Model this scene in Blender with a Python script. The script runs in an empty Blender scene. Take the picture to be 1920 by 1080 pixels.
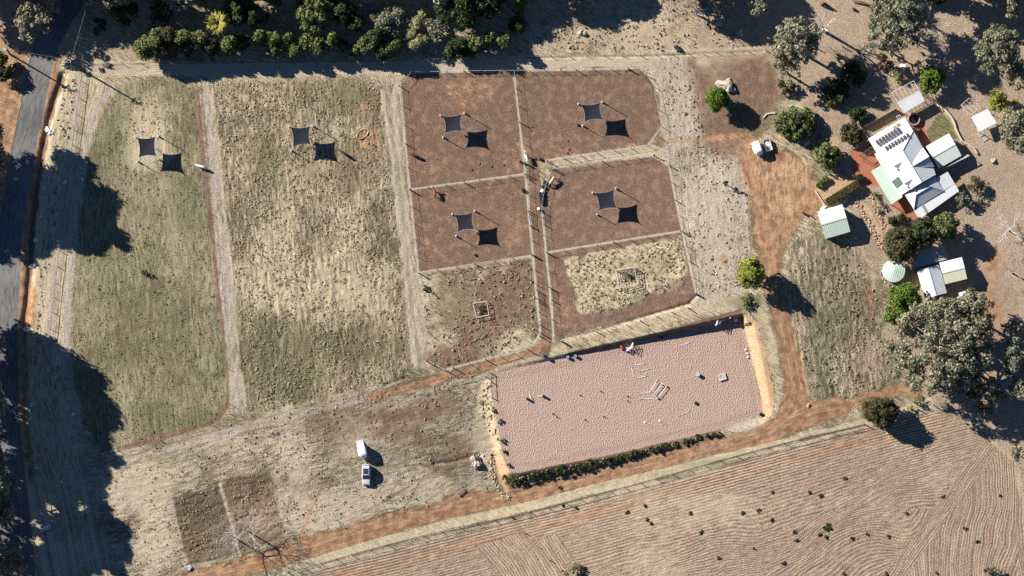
import bpy, bmesh, math, random
import numpy as np
from mathutils import Vector, Matrix

random.seed(7)
RNG = np.random.default_rng(11)
SC = bpy.context.scene
COL = SC.collection
PI = math.pi

# ------------------------------------------------------------------ camera model
# a survey aircraft high over the paddocks, looking almost straight down
TILT = math.radians(5.0)
DIST = 1500.0
PXM = 8.5                                   # photo pixels per metre at the ground
FPX = DIST * PXM
CAM = np.array([0.0, -DIST * math.sin(TILT), DIST * math.cos(TILT)])
FWD = np.array([0.0, math.sin(TILT), -math.cos(TILT)])
UPV = np.array([0.0, math.cos(TILT), math.sin(TILT)])
RGT = np.array([1.0, 0.0, 0.0])

def P(px, py, z=0.0):
    """ground plan position of a photo pixel, for a surface at height z"""
    d = FWD + RGT * ((px - 960) / FPX) - UPV * ((py - 540) / FPX)
    t = (z - CAM[2]) / d[2]
    p = CAM + d * t
    return float(p[0]), float(p[1])

# ------------------------------------------------------------------ numpy helpers
def sstep(a, b, x):
    t = np.clip((x - a) / (b - a), 0, 1)
    return t * t * (3 - 2 * t)

_LAT = {}
def vnoise(x, y, scale, seed=0):
    """smooth value noise 0..1, features of about 1/scale metres"""
    if seed not in _LAT:
        _LAT[seed] = np.random.default_rng(1000 + seed).random((257, 257))
    L = _LAT[seed]
    X = x * scale + 31.7 * seed
    Y = y * scale + 17.3 * seed
    xi = np.floor(X).astype(np.int64); yi = np.floor(Y).astype(np.int64)
    fx = X - xi; fy = Y - yi
    fx = fx * fx * (3 - 2 * fx); fy = fy * fy * (3 - 2 * fy)
    xi %= 256; yi %= 256
    a = L[yi, xi]; b = L[yi, xi + 1]; c = L[yi + 1, xi]; d = L[yi + 1, xi + 1]
    return (a * (1 - fx) + b * fx) * (1 - fy) + (c * (1 - fx) + d * fx) * fy

def fbm(x, y, scale, seed=0, octv=3):
    s = 0; a = 1; t = 0
    for k in range(octv):
        s = s + a * vnoise(x, y, scale * 2 ** k, seed + k)
        t += a; a *= 0.55
    return s / t

def poly_sd(X, Y, poly):
    """signed distance to a polygon (negative inside)"""
    n = len(poly)
    d2 = np.full(X.shape, 1e18)
    inside = np.zeros(X.shape, bool)
    for i in range(n):
        x1, y1 = poly[i]; x2, y2 = poly[(i + 1) % n]
        ex, ey = x2 - x1, y2 - y1
        wx, wy = X - x1, Y - y1
        t = np.clip((wx * ex + wy * ey) / (ex * ex + ey * ey + 1e-12), 0, 1)
        dx, dy = wx - ex * t, wy - ey * t
        d2 = np.minimum(d2, dx * dx + dy * dy)
        c = ((y1 <= Y) & (y2 > Y)) | ((y2 <= Y) & (y1 > Y))
        if abs(ey) > 1e-9:
            inside ^= c & (X < x1 + (Y - y1) / ey * ex)
    d = np.sqrt(d2)
    return np.where(inside, -d, d)

def line_sd(X, Y, pts):
    """distance to a polyline, signed side offset and distance along it"""
    best = np.full(X.shape, 1e9); side = np.zeros(X.shape); along = np.zeros(X.shape)
    acc = 0.0
    for i in range(len(pts) - 1):
        x1, y1 = pts[i]; x2, y2 = pts[i + 1]
        ex, ey = x2 - x1, y2 - y1
        L = math.hypot(ex, ey) + 1e-9
        wx, wy = X - x1, Y - y1
        t = np.clip((wx * ex + wy * ey) / (L * L), 0, 1)
        d = np.hypot(wx - ex * t, wy - ey * t)
        s = (ex * wy - ey * wx) / L
        m = d < best
        best = np.where(m, d, best); side = np.where(m, s, side); along = np.where(m, acc + t * L, along)
        acc += L
    return best, side, along

# ------------------------------------------------------------------ terrain height
AR_PX = [(921, 722), (924, 706), (937, 697), (1060, 671), (1225, 634), (1390, 598), (1410, 680), (1430, 777), (1345, 806), (1150, 851), (972, 886), (956, 884), (948, 862), (934, 800)]
AR = [P(*p) for p in AR_PX]
_o = np.array(P(924, 699)); _e = np.array(P(1390, 598)); _ud = (_e - _o) / np.linalg.norm(_e - _o); _vd = np.array([_ud[1], -_ud[0]])
_DITCH = [  # photo polyline, depth m, half width m : table drains and small banks
    ([(118, 140), (104, 185), (92, 225), (84, 265), (72, 330), (62, 420), (58, 500), (52, 560), (45, 620), (48, 760), (58, 900)], 0.75, 0.8),
    ([(1052, 637), (1120, 622), (1200, 598), (1290, 572), (1306, 556)], 0.30, 0.38),
    ([(1000, 109), (1100, 106), (1200, 107), (1290, 102), (1430, 96)], 0.22, 0.40),
    ([(1176, 136), (1196, 131), (1212, 141), (1226, 160), (1229, 168)], 0.25, 0.35),
    ([(722, 722), (760, 709)], 0.25, 0.35),
    ([(1034, 322), (1080, 312), (1160, 304)], 0.15, 0.3),
    ([(815, 868), (845, 866), (900, 852)], 0.35, 0.5),
]
def H(x, y):
    x = np.asarray(x, float); y = np.asarray(y, float)
    u = (x - _o[0]) * _ud[0] + (y - _o[1]) * _ud[1]
    v = (x - _o[0]) * _vd[0] + (y - _o[1]) * _vd[1]
    near = (u > -50) & (u < 110) & (v > -50) & (v < 75)
    z = np.zeros(x.shape)
    if np.any(near):
        un, vn = u[near], v[near]
        d = poly_sd(x[near], y[near], AR)
        nat = 2.5 * np.clip(un, -8, 62) / 56 - 1.75 * np.clip(vn, -4, 30) / 23
        w = np.where(vn < 1.5, 0.9, 2.4)
        z[near] = nat * sstep(0.0, 1.0, d / w) * (1 - sstep(4, 45, d))
    for pts, dep, hw in _DITCH:
        q = [P(*p) for p in pts]
        xs = [p[0] for p in q]; ys = [p[1] for p in q]
        m = (x > min(xs) - 4) & (x < max(xs) + 4) & (y > min(ys) - 4) & (y < max(ys) + 4)
        if np.any(m):
            dd, _, _ = line_sd(x[m], y[m], q)
            z[m] -= dep * np.exp(-(dd / hw) ** 2)
    return z

def h1(x, y):
    return float(H(np.array([x]), np.array([y]))[0])

def G(px, py):
    """photo pixel -> point on the terrain"""
    z = 0.0
    for _ in range(3):
        x, y = P(px, py, z); z = h1(x, y)
    return Vector((x, y, z))

def GL(pts):
    return [(g.x, g.y) for g in (G(*p) for p in pts)]

# ------------------------------------------------------------------ object helpers
def thing(name, label, cat, loc=(0, 0, 0), rotz=0.0, group=None):
    o = bpy.data.objects.new(name, None); COL.objects.link(o)
    o.empty_display_size = 0.3
    o.location = loc; o.rotation_euler = (0, 0, rotz)
    o['label'] = label; o['category'] = cat
    if group: o['group'] = group
    return o

def tag(o, label, cat, group=None):
    o['label'] = label; o['category'] = cat
    if group: o['group'] = group
    return o

def copy_tree(o, parent=None):
    c = o.copy(); COL.objects.link(c)
    if parent: c.parent = parent
    for ch in list(o.children):
        copy_tree(ch, c)
    return c

class MB:
    """collects simple solids into one mesh"""
    def __init__(s):
        s.v = []; s.f = []
    def add(s, vs, fs):
        n = len(s.v); s.v += [tuple(v) for v in vs]; s.f += [tuple(i + n for i in f) for f in fs]
        return s
    def box(s, c, size, rz=0.0, rx=0.0, ry=0.0, taper=1.0):
        hx, hy, hz = size[0] / 2, size[1] / 2, size[2] / 2
        M = Matrix.Rotation(rz, 3, 'Z') @ Matrix.Rotation(ry, 3, 'Y') @ Matrix.Rotation(rx, 3, 'X')
        vs = []
        for z in (-1, 1):
            k = taper if z > 0 else 1.0
            for x, y in ((-1, -1), (1, -1), (1, 1), (-1, 1)):
                vs.append(Vector(c) + M @ Vector((x * hx * k, y * hy * k, z * hz)))
        return s.add(vs, [(3, 2, 1, 0), (4, 5, 6, 7), (0, 1, 5, 4), (1, 2, 6, 5), (2, 3, 7, 6), (3, 0, 4, 7)])
    def tube(s, pts, radii, n=8, cap=True):
        pts = [Vector(p) for p in pts]
        if not hasattr(radii, '__len__'): radii = [radii] * len(pts)
        base = len(s.v); rings = []
        for i, p in enumerate(pts):
            a = pts[max(i - 1, 0)]; b = pts[min(i + 1, len(pts) - 1)]
            t = (b - a)
            t = t.normalized() if t.length > 1e-9 else Vector((0, 0, 1))
            ref = Vector((0, 0, 1)) if abs(t.z) < 0.9 else Vector((1, 0, 0))
            e1 = t.cross(ref).normalized(); e2 = t.cross(e1)
            for k in range(n):
                an = 2 * PI * k / n
                s.v.append(tuple(p + (e1 * math.cos(an) + e2 * math.sin(an)) * radii[i]))
        for i in range(len(pts) - 1):
            for k in range(n):
                k2 = (k + 1) % n
                s.f.append((base + i * n + k, base + (i + 1) * n + k, base + (i + 1) * n + k2, base + i * n + k2))
        if cap:
            s.f.append(tuple(base + k for k in range(n)))
            e = base + (len(pts) - 1) * n
            s.f.append(tuple(e + n - 1 - k for k in range(n)))
        return s
    def lathe(s, prof, c=(0, 0, 0), n=20):
        base = len(s.v)
        for r, z in prof:
            for k in range(n):
                a = 2 * PI * k / n
                s.v.append((c[0] + r * math.cos(a), c[1] + r * math.sin(a), c[2] + z))
        for i in range(len(prof) - 1):
            for k in range(n):
                k2 = (k + 1) % n
                s.f.append((base + i * n + k, base + i * n + k2, base + (i + 1) * n + k2, base + (i + 1) * n + k))
        s.f.append(tuple(base + n - 1 - k for k in range(n)))
        e = base + (len(prof) - 1) * n
        s.f.append(tuple(e + k for k in range(n)))
        return s
    def slab(s, pts, t):
        """thick sheet: polygon pts (3-d, counter-clockwise from above) extruded down by t"""
        n = len(pts)
        top = [Vector(p) for p in pts]; bot = [p - Vector((0, 0, t)) for p in top]
        fs = [tuple(range(n)), tuple(range(2 * n - 1, n - 1, -1))]
        fs += [(i, i + n, (i + 1) % n + n, (i + 1) % n) for i in range(n)]
        return s.add(top + bot, fs)
    def prism(s, pts2, z0, z1):
        n = len(pts2)
        vs = [(p[0], p[1], z0) for p in pts2] + [(p[0], p[1], z1) for p in pts2]
        fs = [tuple(range(n - 1, -1, -1)), tuple(range(n, 2 * n))]
        fs += [(i, (i + 1) % n, (i + 1) % n + n, i + n) for i in range(n)]
        return s.add(vs, fs)
    def build(s, name, mat, parent=None, smooth=False, label=None, bevel=0.0):
        me = bpy.data.meshes.new(name)
        me.from_pydata(s.v, [], s.f)
        bm = bmesh.new(); bm.from_mesh(me)
        bmesh.ops.recalc_face_normals(bm, faces=bm.faces[:])
        if bevel > 0:
            bmesh.ops.bevel(bm, geom=bm.edges[:], offset=bevel, segments=2, affect='EDGES', profile=0.5)
        bm.to_mesh(me); bm.free()
        if smooth:
            me.polygons.foreach_set('use_smooth', [True] * len(me.polygons))
        me.materials.append(mat)
        o = bpy.data.objects.new(name, me); COL.objects.link(o)
        if parent: o.parent = parent
        if label: o['label'] = label
        return o

def np_mesh(name, V, F, mat, parent=None, smooth=False):
    """fast mesh from numpy verts (N,3) and quads/tris (M,k)"""
    me = bpy.data.meshes.new(name)
    k = F.shape[1]
    me.vertices.add(len(V)); me.vertices.foreach_set('co', V.astype(np.float32).ravel())
    me.loops.add(F.size); me.loops.foreach_set('vertex_index', F.astype(np.int32).ravel())
    me.polygons.add(len(F))
    me.polygons.foreach_set('loop_start', np.arange(0, F.size, k, dtype=np.int32))
    me.polygons.foreach_set('loop_total', np.full(len(F), k, dtype=np.int32))
    if smooth: me.polygons.foreach_set('use_smooth', np.ones(len(F), bool))
    me.update(calc_edges=True)
    me.materials.append(mat)
    o = bpy.data.objects.new(name, me); COL.objects.link(o)
    if parent: o.parent = parent
    return o

# ------------------------------------------------------------------ material helpers
class NT:
    def __init__(s, name):
        s.m = bpy.data.materials.new(name); s.m.use_nodes = True
        s.t = s.m.node_tree; s.t.nodes.clear()
        s.out = s.t.nodes.new('ShaderNodeOutputMaterial')
    def n(s, typ, **kw):
        nd = s.t.nodes.new(typ)
        for k, v in kw.items(): setattr(nd, k, v)
        return nd
    def link(s, a, b): s.t.links.new(a, b)
    def setin(s, sock, v):
        if hasattr(v, 'is_linked') or hasattr(v, 'links'): s.link(v, sock)
        else: sock.default_value = v
    def math(s, op, a, b=None, c=None, clamp=False):
        nd = s.n('ShaderNodeMath', operation=op, use_clamp=clamp)
        s.setin(nd.inputs[0], a)
        if b is not None: s.setin(nd.inputs[1], b)
        if c is not None: s.setin(nd.inputs[2], c)
        return nd.outputs[0]
    def ramp01(s, v, a, b):
        nd = s.n('ShaderNodeMapRange', interpolation_type='SMOOTHSTEP')
        s.setin(nd.inputs['Value'], v); nd.inputs['From Min'].default_value = a; nd.inputs['From Max'].default_value = b
        return nd.outputs[0]
    def lerp(s, v, a, b):
        nd = s.n('ShaderNodeMapRange'); s.setin(nd.inputs['Value'], v)
        nd.inputs['To Min'].default_value = a; nd.inputs['To Max'].default_value = b
        return nd.outputs[0]
    def mix(s, f, a, b, typ='MIX'):
        nd = s.n('ShaderNodeMix', data_type='RGBA', blend_type=typ)
        s.setin(nd.inputs[0], f)
        for sock, v in ((nd.inputs[6], a), (nd.inputs[7], b)):
            if isinstance(v, tuple): sock.default_value = (v[0], v[1], v[2], 1)
            else: s.link(v, sock)
        return nd.outputs[2]
    def noise(s, vec, scale, detail=2.0, rough=0.5, dist=0.0, dim='3D'):
        nd = s.n('ShaderNodeTexNoise', noise_dimensions=dim); s.link(vec, nd.inputs['Vector'])
        nd.inputs['Scale'].default_value = scale; nd.inputs['Detail'].default_value = detail
        nd.inputs['Roughness'].default_value = rough; nd.inputs['Distortion'].default_value = dist
        return nd.outputs[0]
    def finish(s, col, rough=0.9, spec=0.2, bump=None, bump_d=0.1, bump_s=1.0, metal=0.0):
        b = s.n('ShaderNodeBsdfPrincipled')
        if isinstance(col, tuple): b.inputs['Base Color'].default_value = (*col, 1)
        else: s.link(col, b.inputs['Base Color'])
        s.setin(b.inputs['Roughness'], rough)
        b.inputs['Specular IOR Level'].default_value = spec
        b.inputs['Metallic'].default_value = metal
        if bump is not None:
            bp = s.n('ShaderNodeBump'); bp.inputs['Distance'].default_value = bump_d
            bp.inputs['Strength'].default_value = bump_s
            s.link(bump, bp.inputs['Height']); s.link(bp.outputs[0], b.inputs['Normal'])
        s.link(b.outputs[0], s.out.inputs[0])
        return s.m

def simple(name, col, rough=0.7, spec=0.3, var=0.15, scale=3.0, metal=0.0, bump=0.0, dirt=None):
    t = NT(name)
    tc = t.n('ShaderNodeTexCoord').outputs['Object']
    n = t.noise(tc, scale, 3.0, 0.6)
    c = t.mix(t.ramp01(n, 0.25, 0.75), tuple(x * (1 - var) for x in col), tuple(min(1, x * (1 + var)) for x in col))
    if dirt:
        n2 = t.noise(tc, scale * 0.35, 4.0, 0.65)
        c = t.mix(t.ramp01(n2, 0.5, 0.72), c, dirt)
    return t.finish(c, rough, spec, n if bump else None, bump or 0.1, 1.0, metal)

def roof_mat(name, col, pitch=0.45, dirt=None, rough=0.45, var=0.06):
    """corrugated sheet metal: ribs run along the object's Y axis"""
    t = NT(name)
    tc = t.n('ShaderNodeTexCoord').outputs['UV']
    sx = t.n('ShaderNodeSeparateXYZ'); t.link(tc, sx.inputs[0])
    ph = t.math('MULTIPLY', sx.outputs[0], 2 * PI / pitch)
    rib = t.math('SINE', ph)
    tco = t.n('ShaderNodeTexCoord').outputs['Object']
    n = t.noise(tco, 0.8, 4.0, 0.6)
    c = t.mix(n, tuple(x * (1 - var * 2) for x in col), tuple(min(0.92, x * (1 + var)) for x in col))
    lap = t.math('ABSOLUTE', t.math('SINE', t.math('MULTIPLY', sx.outputs[0], PI / 1.2)))
    c = t.mix(t.ramp01(lap, 0.0, 0.08), tuple(x * 0.72 for x in col), c)
    if dirt:
        n2 = t.noise(tco, 0.5, 5.0, 0.7)
        c = t.mix(t.math('MULTIPLY', t.ramp01(n2, 0.5, 0.75), 0.6), c, dirt)
    return t.finish(c, rough, 0.35, rib, 0.03, 0.35)
# ================================================================== GROUND
def fine_axis(lo, hi, step, far):
    a = np.arange(lo, hi + step / 2, step)
    l = [lo - 1, lo - 3, lo - 8, lo - 20, lo - 50, lo - 120, -far]
    return np.concatenate([np.array(l[::-1]), a, np.array([hi + 1, hi + 3, hi + 8, hi + 20, hi + 50, hi + 120, far])])
GX = fine_axis(-117, 117, 0.2, 4000)
GY = fine_axis(-67, 67, 0.2, 4000)
XX, YY = np.meshgrid(GX, GY)
NYR, NXR = XX.shape
M = {k: np.zeros(XX.shape, np.float32) for k in ('soil', 'red', 'straw', 'green', 'asphalt', 'sand', 'lane', 'plough', 'litter', 'ochre', 'brick', 'dark')}
FU = XX * 0.5 + YY * 0.9; FV = YY * 0.5 - XX * 0.9      # default grain of the ground
FU = FU.copy(); FV = FV.copy()
AMP = np.full(XX.shape, 0.034)
JAG = fbm(XX, YY, 0.45, 3, 4) * 2 - 1
JAGC = fbm(XX, YY, 0.06, 9, 3) * 2 - 1

def win(pts, pad):
    xs = [p[0] for p in pts]; ys = [p[1] for p in pts]
    i0, i1 = np.searchsorted(GY, [min(ys) - pad, max(ys) + pad])
    j0, j1 = np.searchsorted(GX, [min(xs) - pad, max(xs) + pad])
    return slice(max(i0 - 1, 0), i1 + 1), slice(max(j0 - 1, 0), j1 + 1)

def put(k, w, m, val, mode):
    a = M[k][w]
    if mode == 'max': M[k][w] = np.maximum(a, val * m)
    elif mode == 'set': M[k][w] = a * (1 - m) + val * m
    else: M[k][w] = np.clip(a + val * m, 0, 1.2)

def poly(k, px, val=1.0, soft=0.5, jag=0.5, mode='set', amp=None, flow=None, clear=()):
    q = GL(px); w = win(q, soft + jag + 1)
    sd = poly_sd(XX[w], YY[w], q) + jag * JAG[w]
    m = 1 - sstep(-soft, soft, sd)
    put(k, w, m, val, mode)
    for c in clear: M[c][w] *= (1 - m)
    if amp is not None: AMP[w] = AMP[w] * (1 - m) + amp * m
    if flow is not None:
        dd, ss, al = line_sd(XX[w], YY[w], GL(flow))
        i = m > 0.5
        FU[w] = np.where(i, ss, FU[w]); FV[w] = np.where(i, al, FV[w])
    return q

def line(k, px, hw, val=1.0, soft=0.4, jag=0.3, mode='set', amp=None, flow=False, clear=()):
    q = GL(px); w = win(q, hw + soft + jag + 1)
    dd, ss, al = line_sd(XX[w], YY[w], q)
    m = 1 - sstep(hw - soft, hw + soft, dd + jag * JAG[w])
    put(k, w, m, val, mode)
    for c in clear: M[c][w] *= (1 - m)
    if amp is not None: AMP[w] = AMP[w] * (1 - m) + amp * m
    if flow:
        i = m > 0.35
        FU[w] = np.where(i, ss, FU[w]); FV[w] = np.where(i, al, FV[w])

def blob(k, px, py, rx, ry, val, rot=0.0, mode='add', jag=0.5):
    c = G(px, py); rx /= PXM; ry /= PXM
    w = win([(c.x, c.y)], 2.2 * max(rx, ry))
    dx, dy = XX[w] - c.x, YY[w] - c.y
    a = math.radians(-rot)
    u = (dx * math.cos(a) + dy * math.sin(a)) / rx; v = (-dx * math.sin(a) + dy * math.cos(a)) / ry
    r = np.sqrt(u * u + v * v) + jag * JAG[w]
    m = 1 - sstep(0.45, 1.25, r)
    put(k, w, m, val, mode)

# ---- rough country at the top and right, pale grass elsewhere
M['straw'][:] = 0.52 + 0.25 * JAGC
M['green'][:] = np.clip(0.10 + 0.35 * (fbm(XX, YY, 0.035, 21, 3) - 0.5), 0, 1)
poly('litter', [(-400, -400), (2400, -400), (2400, 100), (1240, 104), (1000, 108), (160, 124), (-400, 130)], 0.45, 3, 2, amp=0.05)
poly('litter', [(1300, 110), (1440, -100), (2400, -200), (2400, 1500), (1930, 1090), (1900, 870), (1855, 828), (1740, 755), (1690, 720), (1660, 560), (1640, 420), (1560, 300), (1500, 180)], 0.85, 4, 2.5, amp=0.034)
poly('litter', [(-400, -400), (150, -400), (140, 130), (60, 640), (100, 1080), (100, 1500), (-400, 1500)], 0.8, 1, 1)
blob('straw', 1220, 70, 110, 40, 0.25); blob('straw', 1225, 30, 30, 16, 0.6); blob('straw', 1095, 65, 28, 14, 0.5); blob('green', 1100, 50, 80, 35, 0.25)
poly('straw', [(1250, 95), (1430, 85), (1430, 97), (1290, 103)], 1.0, 0.6, 0.6, clear=('litter',))
blob('litter', 1360, 60, 60, 40, 0.4)
# the bare pinkish ground east of the top track
poly('soil', [(1285, 112), (1440, 104), (1480, 160), (1440, 250), (1340, 260), (1300, 200)], 0.55, 2.5, 2)
blob('green', 1370, 230, 50, 50, 0.25); blob('green', 1550, 240, 60, 60, 0.3); blob('straw', 1520, 190, 70, 60, 0.3)
blob('soil', 1420, 160, 50, 60, 0.3)

for a in ((1560, 215, 60, 40, 0.35), (1440, 205, 50, 30, 0.3), (1545, 250, 40, 30, 0.3), (1400, 215, 40, 50, 0.3), (1500, 150, 50, 40, 0.25), (1850, 330, 40, 30, 0.2), (1820, 120, 40, 40, 0.2), (1610, 60, 60, 40, 0.15), (1650, 480, 30, 40, 0.25)): blob('green', *a)
for a in ((1560, 60, 60, 40, 0.35), (1640, 110, 60, 30, 0.3), (1840, 270, 40, 40, 0.35), (1880, 380, 50, 40, 0.3), (1780, 130, 50, 30, 0.3), (1320, 130, 40, 40, 0.25), (1880, 460, 40, 50, 0.25)): blob('straw', *a)
for a in ((1870, 560, 50, 60, 0.4), (1850, 640, 40, 40, 0.4), (1895, 330, 40, 50, 0.25), (1600, 105, 50, 20, 0.3), (1650, 440, 30, 40, 0.35)): blob('soil', *a)
for a in ((1560, 130, 50, 30, 0.4), (1830, 200, 40, 30, 0.4), (1500, 30, 60, 30, 0.4), (1600, 30, 60, 40, 0.4), (1860, 420, 40, 40, 0.3), (1890, 560, 30, 60, 0.3), (1760, 100, 50, 20, 0.35)): blob('straw', *a)
for a in ((1850, 600, 40, 40, 0.5), (1610, 300, 24, 30, 0.35), (1655, 420, 24, 30, 0.45), (1840, 380, 24, 30, 0.3), (1560, 280, 24, 20, 0.3), (1450, 110, 40, 20, 0.3), (1870, 500, 24, 40, 0.45)): blob('red', *a)
# ---- road side
poly('red', [(-60, 110), (62, 82), (25, 267), (4, 390), (-60, 420)], 0.75, 0.8, 0.8, clear=('litter',))
poly('lane', [(-60, 108), (20, 96), (5, 190), (-60, 300)], 0.7, 1, 1)
poly('red', [(-60, 60), (122, 20), (62, 84), (-60, 120)], 0.5, 1.5, 1)
ROAD_PX = [(-220, 1300), (-200, 850), (-90, 700), (-30, 560), (-12, 470), (4, 387), (25, 267), (44, 170), (62, 82), (88, 35), (110, 0), (150, -80), (220, -80), (185, -15), (160, 5), (131, 48), (104, 102), (88, 180), (70, 267), (52, 365), (40, 442), (37, 535), (32, 627), (35, 765), (42, 850), (60, 1000), (80, 1300)]
poly('straw', [(104, 102), (135, 128), (205, 160), (165, 300), (130, 540), (128, 700), (150, 860), (220, 1090), (60, 1090), (35, 765), (32, 627), (40, 442), (70, 267)], 0.72, 0.8, 0.6, clear=('litter',), flow=[(135, 128), (95, 320), (70, 540), (70, 700), (110, 900)])
poly('lane', [(104, 102), (135, 128), (205, 160), (165, 300), (130, 540), (128, 700), (150, 860), (220, 1090), (60, 1090), (35, 765), (32, 627), (40, 442), (70, 267)], 0.30, 0.8, 0.6)
blob('red', 84, 200, 16, 60, 0.35, -12); blob('red', 60, 600, 16, 60, 0.5)
line('red', [(107, 106), (91, 180), (74, 267), (56, 365), (45, 442), (42, 535), (37, 627), (40, 765), (50, 860)], 0.9, 0.8, 0.35, 0.35, flow=True)
line('soil', [(116, 150), (100, 190), (90, 230), (82, 270), (70, 335), (60, 420), (56, 500), (50, 570), (43, 640)], 0.9, 0.75, 0.5, 0.7)
blob('red', 52, 560, 14, 70, 0.45); blob('red', 58, 480, 10, 40, 0.3)
line('straw', [(134, 140), (118, 190), (106, 230), (97, 268), (84, 330), (72, 440), (64, 560), (60, 640)], 0.85, 1.15, 0.5, 0.5, amp=0.03)
line('lane', [(150, 155), (134, 280), (118, 380), (100, 540), (88, 660)], 0.7, 0.8, 0.4, 0.3)
line('green', [(160, 165), (146, 280), (128, 400), (110, 540), (98, 660)], 0.7, 0.35, 0.4, 0.4)
line('lane', [(210, 164), (182, 205), (160, 285), (143, 400), (131, 540), (126, 640), (130, 700), (150, 800)], 0.85, 0.85, 0.4, 0.35)

# ---- paddock 1 (mown olive grass)
P1_PX = [(222, 163), (255, 153), (345, 151), (366, 165), (376, 260), (392, 400), (408, 560), (424, 690), (429, 755), (402, 796), (300, 822), (222, 842), (190, 850), (160, 790), (136, 700), (132, 620), (138, 540), (150, 420), (166, 295), (190, 205)]
PADF = [(395, 120), (455, 900)]
poly('green', P1_PX, 0.52, 0.6, 0.5, amp=0.05, flow=[(372, 150), (392, 400), (428, 760)], clear=('lane', 'litter'))
poly('straw', P1_PX, 0.46, 0.6, 0.5)
for a in ((275, 225, 60, 45, 0.35), (268, 275, 46, 52, 0.5), (300, 190, 50, 30, 0.15), (300, 380, 50, 70, 0.12), (330, 480, 30, 90, 0.1)):
    blob('straw', *a)
for a in ((275, 260, 60, 60, -0.3),): blob('green', *a)
for a in ((225, 250, 30, 60, 0.3), (350, 380, 30, 60, 0.25), (200, 500, 40, 60, 0.15), (350, 800, 60, 30, 0.25)): blob('green', *a)
blob('soil', 222, 635, 16, 14, 0.4); blob('soil', 390, 620, 20, 50, 0.3); blob('soil', 245, 720, 18, 14, 0.25); blob('soil', 225, 580, 40, 22, 0.25)
line('soil', [(368, 170), (378, 265), (394, 400), (411, 560), (426, 690), (431, 750), (404, 792), (300, 822), (222, 842)], 0.55, 0.85, 0.35, 0.4)
# lane between the two grass paddocks
L12 = [(377, 152), (392, 152), (412, 300), (432, 480), (452, 690), (466, 775), (432, 778), (430, 740), (418, 600), (398, 400)]
poly('lane', L12, 0.85, 0.5, 0.4, amp=0.05, flow=[(380, 120), (455, 800)], clear=('soil',))
line('straw', [(398, 170), (420, 380), (444, 620), (460, 760)], 0.5, 0.9, 0.3, 0.5)
line('green', [(378, 170), (398, 380), (422, 620), (434, 760)], 0.35, 0.5, 0.3, 0.5)
line('lane', [(385, 175), (405, 380), (430, 620), (444, 770)], 0.7, 0.95, 0.3, 0.5)

# ---- paddock 2 (coarse straw grass)
P2_PX = [(394, 153), (480, 151), (700, 149), (716, 170), (728, 270), (745, 430), (758, 560), (768, 692), (748, 712), (640, 738), (560, 758), (480, 778), (464, 770), (452, 690), (434, 480), (412, 290)]
poly('green', P2_PX, 0.26, 0.7, 0.6, amp=0.085, flow=[(395, 120), (455, 790)], clear=('litter',))
poly('straw', P2_PX, 0.43, 0.7, 0.6, clear=('lane',))
for a in ((580, 520, 190, 60, 0.26), (520, 430, 80, 60, 0.18), (640, 420, 70, 80, 0.14), (600, 570, 160, 50, 0.2), (560, 340, 80, 60, 0.1)): blob('straw', *a)
for a in ((520, 660, 110, 80, 0.2), (670, 640, 90, 60, 0.14), (500, 310, 30, 60, 0.3), (620, 180, 90, 30, 0.28), (440, 620, 30, 120, 0.25), (560, 720, 80, 40, 0.2)): blob('green', *a)
for a in ((520, 660, 110, 80, -0.1), (670, 640, 80, 60, -0.08)): blob('straw', *a)
for a in ((685, 205, 26, 16, 0.55), (690, 255, 26, 24, 0.55), (700, 270, 18, 12, 0.4)): blob('red', *a)
for a in ((580, 320, 30, 24, 0.3), (590, 420, 40, 60, 0.2), (650, 300, 60, 60, 0.12), (700, 330, 30, 90, 0.3)): blob('soil', *a)
# lane 2
L23 = [(712, 145), (748, 145), (752, 170), (764, 300), (782, 500), (795, 620), (806, 688), (772, 694), (756, 560), (740, 400), (724, 230)]
poly('lane', L23, 0.55, 0.4, 0.4, amp=0.05, flow=[(730, 140), (757, 420), (787, 690)])
line('straw', [(716, 172), (740, 300), (752, 420), (768, 560), (778, 680)], 0.65, 1.0, 0.3, 0.4)
line('green', [(724, 180), (745, 320), (758, 430), (768, 540), (783, 660), (790, 700)], 0.42, 0.75, 0.3, 0.35)
line('straw', [(748, 150), (738, 180), (746, 260), (760, 400), (772, 540), (790, 660)], 0.5, 1.0, 0.25, 0.3)
line('green', [(744, 200), (757, 330), (770, 470)], 0.3, 0.5, 0.25, 0.3)

# ---- top track
line('straw', [(180, 127), (300, 129), (480, 131), (700, 128), (860, 122), (1000, 117), (1120, 114), (1240, 112)], 1.35, 1.0, 0.5, 0.4, clear=('green', 'litter'), flow=True, amp=0.03)
line('lane', [(180, 127), (300, 129), (480, 131), (700, 128), (860, 124), (1000, 120), (1240, 116)], 1.2, 0.55, 0.5, 0.4)
poly('lane', [(1215, 112), (1300, 108), (1330, 160), (1330, 260), (1400, 300), (1410, 470), (1400, 545), (1310, 575), (1306, 550), (1280, 430), (1256, 310), (1240, 250), (1238, 215), (1226, 160)], 0.72, 1.0, 1.0, amp=0.05, flow=[(1270, 110), (1340, 570)])
poly('straw', [(1215, 112), (1285, 108), (1310, 190), (1320, 260), (1290, 290), (1244, 250), (1228, 160)], 0.7, 1.5, 1.0)
for a in ((1310, 400, 40, 90, 0.3), (1340, 330, 40, 40, 0.3), (1290, 180, 30, 60, 0.35), (1350, 470, 30, 60, 0.25)): blob('straw', *a)
for a in ((1300, 330, 20, 60, 0.35), (1360, 400, 30, 60, 0.35), (1330, 500, 30, 40, 0.3), (1260, 130, 30, 30, 0.3)): blob('green', *a)
blob('red', 1355, 487, 14, 20, 0.6); blob('soil', 1350, 455, 50, 20, 0.35)

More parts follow.
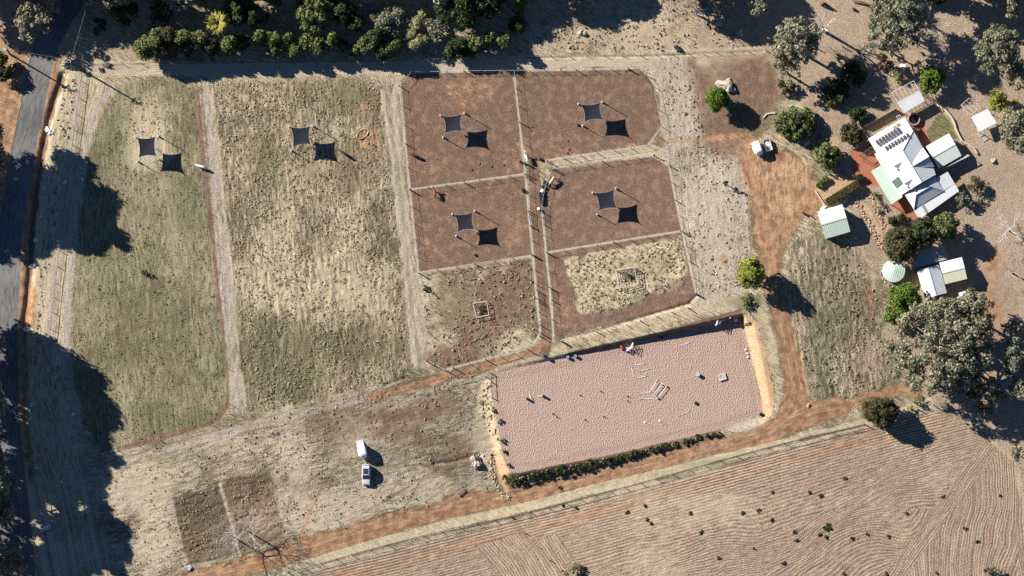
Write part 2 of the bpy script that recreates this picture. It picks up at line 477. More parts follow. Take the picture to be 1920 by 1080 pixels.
# ---- the four bare paddocks
PA_PX = [(752, 152), (772, 139), (964, 134), (974, 230), (984, 325), (768, 355), (760, 270)]
PB_PX = [(966, 134), (1080, 132), (1178, 130), (1200, 132), (1216, 146), (1228, 168), (1234, 215), (1240, 238), (1234, 258), (1214, 272), (1120, 285), (1024, 300), (1000, 300), (984, 300), (975, 230)]
PC_PX = [(769, 357), (984, 328), (990, 400), (999, 478), (785, 511), (776, 430)]
PD_PX = [(1036, 320), (1130, 306), (1226, 293), (1254, 312), (1266, 375), (1279, 432), (1140, 454), (1023, 473), (1017, 420), (1016, 380), (1024, 345)]
DP = [(900, 100), (1000, 520)]
for q in (PA_PX, PB_PX, PC_PX, PD_PX):
    poly('soil', q, 1.0, 0.3, 0.35, amp=0.03, clear=('straw', 'green', 'lane', 'litter'))
for a in ((880, 170, 70, 40, 0.45), (810, 320, 50, 30, 0.35), (1060, 270, 80, 30, 0.35), (960, 430, 40, 40, 0.35), (800, 470, 40, 30, 0.3), (950, 300, 40, 40, 0.3), (830, 370, 50, 20, 0.3)): blob('red', *a)
for a in ((930, 190, 30, 40, 0.3), (870, 490, 70, 22, 0.45), (1140, 150, 90, 20, 0.25), (890, 280, 60, 40, 0.18), (1090, 230, 80, 20, 0.2)): blob('lane', *a)
for q in ([(758, 175), (766, 265), (774, 345), (870, 338), (978, 322), (970, 240), (958, 142), (790, 144)], [(975, 142), (990, 292), (1100, 280), (1208, 266), (1230, 238), (1222, 170), (1190, 138)], [(776, 365), (792, 500), (890, 486), (992, 470), (980, 340)], [(1024, 350), (1030, 465), (1150, 446), (1270, 426), (1250, 320), (1222, 300)]):
    line('lane', q, 0.9, 0.28, 0.9, 0.8, mode='max')
for q in ([(990, 300), (930, 260), (850, 230), (800, 180)], [(1000, 296), (1050, 250), (1100, 215), (1180, 190)], [(985, 340), (930, 370), (880, 420), (840, 470)], [(1030, 350), (1080, 370), (1130, 385), (1200, 400)]):
    line('lane', q, 0.5, 0.3, 0.5, 0.8, mode='max')
for a in ((800, 210, 40, 30), (1180, 180, 40, 24), (1000, 190, 30, 40), (940, 450, 30, 24), (1200, 330, 40, 24), (1070, 430, 40, 24), (920, 230, 30, 40), (1050, 160, 60, 16)):
    blob('dark', *a, 0.22)
# ---- lower grass paddocks
PE_PX = [(786, 514), (998, 481), (1004, 540), (1010, 600), (1012, 625), (994, 655), (900, 675), (838, 690), (808, 690), (796, 620)]
PF_PX = [(1025, 476), (1279, 435), (1294, 490), (1305, 548), (1292, 570), (1200, 594), (1110, 620), (1050, 636), (1038, 628), (1034, 560)]
poly('green', PE_PX, 0.22, 0.4, 0.4, amp=0.09, clear=('lane', 'litter'))
poly('straw', PE_PX, 0.35, 0.4, 0.4)
for a in ((940, 555, 50, 60, 0.8), (850, 670, 60, 30, 0.7), (980, 520, 30, 40, 0.6), (900, 620, 60, 40, 0.5), (820, 600, 30, 50, 0.3), (850, 530, 40, 40, 0.3)): blob('soil', *a)
for a in ((930, 520, 40, 20, 0.5), (970, 640, 40, 30, 0.4), (830, 640, 40, 40, 0.3), (800, 560, 20, 60, 0.3)): blob('straw', *a)
blob('lane', 920, 510, 60, 14, 0.4); blob('lane', 975, 640, 30, 20, 0.3)
poly('soil', PF_PX, 0.85, 0.4, 0.4, amp=0.06, clear=('straw', 'green', 'lane', 'litter'))
FG = [(1050, 484), (1278, 442), (1290, 500), (1282, 545), (1210, 556), (1190, 572), (1130, 588), (1085, 590), (1075, 545), (1062, 510)]
poly('straw', FG, 0.72, 0.8, 1.0, amp=0.15, clear=('soil',)); poly('green', FG, 0.25, 0.8, 1.0)
for a in ((1230, 500, 40, 30, 0.25), (1160, 500, 40, 20, 0.2), (1240, 560, 60, 20, 0.35)): blob('green', *a)
blob('red', 1060, 580, 24, 40, 0.4); blob('soil', 1270, 540, 24, 30, 0.5); blob('dark', 1235, 540, 12, 8, 0.6); blob('dark', 1150, 592, 40, 4, 0.5, -12)
blob('dark', 1050, 492, 10, 12, 0.4)
# lane and path between them
line('soil', [(1000, 310), (1006, 400), (1012, 480), (1020, 560), (1026, 630), (1022, 660)], 1.15, 0.75, 0.3, 0.3, clear=('straw', 'lane'))
line('green', [(1008, 410), (1014, 490), (1021, 560)], 0.5, 0.5, 0.3, 0.3)
line('straw', [(1040, 296), (1120, 288), (1220, 276)], 0.6, 0.8, 0.4, 0.4); line('green', [(1040, 297), (1120, 289), (1220, 277)], 0.6, 0.35, 0.4, 0.4)
line('red', [(1010, 305), (1130, 284), (1240, 266), (1330, 262), (1400, 250)], 0.55, 0.55, 0.5, 0.5)
line('straw', [(1040, 310), (1130, 296), (1224, 287)], 0.5, 0.9, 0.3, 0.3)
# pale strips of sprayed grass under the tapes
for q in ([(963, 137), (974, 230), (985, 330), (999, 478), (1010, 600), (1014, 622), (996, 655), (910, 674), (838, 692)], [(750, 158), (760, 270), (769, 356), (785, 512), (800, 660)],
          [(769, 355), (984, 327)], [(786, 511), (998, 480)], [(1022, 474), (1279, 433)], [(1226, 293), (1254, 311), (1279, 433), (1305, 550)], [(1017, 395), (1024, 475), (1034, 560), (1038, 640)],
          [(773, 136), (965, 133), (1180, 129)], [(1038, 316), (1226, 291)], [(1240, 238), (1214, 274), (1024, 301)]):
    line('lane', q, 0.27, 1.25, 0.16, 0.12, clear=('soil', 'dark', 'red'))
line('straw', [(1050, 642), (1130, 622), (1230, 598), (1310, 575), (1380, 566)], 1.2, 0.8, 0.6, 0.5, clear=('soil',)); line('ochre', [(1040, 652), (1130, 632), (1230, 606), (1320, 584)], 0.9, 0.35, 0.5, 0.5)
line('lane', [(1306, 560), (1360, 545), (1395, 535)], 1.4, 0.7, 0.8, 0.6)
blob('green', 1400, 565, 60, 18, 0.5); blob('green', 1040, 640, 14, 12, 0.5)
blob('straw', 1395, 545, 30, 20, 0.4)

# ---- the float park in the lower middle
OPEN = [(150, 864), (300, 826), (432, 788), (480, 782), (640, 742), (770, 715), (830, 700), (925, 690), (915, 760), (938, 860), (945, 915), (850, 938), (700, 985), (560, 1025), (380, 1080), (220, 1085), (180, 960)]
poly('lane', OPEN, 0.46, 1.2, 1.2, amp=0.05, flow=[(150, 900), (500, 800), (900, 700)], clear=('litter',))
poly('straw', OPEN, 0.42, 1.2, 1.2)
for a in ((260, 900, 90, 60, 0.4), (290, 1000, 40, 80, 0.4), (600, 960, 160, 40, 0.3), (760, 920, 90, 40, 0.3), (450, 830, 140, 24, 0.25), (560, 870, 60, 40, 0.2), (910, 800, 24, 70, 0.6)): blob('straw', *a)
for a in ((640, 800, 90, 40, 0.4), (760, 800, 60, 50, 0.5), (820, 760, 50, 30, 0.5), (720, 770, 60, 24, 0.4), (540, 920, 60, 60, 0.25), (850, 840, 50, 40, 0.35), (800, 880, 80, 30, 0.2)): blob('soil', *a)
for a in ((870, 810, 50, 40, 0.4), (700, 870, 60, 40, 0.3), (330, 850, 60, 24, 0.3), (880, 900, 40, 30, 0.4), (400, 790, 40, 20, 0.2)): blob('green', *a)
line('green', [(300, 850), (420, 822), (560, 790), (680, 756)], 0.35, 0.55, 0.3, 0.6); line('green', [(300, 862), (420, 836), (560, 802)], 0.3, 0.5, 0.3, 0.6)
for q in ([(520, 1000), (560, 900), (600, 840), (640, 800)], [(560, 1010), (600, 920), (640, 860)], [(700, 990), (760, 950), (790, 900), (830, 880)], [(640, 985), (720, 940), (780, 905)], [(800, 940), (860, 900), (790, 870)]):
    line('soil', q, 0.28, 0.45, 0.25, 0.5); 
for q, k, wd, v in (([(190, 880), (300, 848), (420, 812), (560, 776), (690, 744)], 'lane', 1.0, 0.85), ([(200, 884), (310, 852), (430, 818), (570, 784), (700, 752)], 'soil', 0.28, 0.55), ([(190, 872), (300, 838), (420, 804), (560, 768), (690, 738)], 'soil', 0.26, 0.5), ([(300, 876), (420, 842), (540, 812)], 'soil', 0.25, 0.4)):
    line(k, q, wd, v, 0.35, 0.45)
# dark garden plots
poly('dark', [(321, 932), (410, 909), (447, 1040), (352, 1062)], 0.55, 0.5, 1.1, amp=0.13, clear=('lane', 'straw'))
poly('dark', [(416, 906), (500, 883), (536, 990), (520, 1015), (452, 1038)], 0.34, 0.5, 0.9)
poly('soil', [(416, 906), (500, 883), (538, 995), (520, 1020), (452, 1040)], 0.55, 0.5, 0.5, amp=0.12, clear=('lane',))
blob('dark', 470, 900, 40, 14, 0.5); blob('dark', 440, 920, 20, 30, 0.3); blob('soil', 385, 1030, 40, 24, 0.5); blob('red', 372, 1040, 24, 16, 0.5); blob('straw', 350, 975, 16, 14, 0.5); blob('dark', 380, 950, 50, 30, 0.25); blob('soil', 360, 1000, 30, 24, 0.5); blob('straw', 400, 990, 20, 18, 0.35); blob('lane', 470, 960, 24, 40, 0.4); blob('straw', 500, 980, 20, 24, 0.4); blob('dark', 480, 920, 16, 14, 0.35)
line('lane', [(412, 908), (432, 975), (450, 1042)], 0.3, 0.95, 0.2, 0.2, clear=('dark', 'soil')); line('lane', [(319, 930), (350, 1060)], 0.3, 0.8, 0.2, 0.2)
line('lane', [(352, 1062), (450, 1038), (530, 1012)], 0.35, 0.7, 0.2, 0.3)

# ---- east meadow
MEAD = [(1480, 450), (1540, 430), (1610, 470), (1650, 560), (1655, 640), (1690, 700), (1660, 730), (1560, 756), (1525, 752), (1508, 700), (1490, 620), (1470, 540)]
poly('straw', MEAD, 0.42, 1.0, 1.0, amp=0.09, flow=[(1560, 420), (1600, 760)], clear=('litter',))
poly('lane', MEAD, 0.25, 1.0, 1.0)
for a in ((1545, 640, 24, 110, 0.45), (1580, 560, 20, 90, 0.35), (1520, 560, 16, 80, 0.3), (1540, 740, 30, 20, 0.4)): blob('green', *a)
for a in ((1620, 640, 30, 90, 0.35), (1600, 500, 40, 40, 0.35), (1640, 680, 40, 50, 0.4), (1530, 470, 30, 40, 0.25)): blob('litter', *a)
for a in ((1632, 560, 9, 60, 0.5), (1600, 660, 10, 70, 0.35)): blob('red', *a)
blob('green', 1545, 455, 24, 16, 0.5)
poly('green', [(1400, 560), (1435, 575), (1455, 700), (1445, 760), (1410, 620)], 0.3, 1, 1)
poly('litter', [(1600, 345), (1650, 360), (1690, 470), (1640, 480), (1600, 440)], 0.8, 1.2, 1.0)

# ---- red dirt yard and tracks
YARD = [(1398, 262), (1425, 285), (1455, 275), (1490, 290), (1525, 330), (1535, 352), (1548, 388), (1530, 400), (1505, 412), (1485, 440), (1468, 480), (1462, 500), (1440, 500), (1425, 470), (1412, 420), (1408, 350), (1390, 300)]
poly('red', YARD, 0.92, 1.2, 1.0, amp=0.03, clear=('lane', 'straw', 'green', 'litter'), flow=[(1440, 240), (1440, 520)])
blob('soil', 1370, 270, 60, 30, 0.5); blob('red', 1360, 262, 50, 20, 0.4); blob('red', 1400, 320, 30, 60, 0.4)
blob('ochre', 1440, 300, 50, 40, 0.22); blob('ochre', 1480, 350, 60, 50, 0.22); blob('ochre', 1500, 320, 36, 40, 0.2); blob('soil', 1430, 430, 30, 40, 0.2); blob('ochre', 1440, 260, 40, 20, 0.4); blob('ochre', 1480, 395, 40, 30, 0.3); blob('straw', 1500, 310, 20, 40, 0.3)
TK = dict(soft=0.85, jag=0.9, amp=0.03, flow=True, clear=('straw', 'green', 'lane', 'plough', 'litter'))
line('red', [(1440, 440), (1446, 520), (1462, 590), (1482, 670), (1492, 725), (1484, 765), (1462, 800), (1430, 818)], 2.1, 0.95, **TK)
line('red', [(1490, 742), (1525, 764), (1570, 762), (1640, 742), (1690, 728), (1720, 738)], 1.2, 0.9, **TK)
T1 = [(330, 1100), (420, 1074), (560, 1030), (700, 990), (850, 952), (1000, 921), (1150, 886), (1300, 850), (1420, 822), (1480, 795), (1530, 772), (1580, 762)]
line('red', T1, 2.05, 0.95, **TK)
poly('red', [(840, 925), (890, 915), (930, 925), (950, 935), (850, 960), (820, 955)], 0.8, 0.8, 0.8, clear=('lane', 'straw'))
line('red', [(560, 1030), (575, 985), (582, 950)], 0.9, 0.55, 0.9, 0.8)
line('ochre', [(1500, 640), (1508, 700), (1516, 740)], 0.4, 0.6, 0.3, 0.3); line('ochre', [(1495, 770), (1440, 815)], 0.3, 0.5, 0.3, 0.4)
line('soil', [(1440, 440), (1446, 520), (1458, 590), (1476, 670), (1486, 725), (1478, 765)], 0.3, 0.5, 0.25, 0.4); pass
V1 = [(1440, 440), (1446, 520), (1460, 590), (1480, 670), (1490, 725), (1482, 765), (1458, 803)]
for dy in (-6, 5): line('dark', [(x, y + dy) for x, y in T1], 0.26, 0.42, 0.3, 0.7, mode='max'); line('ochre', [(x, y + dy - 4) for x, y in T1], 0.22, 0.4, 0.3, 0.8, mode='max')
for dx in (-7, 6): line('dark', [(x + dx, y) for x, y in V1], 0.26, 0.42, 0.3, 0.7, mode='max'); line('ochre', [(x + dx + 4, y) for x, y in V1], 0.22, 0.4, 0.3, 0.8, mode='max')
for q in ([(1470, 800), (1480, 760), (1500, 735)], [(1455, 806), (1474, 770), (1480, 730)], [(1500, 772), (1560, 758), (1640, 737)], [(1508, 770), (1566, 765), (1650, 744)], [(760, 728), (850, 704), (960, 668)], [(850, 955), (930, 940), (1000, 925)]):
    line('dark', q, 0.24, 0.40, 0.3, 0.6, mode='max')
line('soil', [(1500, 402), (1470, 440), (1452, 470)], 0.3, 0.6, 0.25, 0.4)
line('red', [(690, 748), (760, 727), (830, 708), (900, 690), (960, 672), (1005, 655), (1024, 640)], 0.85, 0.85, 0.6, 0.6, clear=('straw', 'lane'), flow=True)
line('soil', [(440, 806), (560, 778), (690, 748)], 0.5, 0.35, 0.4, 0.6)
line('red', [(900, 688), (868, 720), (850, 745)], 0.3, 0.4, 0.3, 0.4)
line('ochre', [(1000, 672), (960, 684), (925, 695)], 1.0, 0.5, 0.8, 0.5)
# pale verge under the south fence
line('straw', [(540, 1070), (700, 1022), (850, 980), (960, 956), (1100, 920), (1300, 872), (1440, 838), (1560, 810), (1620, 792)], 0.85, 1.35, 0.35, 0.35, clear=('red', 'soil'), amp=0.05)
line('straw', [(1640, 790), (1700, 768), (1745, 752)], 0.8, 0.9, 0.5, 0.5, clear=('litter',))
line('dark', [(602, 1058), (760, 1014), (960, 970), (1170, 915), (1410, 848), (1500, 825), (1622, 797)], 0.22, 0.75, 0.2, 0.25)  # dark weed strip, with the fence's shadow line painted in
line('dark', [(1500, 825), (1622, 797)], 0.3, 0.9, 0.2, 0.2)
line('dark', [(160, 122), (300, 119), (510, 116), (850, 112), (1000, 108), (1200, 105), (1430, 96)], 0.2, 0.5, 0.2, 0.3)
# ---- arena and its banks
ar_w = win(AR, 6)
dA = poly_sd(XX[ar_w], YY[ar_w], AR)
m = 1 - sstep(-0.15, 0.25, dA + 0.22 * JAG[ar_w])
put('sand', ar_w, m, 1.0, 'set')
for k in M:
    if k != 'sand': M[k][ar_w] *= (1 - m)
AMP[ar_w] = AMP[ar_w] * (1 - m) + 0.012 * m
FU[ar_w] = np.where(dA < 0.3, -dA, FU[ar_w]); FV[ar_w] = np.where(dA < 0.3, np.arctan2(YY[ar_w] - _o[1] + 12, XX[ar_w] - _o[0] - 28) * 22, FV[ar_w])
rail = np.exp(-((-dA - 1.3 + 0.5 * JAG[ar_w]) / 0.55) ** 2) * (dA < 0)
M['lane'][ar_w] = np.maximum(M['lane'][ar_w], 0.0)
M['ochre'][ar_w] = np.maximum(M['ochre'][ar_w], 0.0)
WEAR = np.zeros(XX.shape); WEAR[ar_w] = rail + 0.8 * np.clip(JAGC[ar_w] + 0.4 * JAG[ar_w], 0, 1) * (dA < -0.5)
poly('ochre', [(1389, 596), (1406, 586), (1420, 602), (1433, 650), (1450, 735), (1453, 772), (1440, 786), (1430, 779), (1416, 700)], 0.95, 0.5, 0.8, clear=('straw', 'green', 'red', 'lane'), amp=0.06)
blob('soil', 1412, 610, 8, 16, 0.6); blob('soil', 1436, 720, 6, 20, 0.6); blob('straw', 1440, 760, 10, 14, 0.5)
poly('ochre', [(921, 840), (938, 845), (960, 890), (950, 925), (935, 905)], 0.9, 0.5, 0.6, clear=('straw', 'green', 'red', 'lane'))
poly('straw', [(892, 740), (918, 705), (935, 800), (938, 850), (918, 850), (905, 800)], 0.9, 0.8, 0.6, clear=('soil', 'lane'))
poly('soil', [(1060, 664), (1225, 627), (1388, 580), (1392, 598), (1225, 636), (1060, 674)], 0.8, 0.4, 0.4, clear=('straw', 'ochre', 'lane', 'red'))
poly('soil', [(958, 890), (1150, 852), (1345, 806), (1360, 815), (1150, 874), (955, 922)], 0.6, 0.4, 0.4, clear=('straw', 'lane', 'red'))
blob('lane', 1395, 800, 40, 14, 0.8)

# ---- ploughed field
PL_PX = [(590, 1072), (760, 1030), (960, 978), (1150, 930), (1300, 894), (1420, 858), (1560, 822), (1625, 802), (1680, 785), (1745, 765), (1800, 788), (1858, 832), (1900, 868), (1915, 960), (1925, 1104), (500, 1104)]
q = poly('plough', PL_PX, 1.0, 0.5, 0.4, amp=0.045, clear=('straw', 'green', 'lane', 'litter'))
w = win(q, 2)
i0 = poly_sd(XX[w], YY[w], q) < 1.0
xw, yw = XX[w], YY[w]
NF = GL([(520, 1088), (760, 1030), (960, 978), (1150, 930), (1420, 858), (1625, 802), (1900, 730)])
EF = GL([(1905, 800), (1915, 1300)])
DF = GL([(1885, 800), (1730, 1010), (1600, 1190)])
WF = GL([(955, 968), (1000, 1020), (1060, 1110)])
dn, _, an = line_sd(xw, yw, NF); de, _, ae = line_sd(xw, yw, EF); dd_, sd_, ad = line_sd(xw, yw, DF); dw, sw, aw = line_sd(xw, yw, WF)
cur = (8.5 * (fbm(xw, yw, 0.05, 31, 2) - 0.5) + 1.2 * (fbm(xw, yw, 0.22, 35, 2) - 0.5)) * sstep(5, 18, dn)
east = sd_ > 0                                              # right of the diagonal double track
head = sstep(7.5, 9.5, dn)
ph_main = dn * 1.0 + cur
rot = sstep(10, 26, dn) * 0.55
c0 = np.array(P(1250, 1000))
rr = np.hypot(xw - c0[0], yw - c0[1])
ph_low = (yw * 0.83 - xw * 0.42) + 11.0 * (fbm(xw, yw, 0.06, 41, 2) - 0.5)
sel_low = (fbm(xw, yw, 0.03, 51, 2) + (dn - 22) * 0.02) > 0.55
ph = np.where(sel_low & (dn > 14) & (~east), ph_low, ph_main)
west = (sw < 0) & (dn > 3) & (xw < GL([(1060, 1040)])[0][0])
ph = np.where(west & (dw < 10), dw + 0.5 * cur, ph)
ph = np.where((~west) & (dw < 5.5) & (dn > 5) & (xw < GL([(1100, 1000)])[0][0] + 4), np.minimum(dw, dn + 1.5), ph)
ph = np.where(east & (dn > 1.5), de + 0.8 * cur, ph)
ph = np.where((dd_ < 1.8), dd_ * 1.15, ph)
FU[w] = np.where(i0, ph, FU[w]); FV[w] = np.where(i0, an + 0.2 * ae, FV[w])
PHASE_HARD = np.zeros(XX.shape); PHASE_HARD[w] = np.where(i0, (1.0 - 0.55 * sstep(3.2, 5.5, dn)) * (0.25 + 1.5 * np.clip(fbm(xw, yw, 0.16, 45, 3) - 0.2, 0, 1)), 0)
M['red'][w] += np.where(i0, 0.4 * (1 - sstep(3.2, 5.0, dn)) * (dn > 1.2) + 0.25 * np.clip(fbm(xw, yw, 0.06, 47, 2) - 0.55, 0, 1) * 2, 0)
M['straw'][w] += np.where(i0, 0.15 + 0.6 * np.clip(fbm(xw, yw, 0.08, 48, 2) - 0.45, 0, 1) * 2, 0)
PHASE_HARD = PHASE_HARD + WEAR
for a in ((1250, 960, 200, 40, 0.35), (1500, 950, 200, 40, 0.25), (1060, 1000, 90, 30, 0.15)): blob('straw', *a)
for a in ((1640, 1040, 120, 50, 0.15), (1040, 1030, 60, 30, 0.1)): blob('red', *a)
blob('green', 1380, 870, 120, 10, 0.35); blob('green', 1280, 895, 60, 8, 0.3)
for q in ([(1010, 1000), (1060, 975), (1160, 960), (1260, 975), (1330, 1030), (1350, 1090)], [(1330, 1090), (1400, 1020), (1480, 1000), (1560, 1030), (1600, 1090)], [(1590, 1060), (1640, 1000), (1720, 960), (1800, 940)], [(1200, 1090), (1230, 1030), (1300, 1010), (1400, 1040)], [(1440, 1100), (1540, 1000), (1650, 930), (1760, 880)]):
    line('soil', q, 0.2, 0.45, 0.25, 0.5, mode='max'); line('soil', [(x + 5, y + 12) for x, y in q], 0.2, 0.45, 0.25, 0.5, mode='max')
for q in ([(384, 170), (404, 380), (429, 620), (443, 770)], [(396, 175), (416, 380), (440, 620), (454, 765)]): line('dark', q, 0.22, 0.22, 0.25, 0.5, mode='max')
for q in ([(730, 165), (750, 320), (766, 480), (786, 670)], [(742, 165), (760, 320), (776, 480), (796, 670)]): line('dark', q, 0.22, 0.26, 0.25, 0.5, mode='max')
for q in ([(180, 124), (480, 128), (860, 119), (1230, 109)], [(180, 133), (480, 136), (860, 127), (1230, 118)]): line('dark', q, 0.2, 0.2, 0.25, 0.5, mode='max')
line('dark', [(962, 980), (1000, 1020), (1030, 1060)], 0.5, 0.35, 0.4, 0.8)

# ---- house garden
LAWN_PX = [(1742, 240), (1756, 216), (1766, 212), (1786, 234), (1794, 258), (1760, 272), (1745, 268), (1735, 250)]
poly('green', LAWN_PX, 1.0, 0.25, 0.2, clear=('litter', 'straw', 'soil'), amp=0.03); poly('straw', LAWN_PX, 0.35, 0.3, 0.2)
poly('red', [(1786, 234), (1792, 236), (1800, 262), (1796, 270), (1790, 256)], 0.6, 0.3, 0.3)
poly('green', [(1770, 320), (1800, 330), (1820, 310), (1835, 330), (1815, 350), (1790, 345)], 0.8, 0.6, 0.5)
PAVE1 = [(1596, 284), (1640, 268), (1664, 312), (1634, 322), (1650, 350), (1608, 348), (1598, 320)]
PAVE2 = [(1712, 225), (1732, 228), (1744, 268), (1732, 282), (1724, 262)]
PAVE3 = [(1670, 386), (1700, 366), (1745, 395), (1722, 414), (1700, 404), (1690, 398)]
for q in (PAVE1, PAVE2, PAVE3): poly('brick', q, 1.0, 0.2, 0.12, clear=('litter', 'green', 'soil', 'red'), amp=0.01)
COURT_PX = [(1530, 357), (1562, 322), (1606, 346), (1600, 352), (1552, 386)]
poly('ochre', COURT_PX, 1.1, 0.25, 0.15, clear=('red', 'lane', 'straw', 'green', 'litter', 'soil'), amp=0.015); M['sand'] *= 1
line('ochre', [(1612, 378), (1632, 405), (1650, 440), (1655, 458)], 0.7, 0.7, 0.4, 0.6); line('ochre', [(1635, 372), (1650, 398), (1662, 430)], 0.6, 0.6, 0.4, 0.6)
line('lane', [(1640, 355), (1666, 392), (1680, 410)], 0.9, 0.5, 0.5, 0.5)
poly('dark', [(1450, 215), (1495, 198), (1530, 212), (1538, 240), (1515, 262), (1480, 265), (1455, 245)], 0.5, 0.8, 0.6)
blob('ochre', 1560, 275, 14, 24, 0.6, 30); blob('ochre', 1520, 270, 30, 16, 0.35); blob('green', 1535, 330, 20, 36, 0.4, 20); blob('red', 1850, 560, 34, 40, 0.5); blob('red', 1860, 470, 16, 50, 0.3); blob('litter', 1880, 330, 40, 60, 0.3)
blob('red', 1840, 690, 30, 20, 0.4); blob('green', 1660, 508, 10, 20, 0.2)
line('lane', [(1655, 500), (1662, 525), (1680, 540)], 0.6, 0.6, 0.4, 0.5)

PT = fbm(XX, YY, 0.16, 81, 4); PT2 = fbm(XX, YY, 0.10, 85, 4)
mo = np.clip(M['lane'], 0, 1) * (1 - np.clip(M['sand'] + M['plough'], 0, 1))
M['lane'] *= 0.72 + 0.7 * (PT - 0.25)
M['green'] += (0.9 * np.clip(PT2 - 0.52, 0, 1) * (0.25 + mo)).astype(np.float32)
M['soil'] += (1.7 * np.clip(0.46 - PT2, 0, 1) * (0.15 + 0.85 * mo)).astype(np.float32)
M['straw'] += (0.6 * (PT - 0.5) * (1 - np.clip(M['sand'], 0, 1))).astype(np.float32)
M['red'] += (0.6 * np.clip(PT - 0.56, 0, 1) * np.clip(M['soil'] + 0.6 * M['litter'], 0, 1)).astype(np.float32)
# ---- road last
rq = poly('asphalt', ROAD_PX, 1.0, 0.12, 0.10, amp=0.008, clear=('red', 'lane', 'straw', 'green', 'litter', 'soil'), flow=[(180, -60), (120, 60), (70, 170), (45, 260), (25, 370), (10, 480), (0, 640), (0, 900)])

# ---- plain dry pasture beyond the surveyed block
far = sstep(0, 6, np.maximum(np.abs(XX) - 117, np.abs(YY) - 66))
for k in M:
    if k != 'asphalt': M[k] *= (1 - far)
M['straw'] += 0.5 * far; M['litter'] += 0.35 * far
FU = np.where(far > 0.5, XX * 0.5 + YY * 0.9, FU); FV = np.where(far > 0.5, YY * 0.5 - XX * 0.9, FV)
# ---- relief
zb = H(XX, YY)
cl = fbm(XX, YY, 1.25, 61, 4) - 0.5
cl2 = fbm(XX, YY, 0.33, 65, 2) - 0.5
streak = vnoise(FU, FV * 0.3, 1.5, 71) + 0.5 * vnoise(FU, FV * 0.3, 3.1, 72) - 0.75
ZZ = zb + AMP * (1.7 * cl + 0.8 * cl2) + AMP * streak * 2.2 * (M['sand'] < 0.5)
# divots of churned ground round the long tussocks in paddock F and the plots
ZZ = np.where(np.hypot(XX, YY) > 400, 0, ZZ)

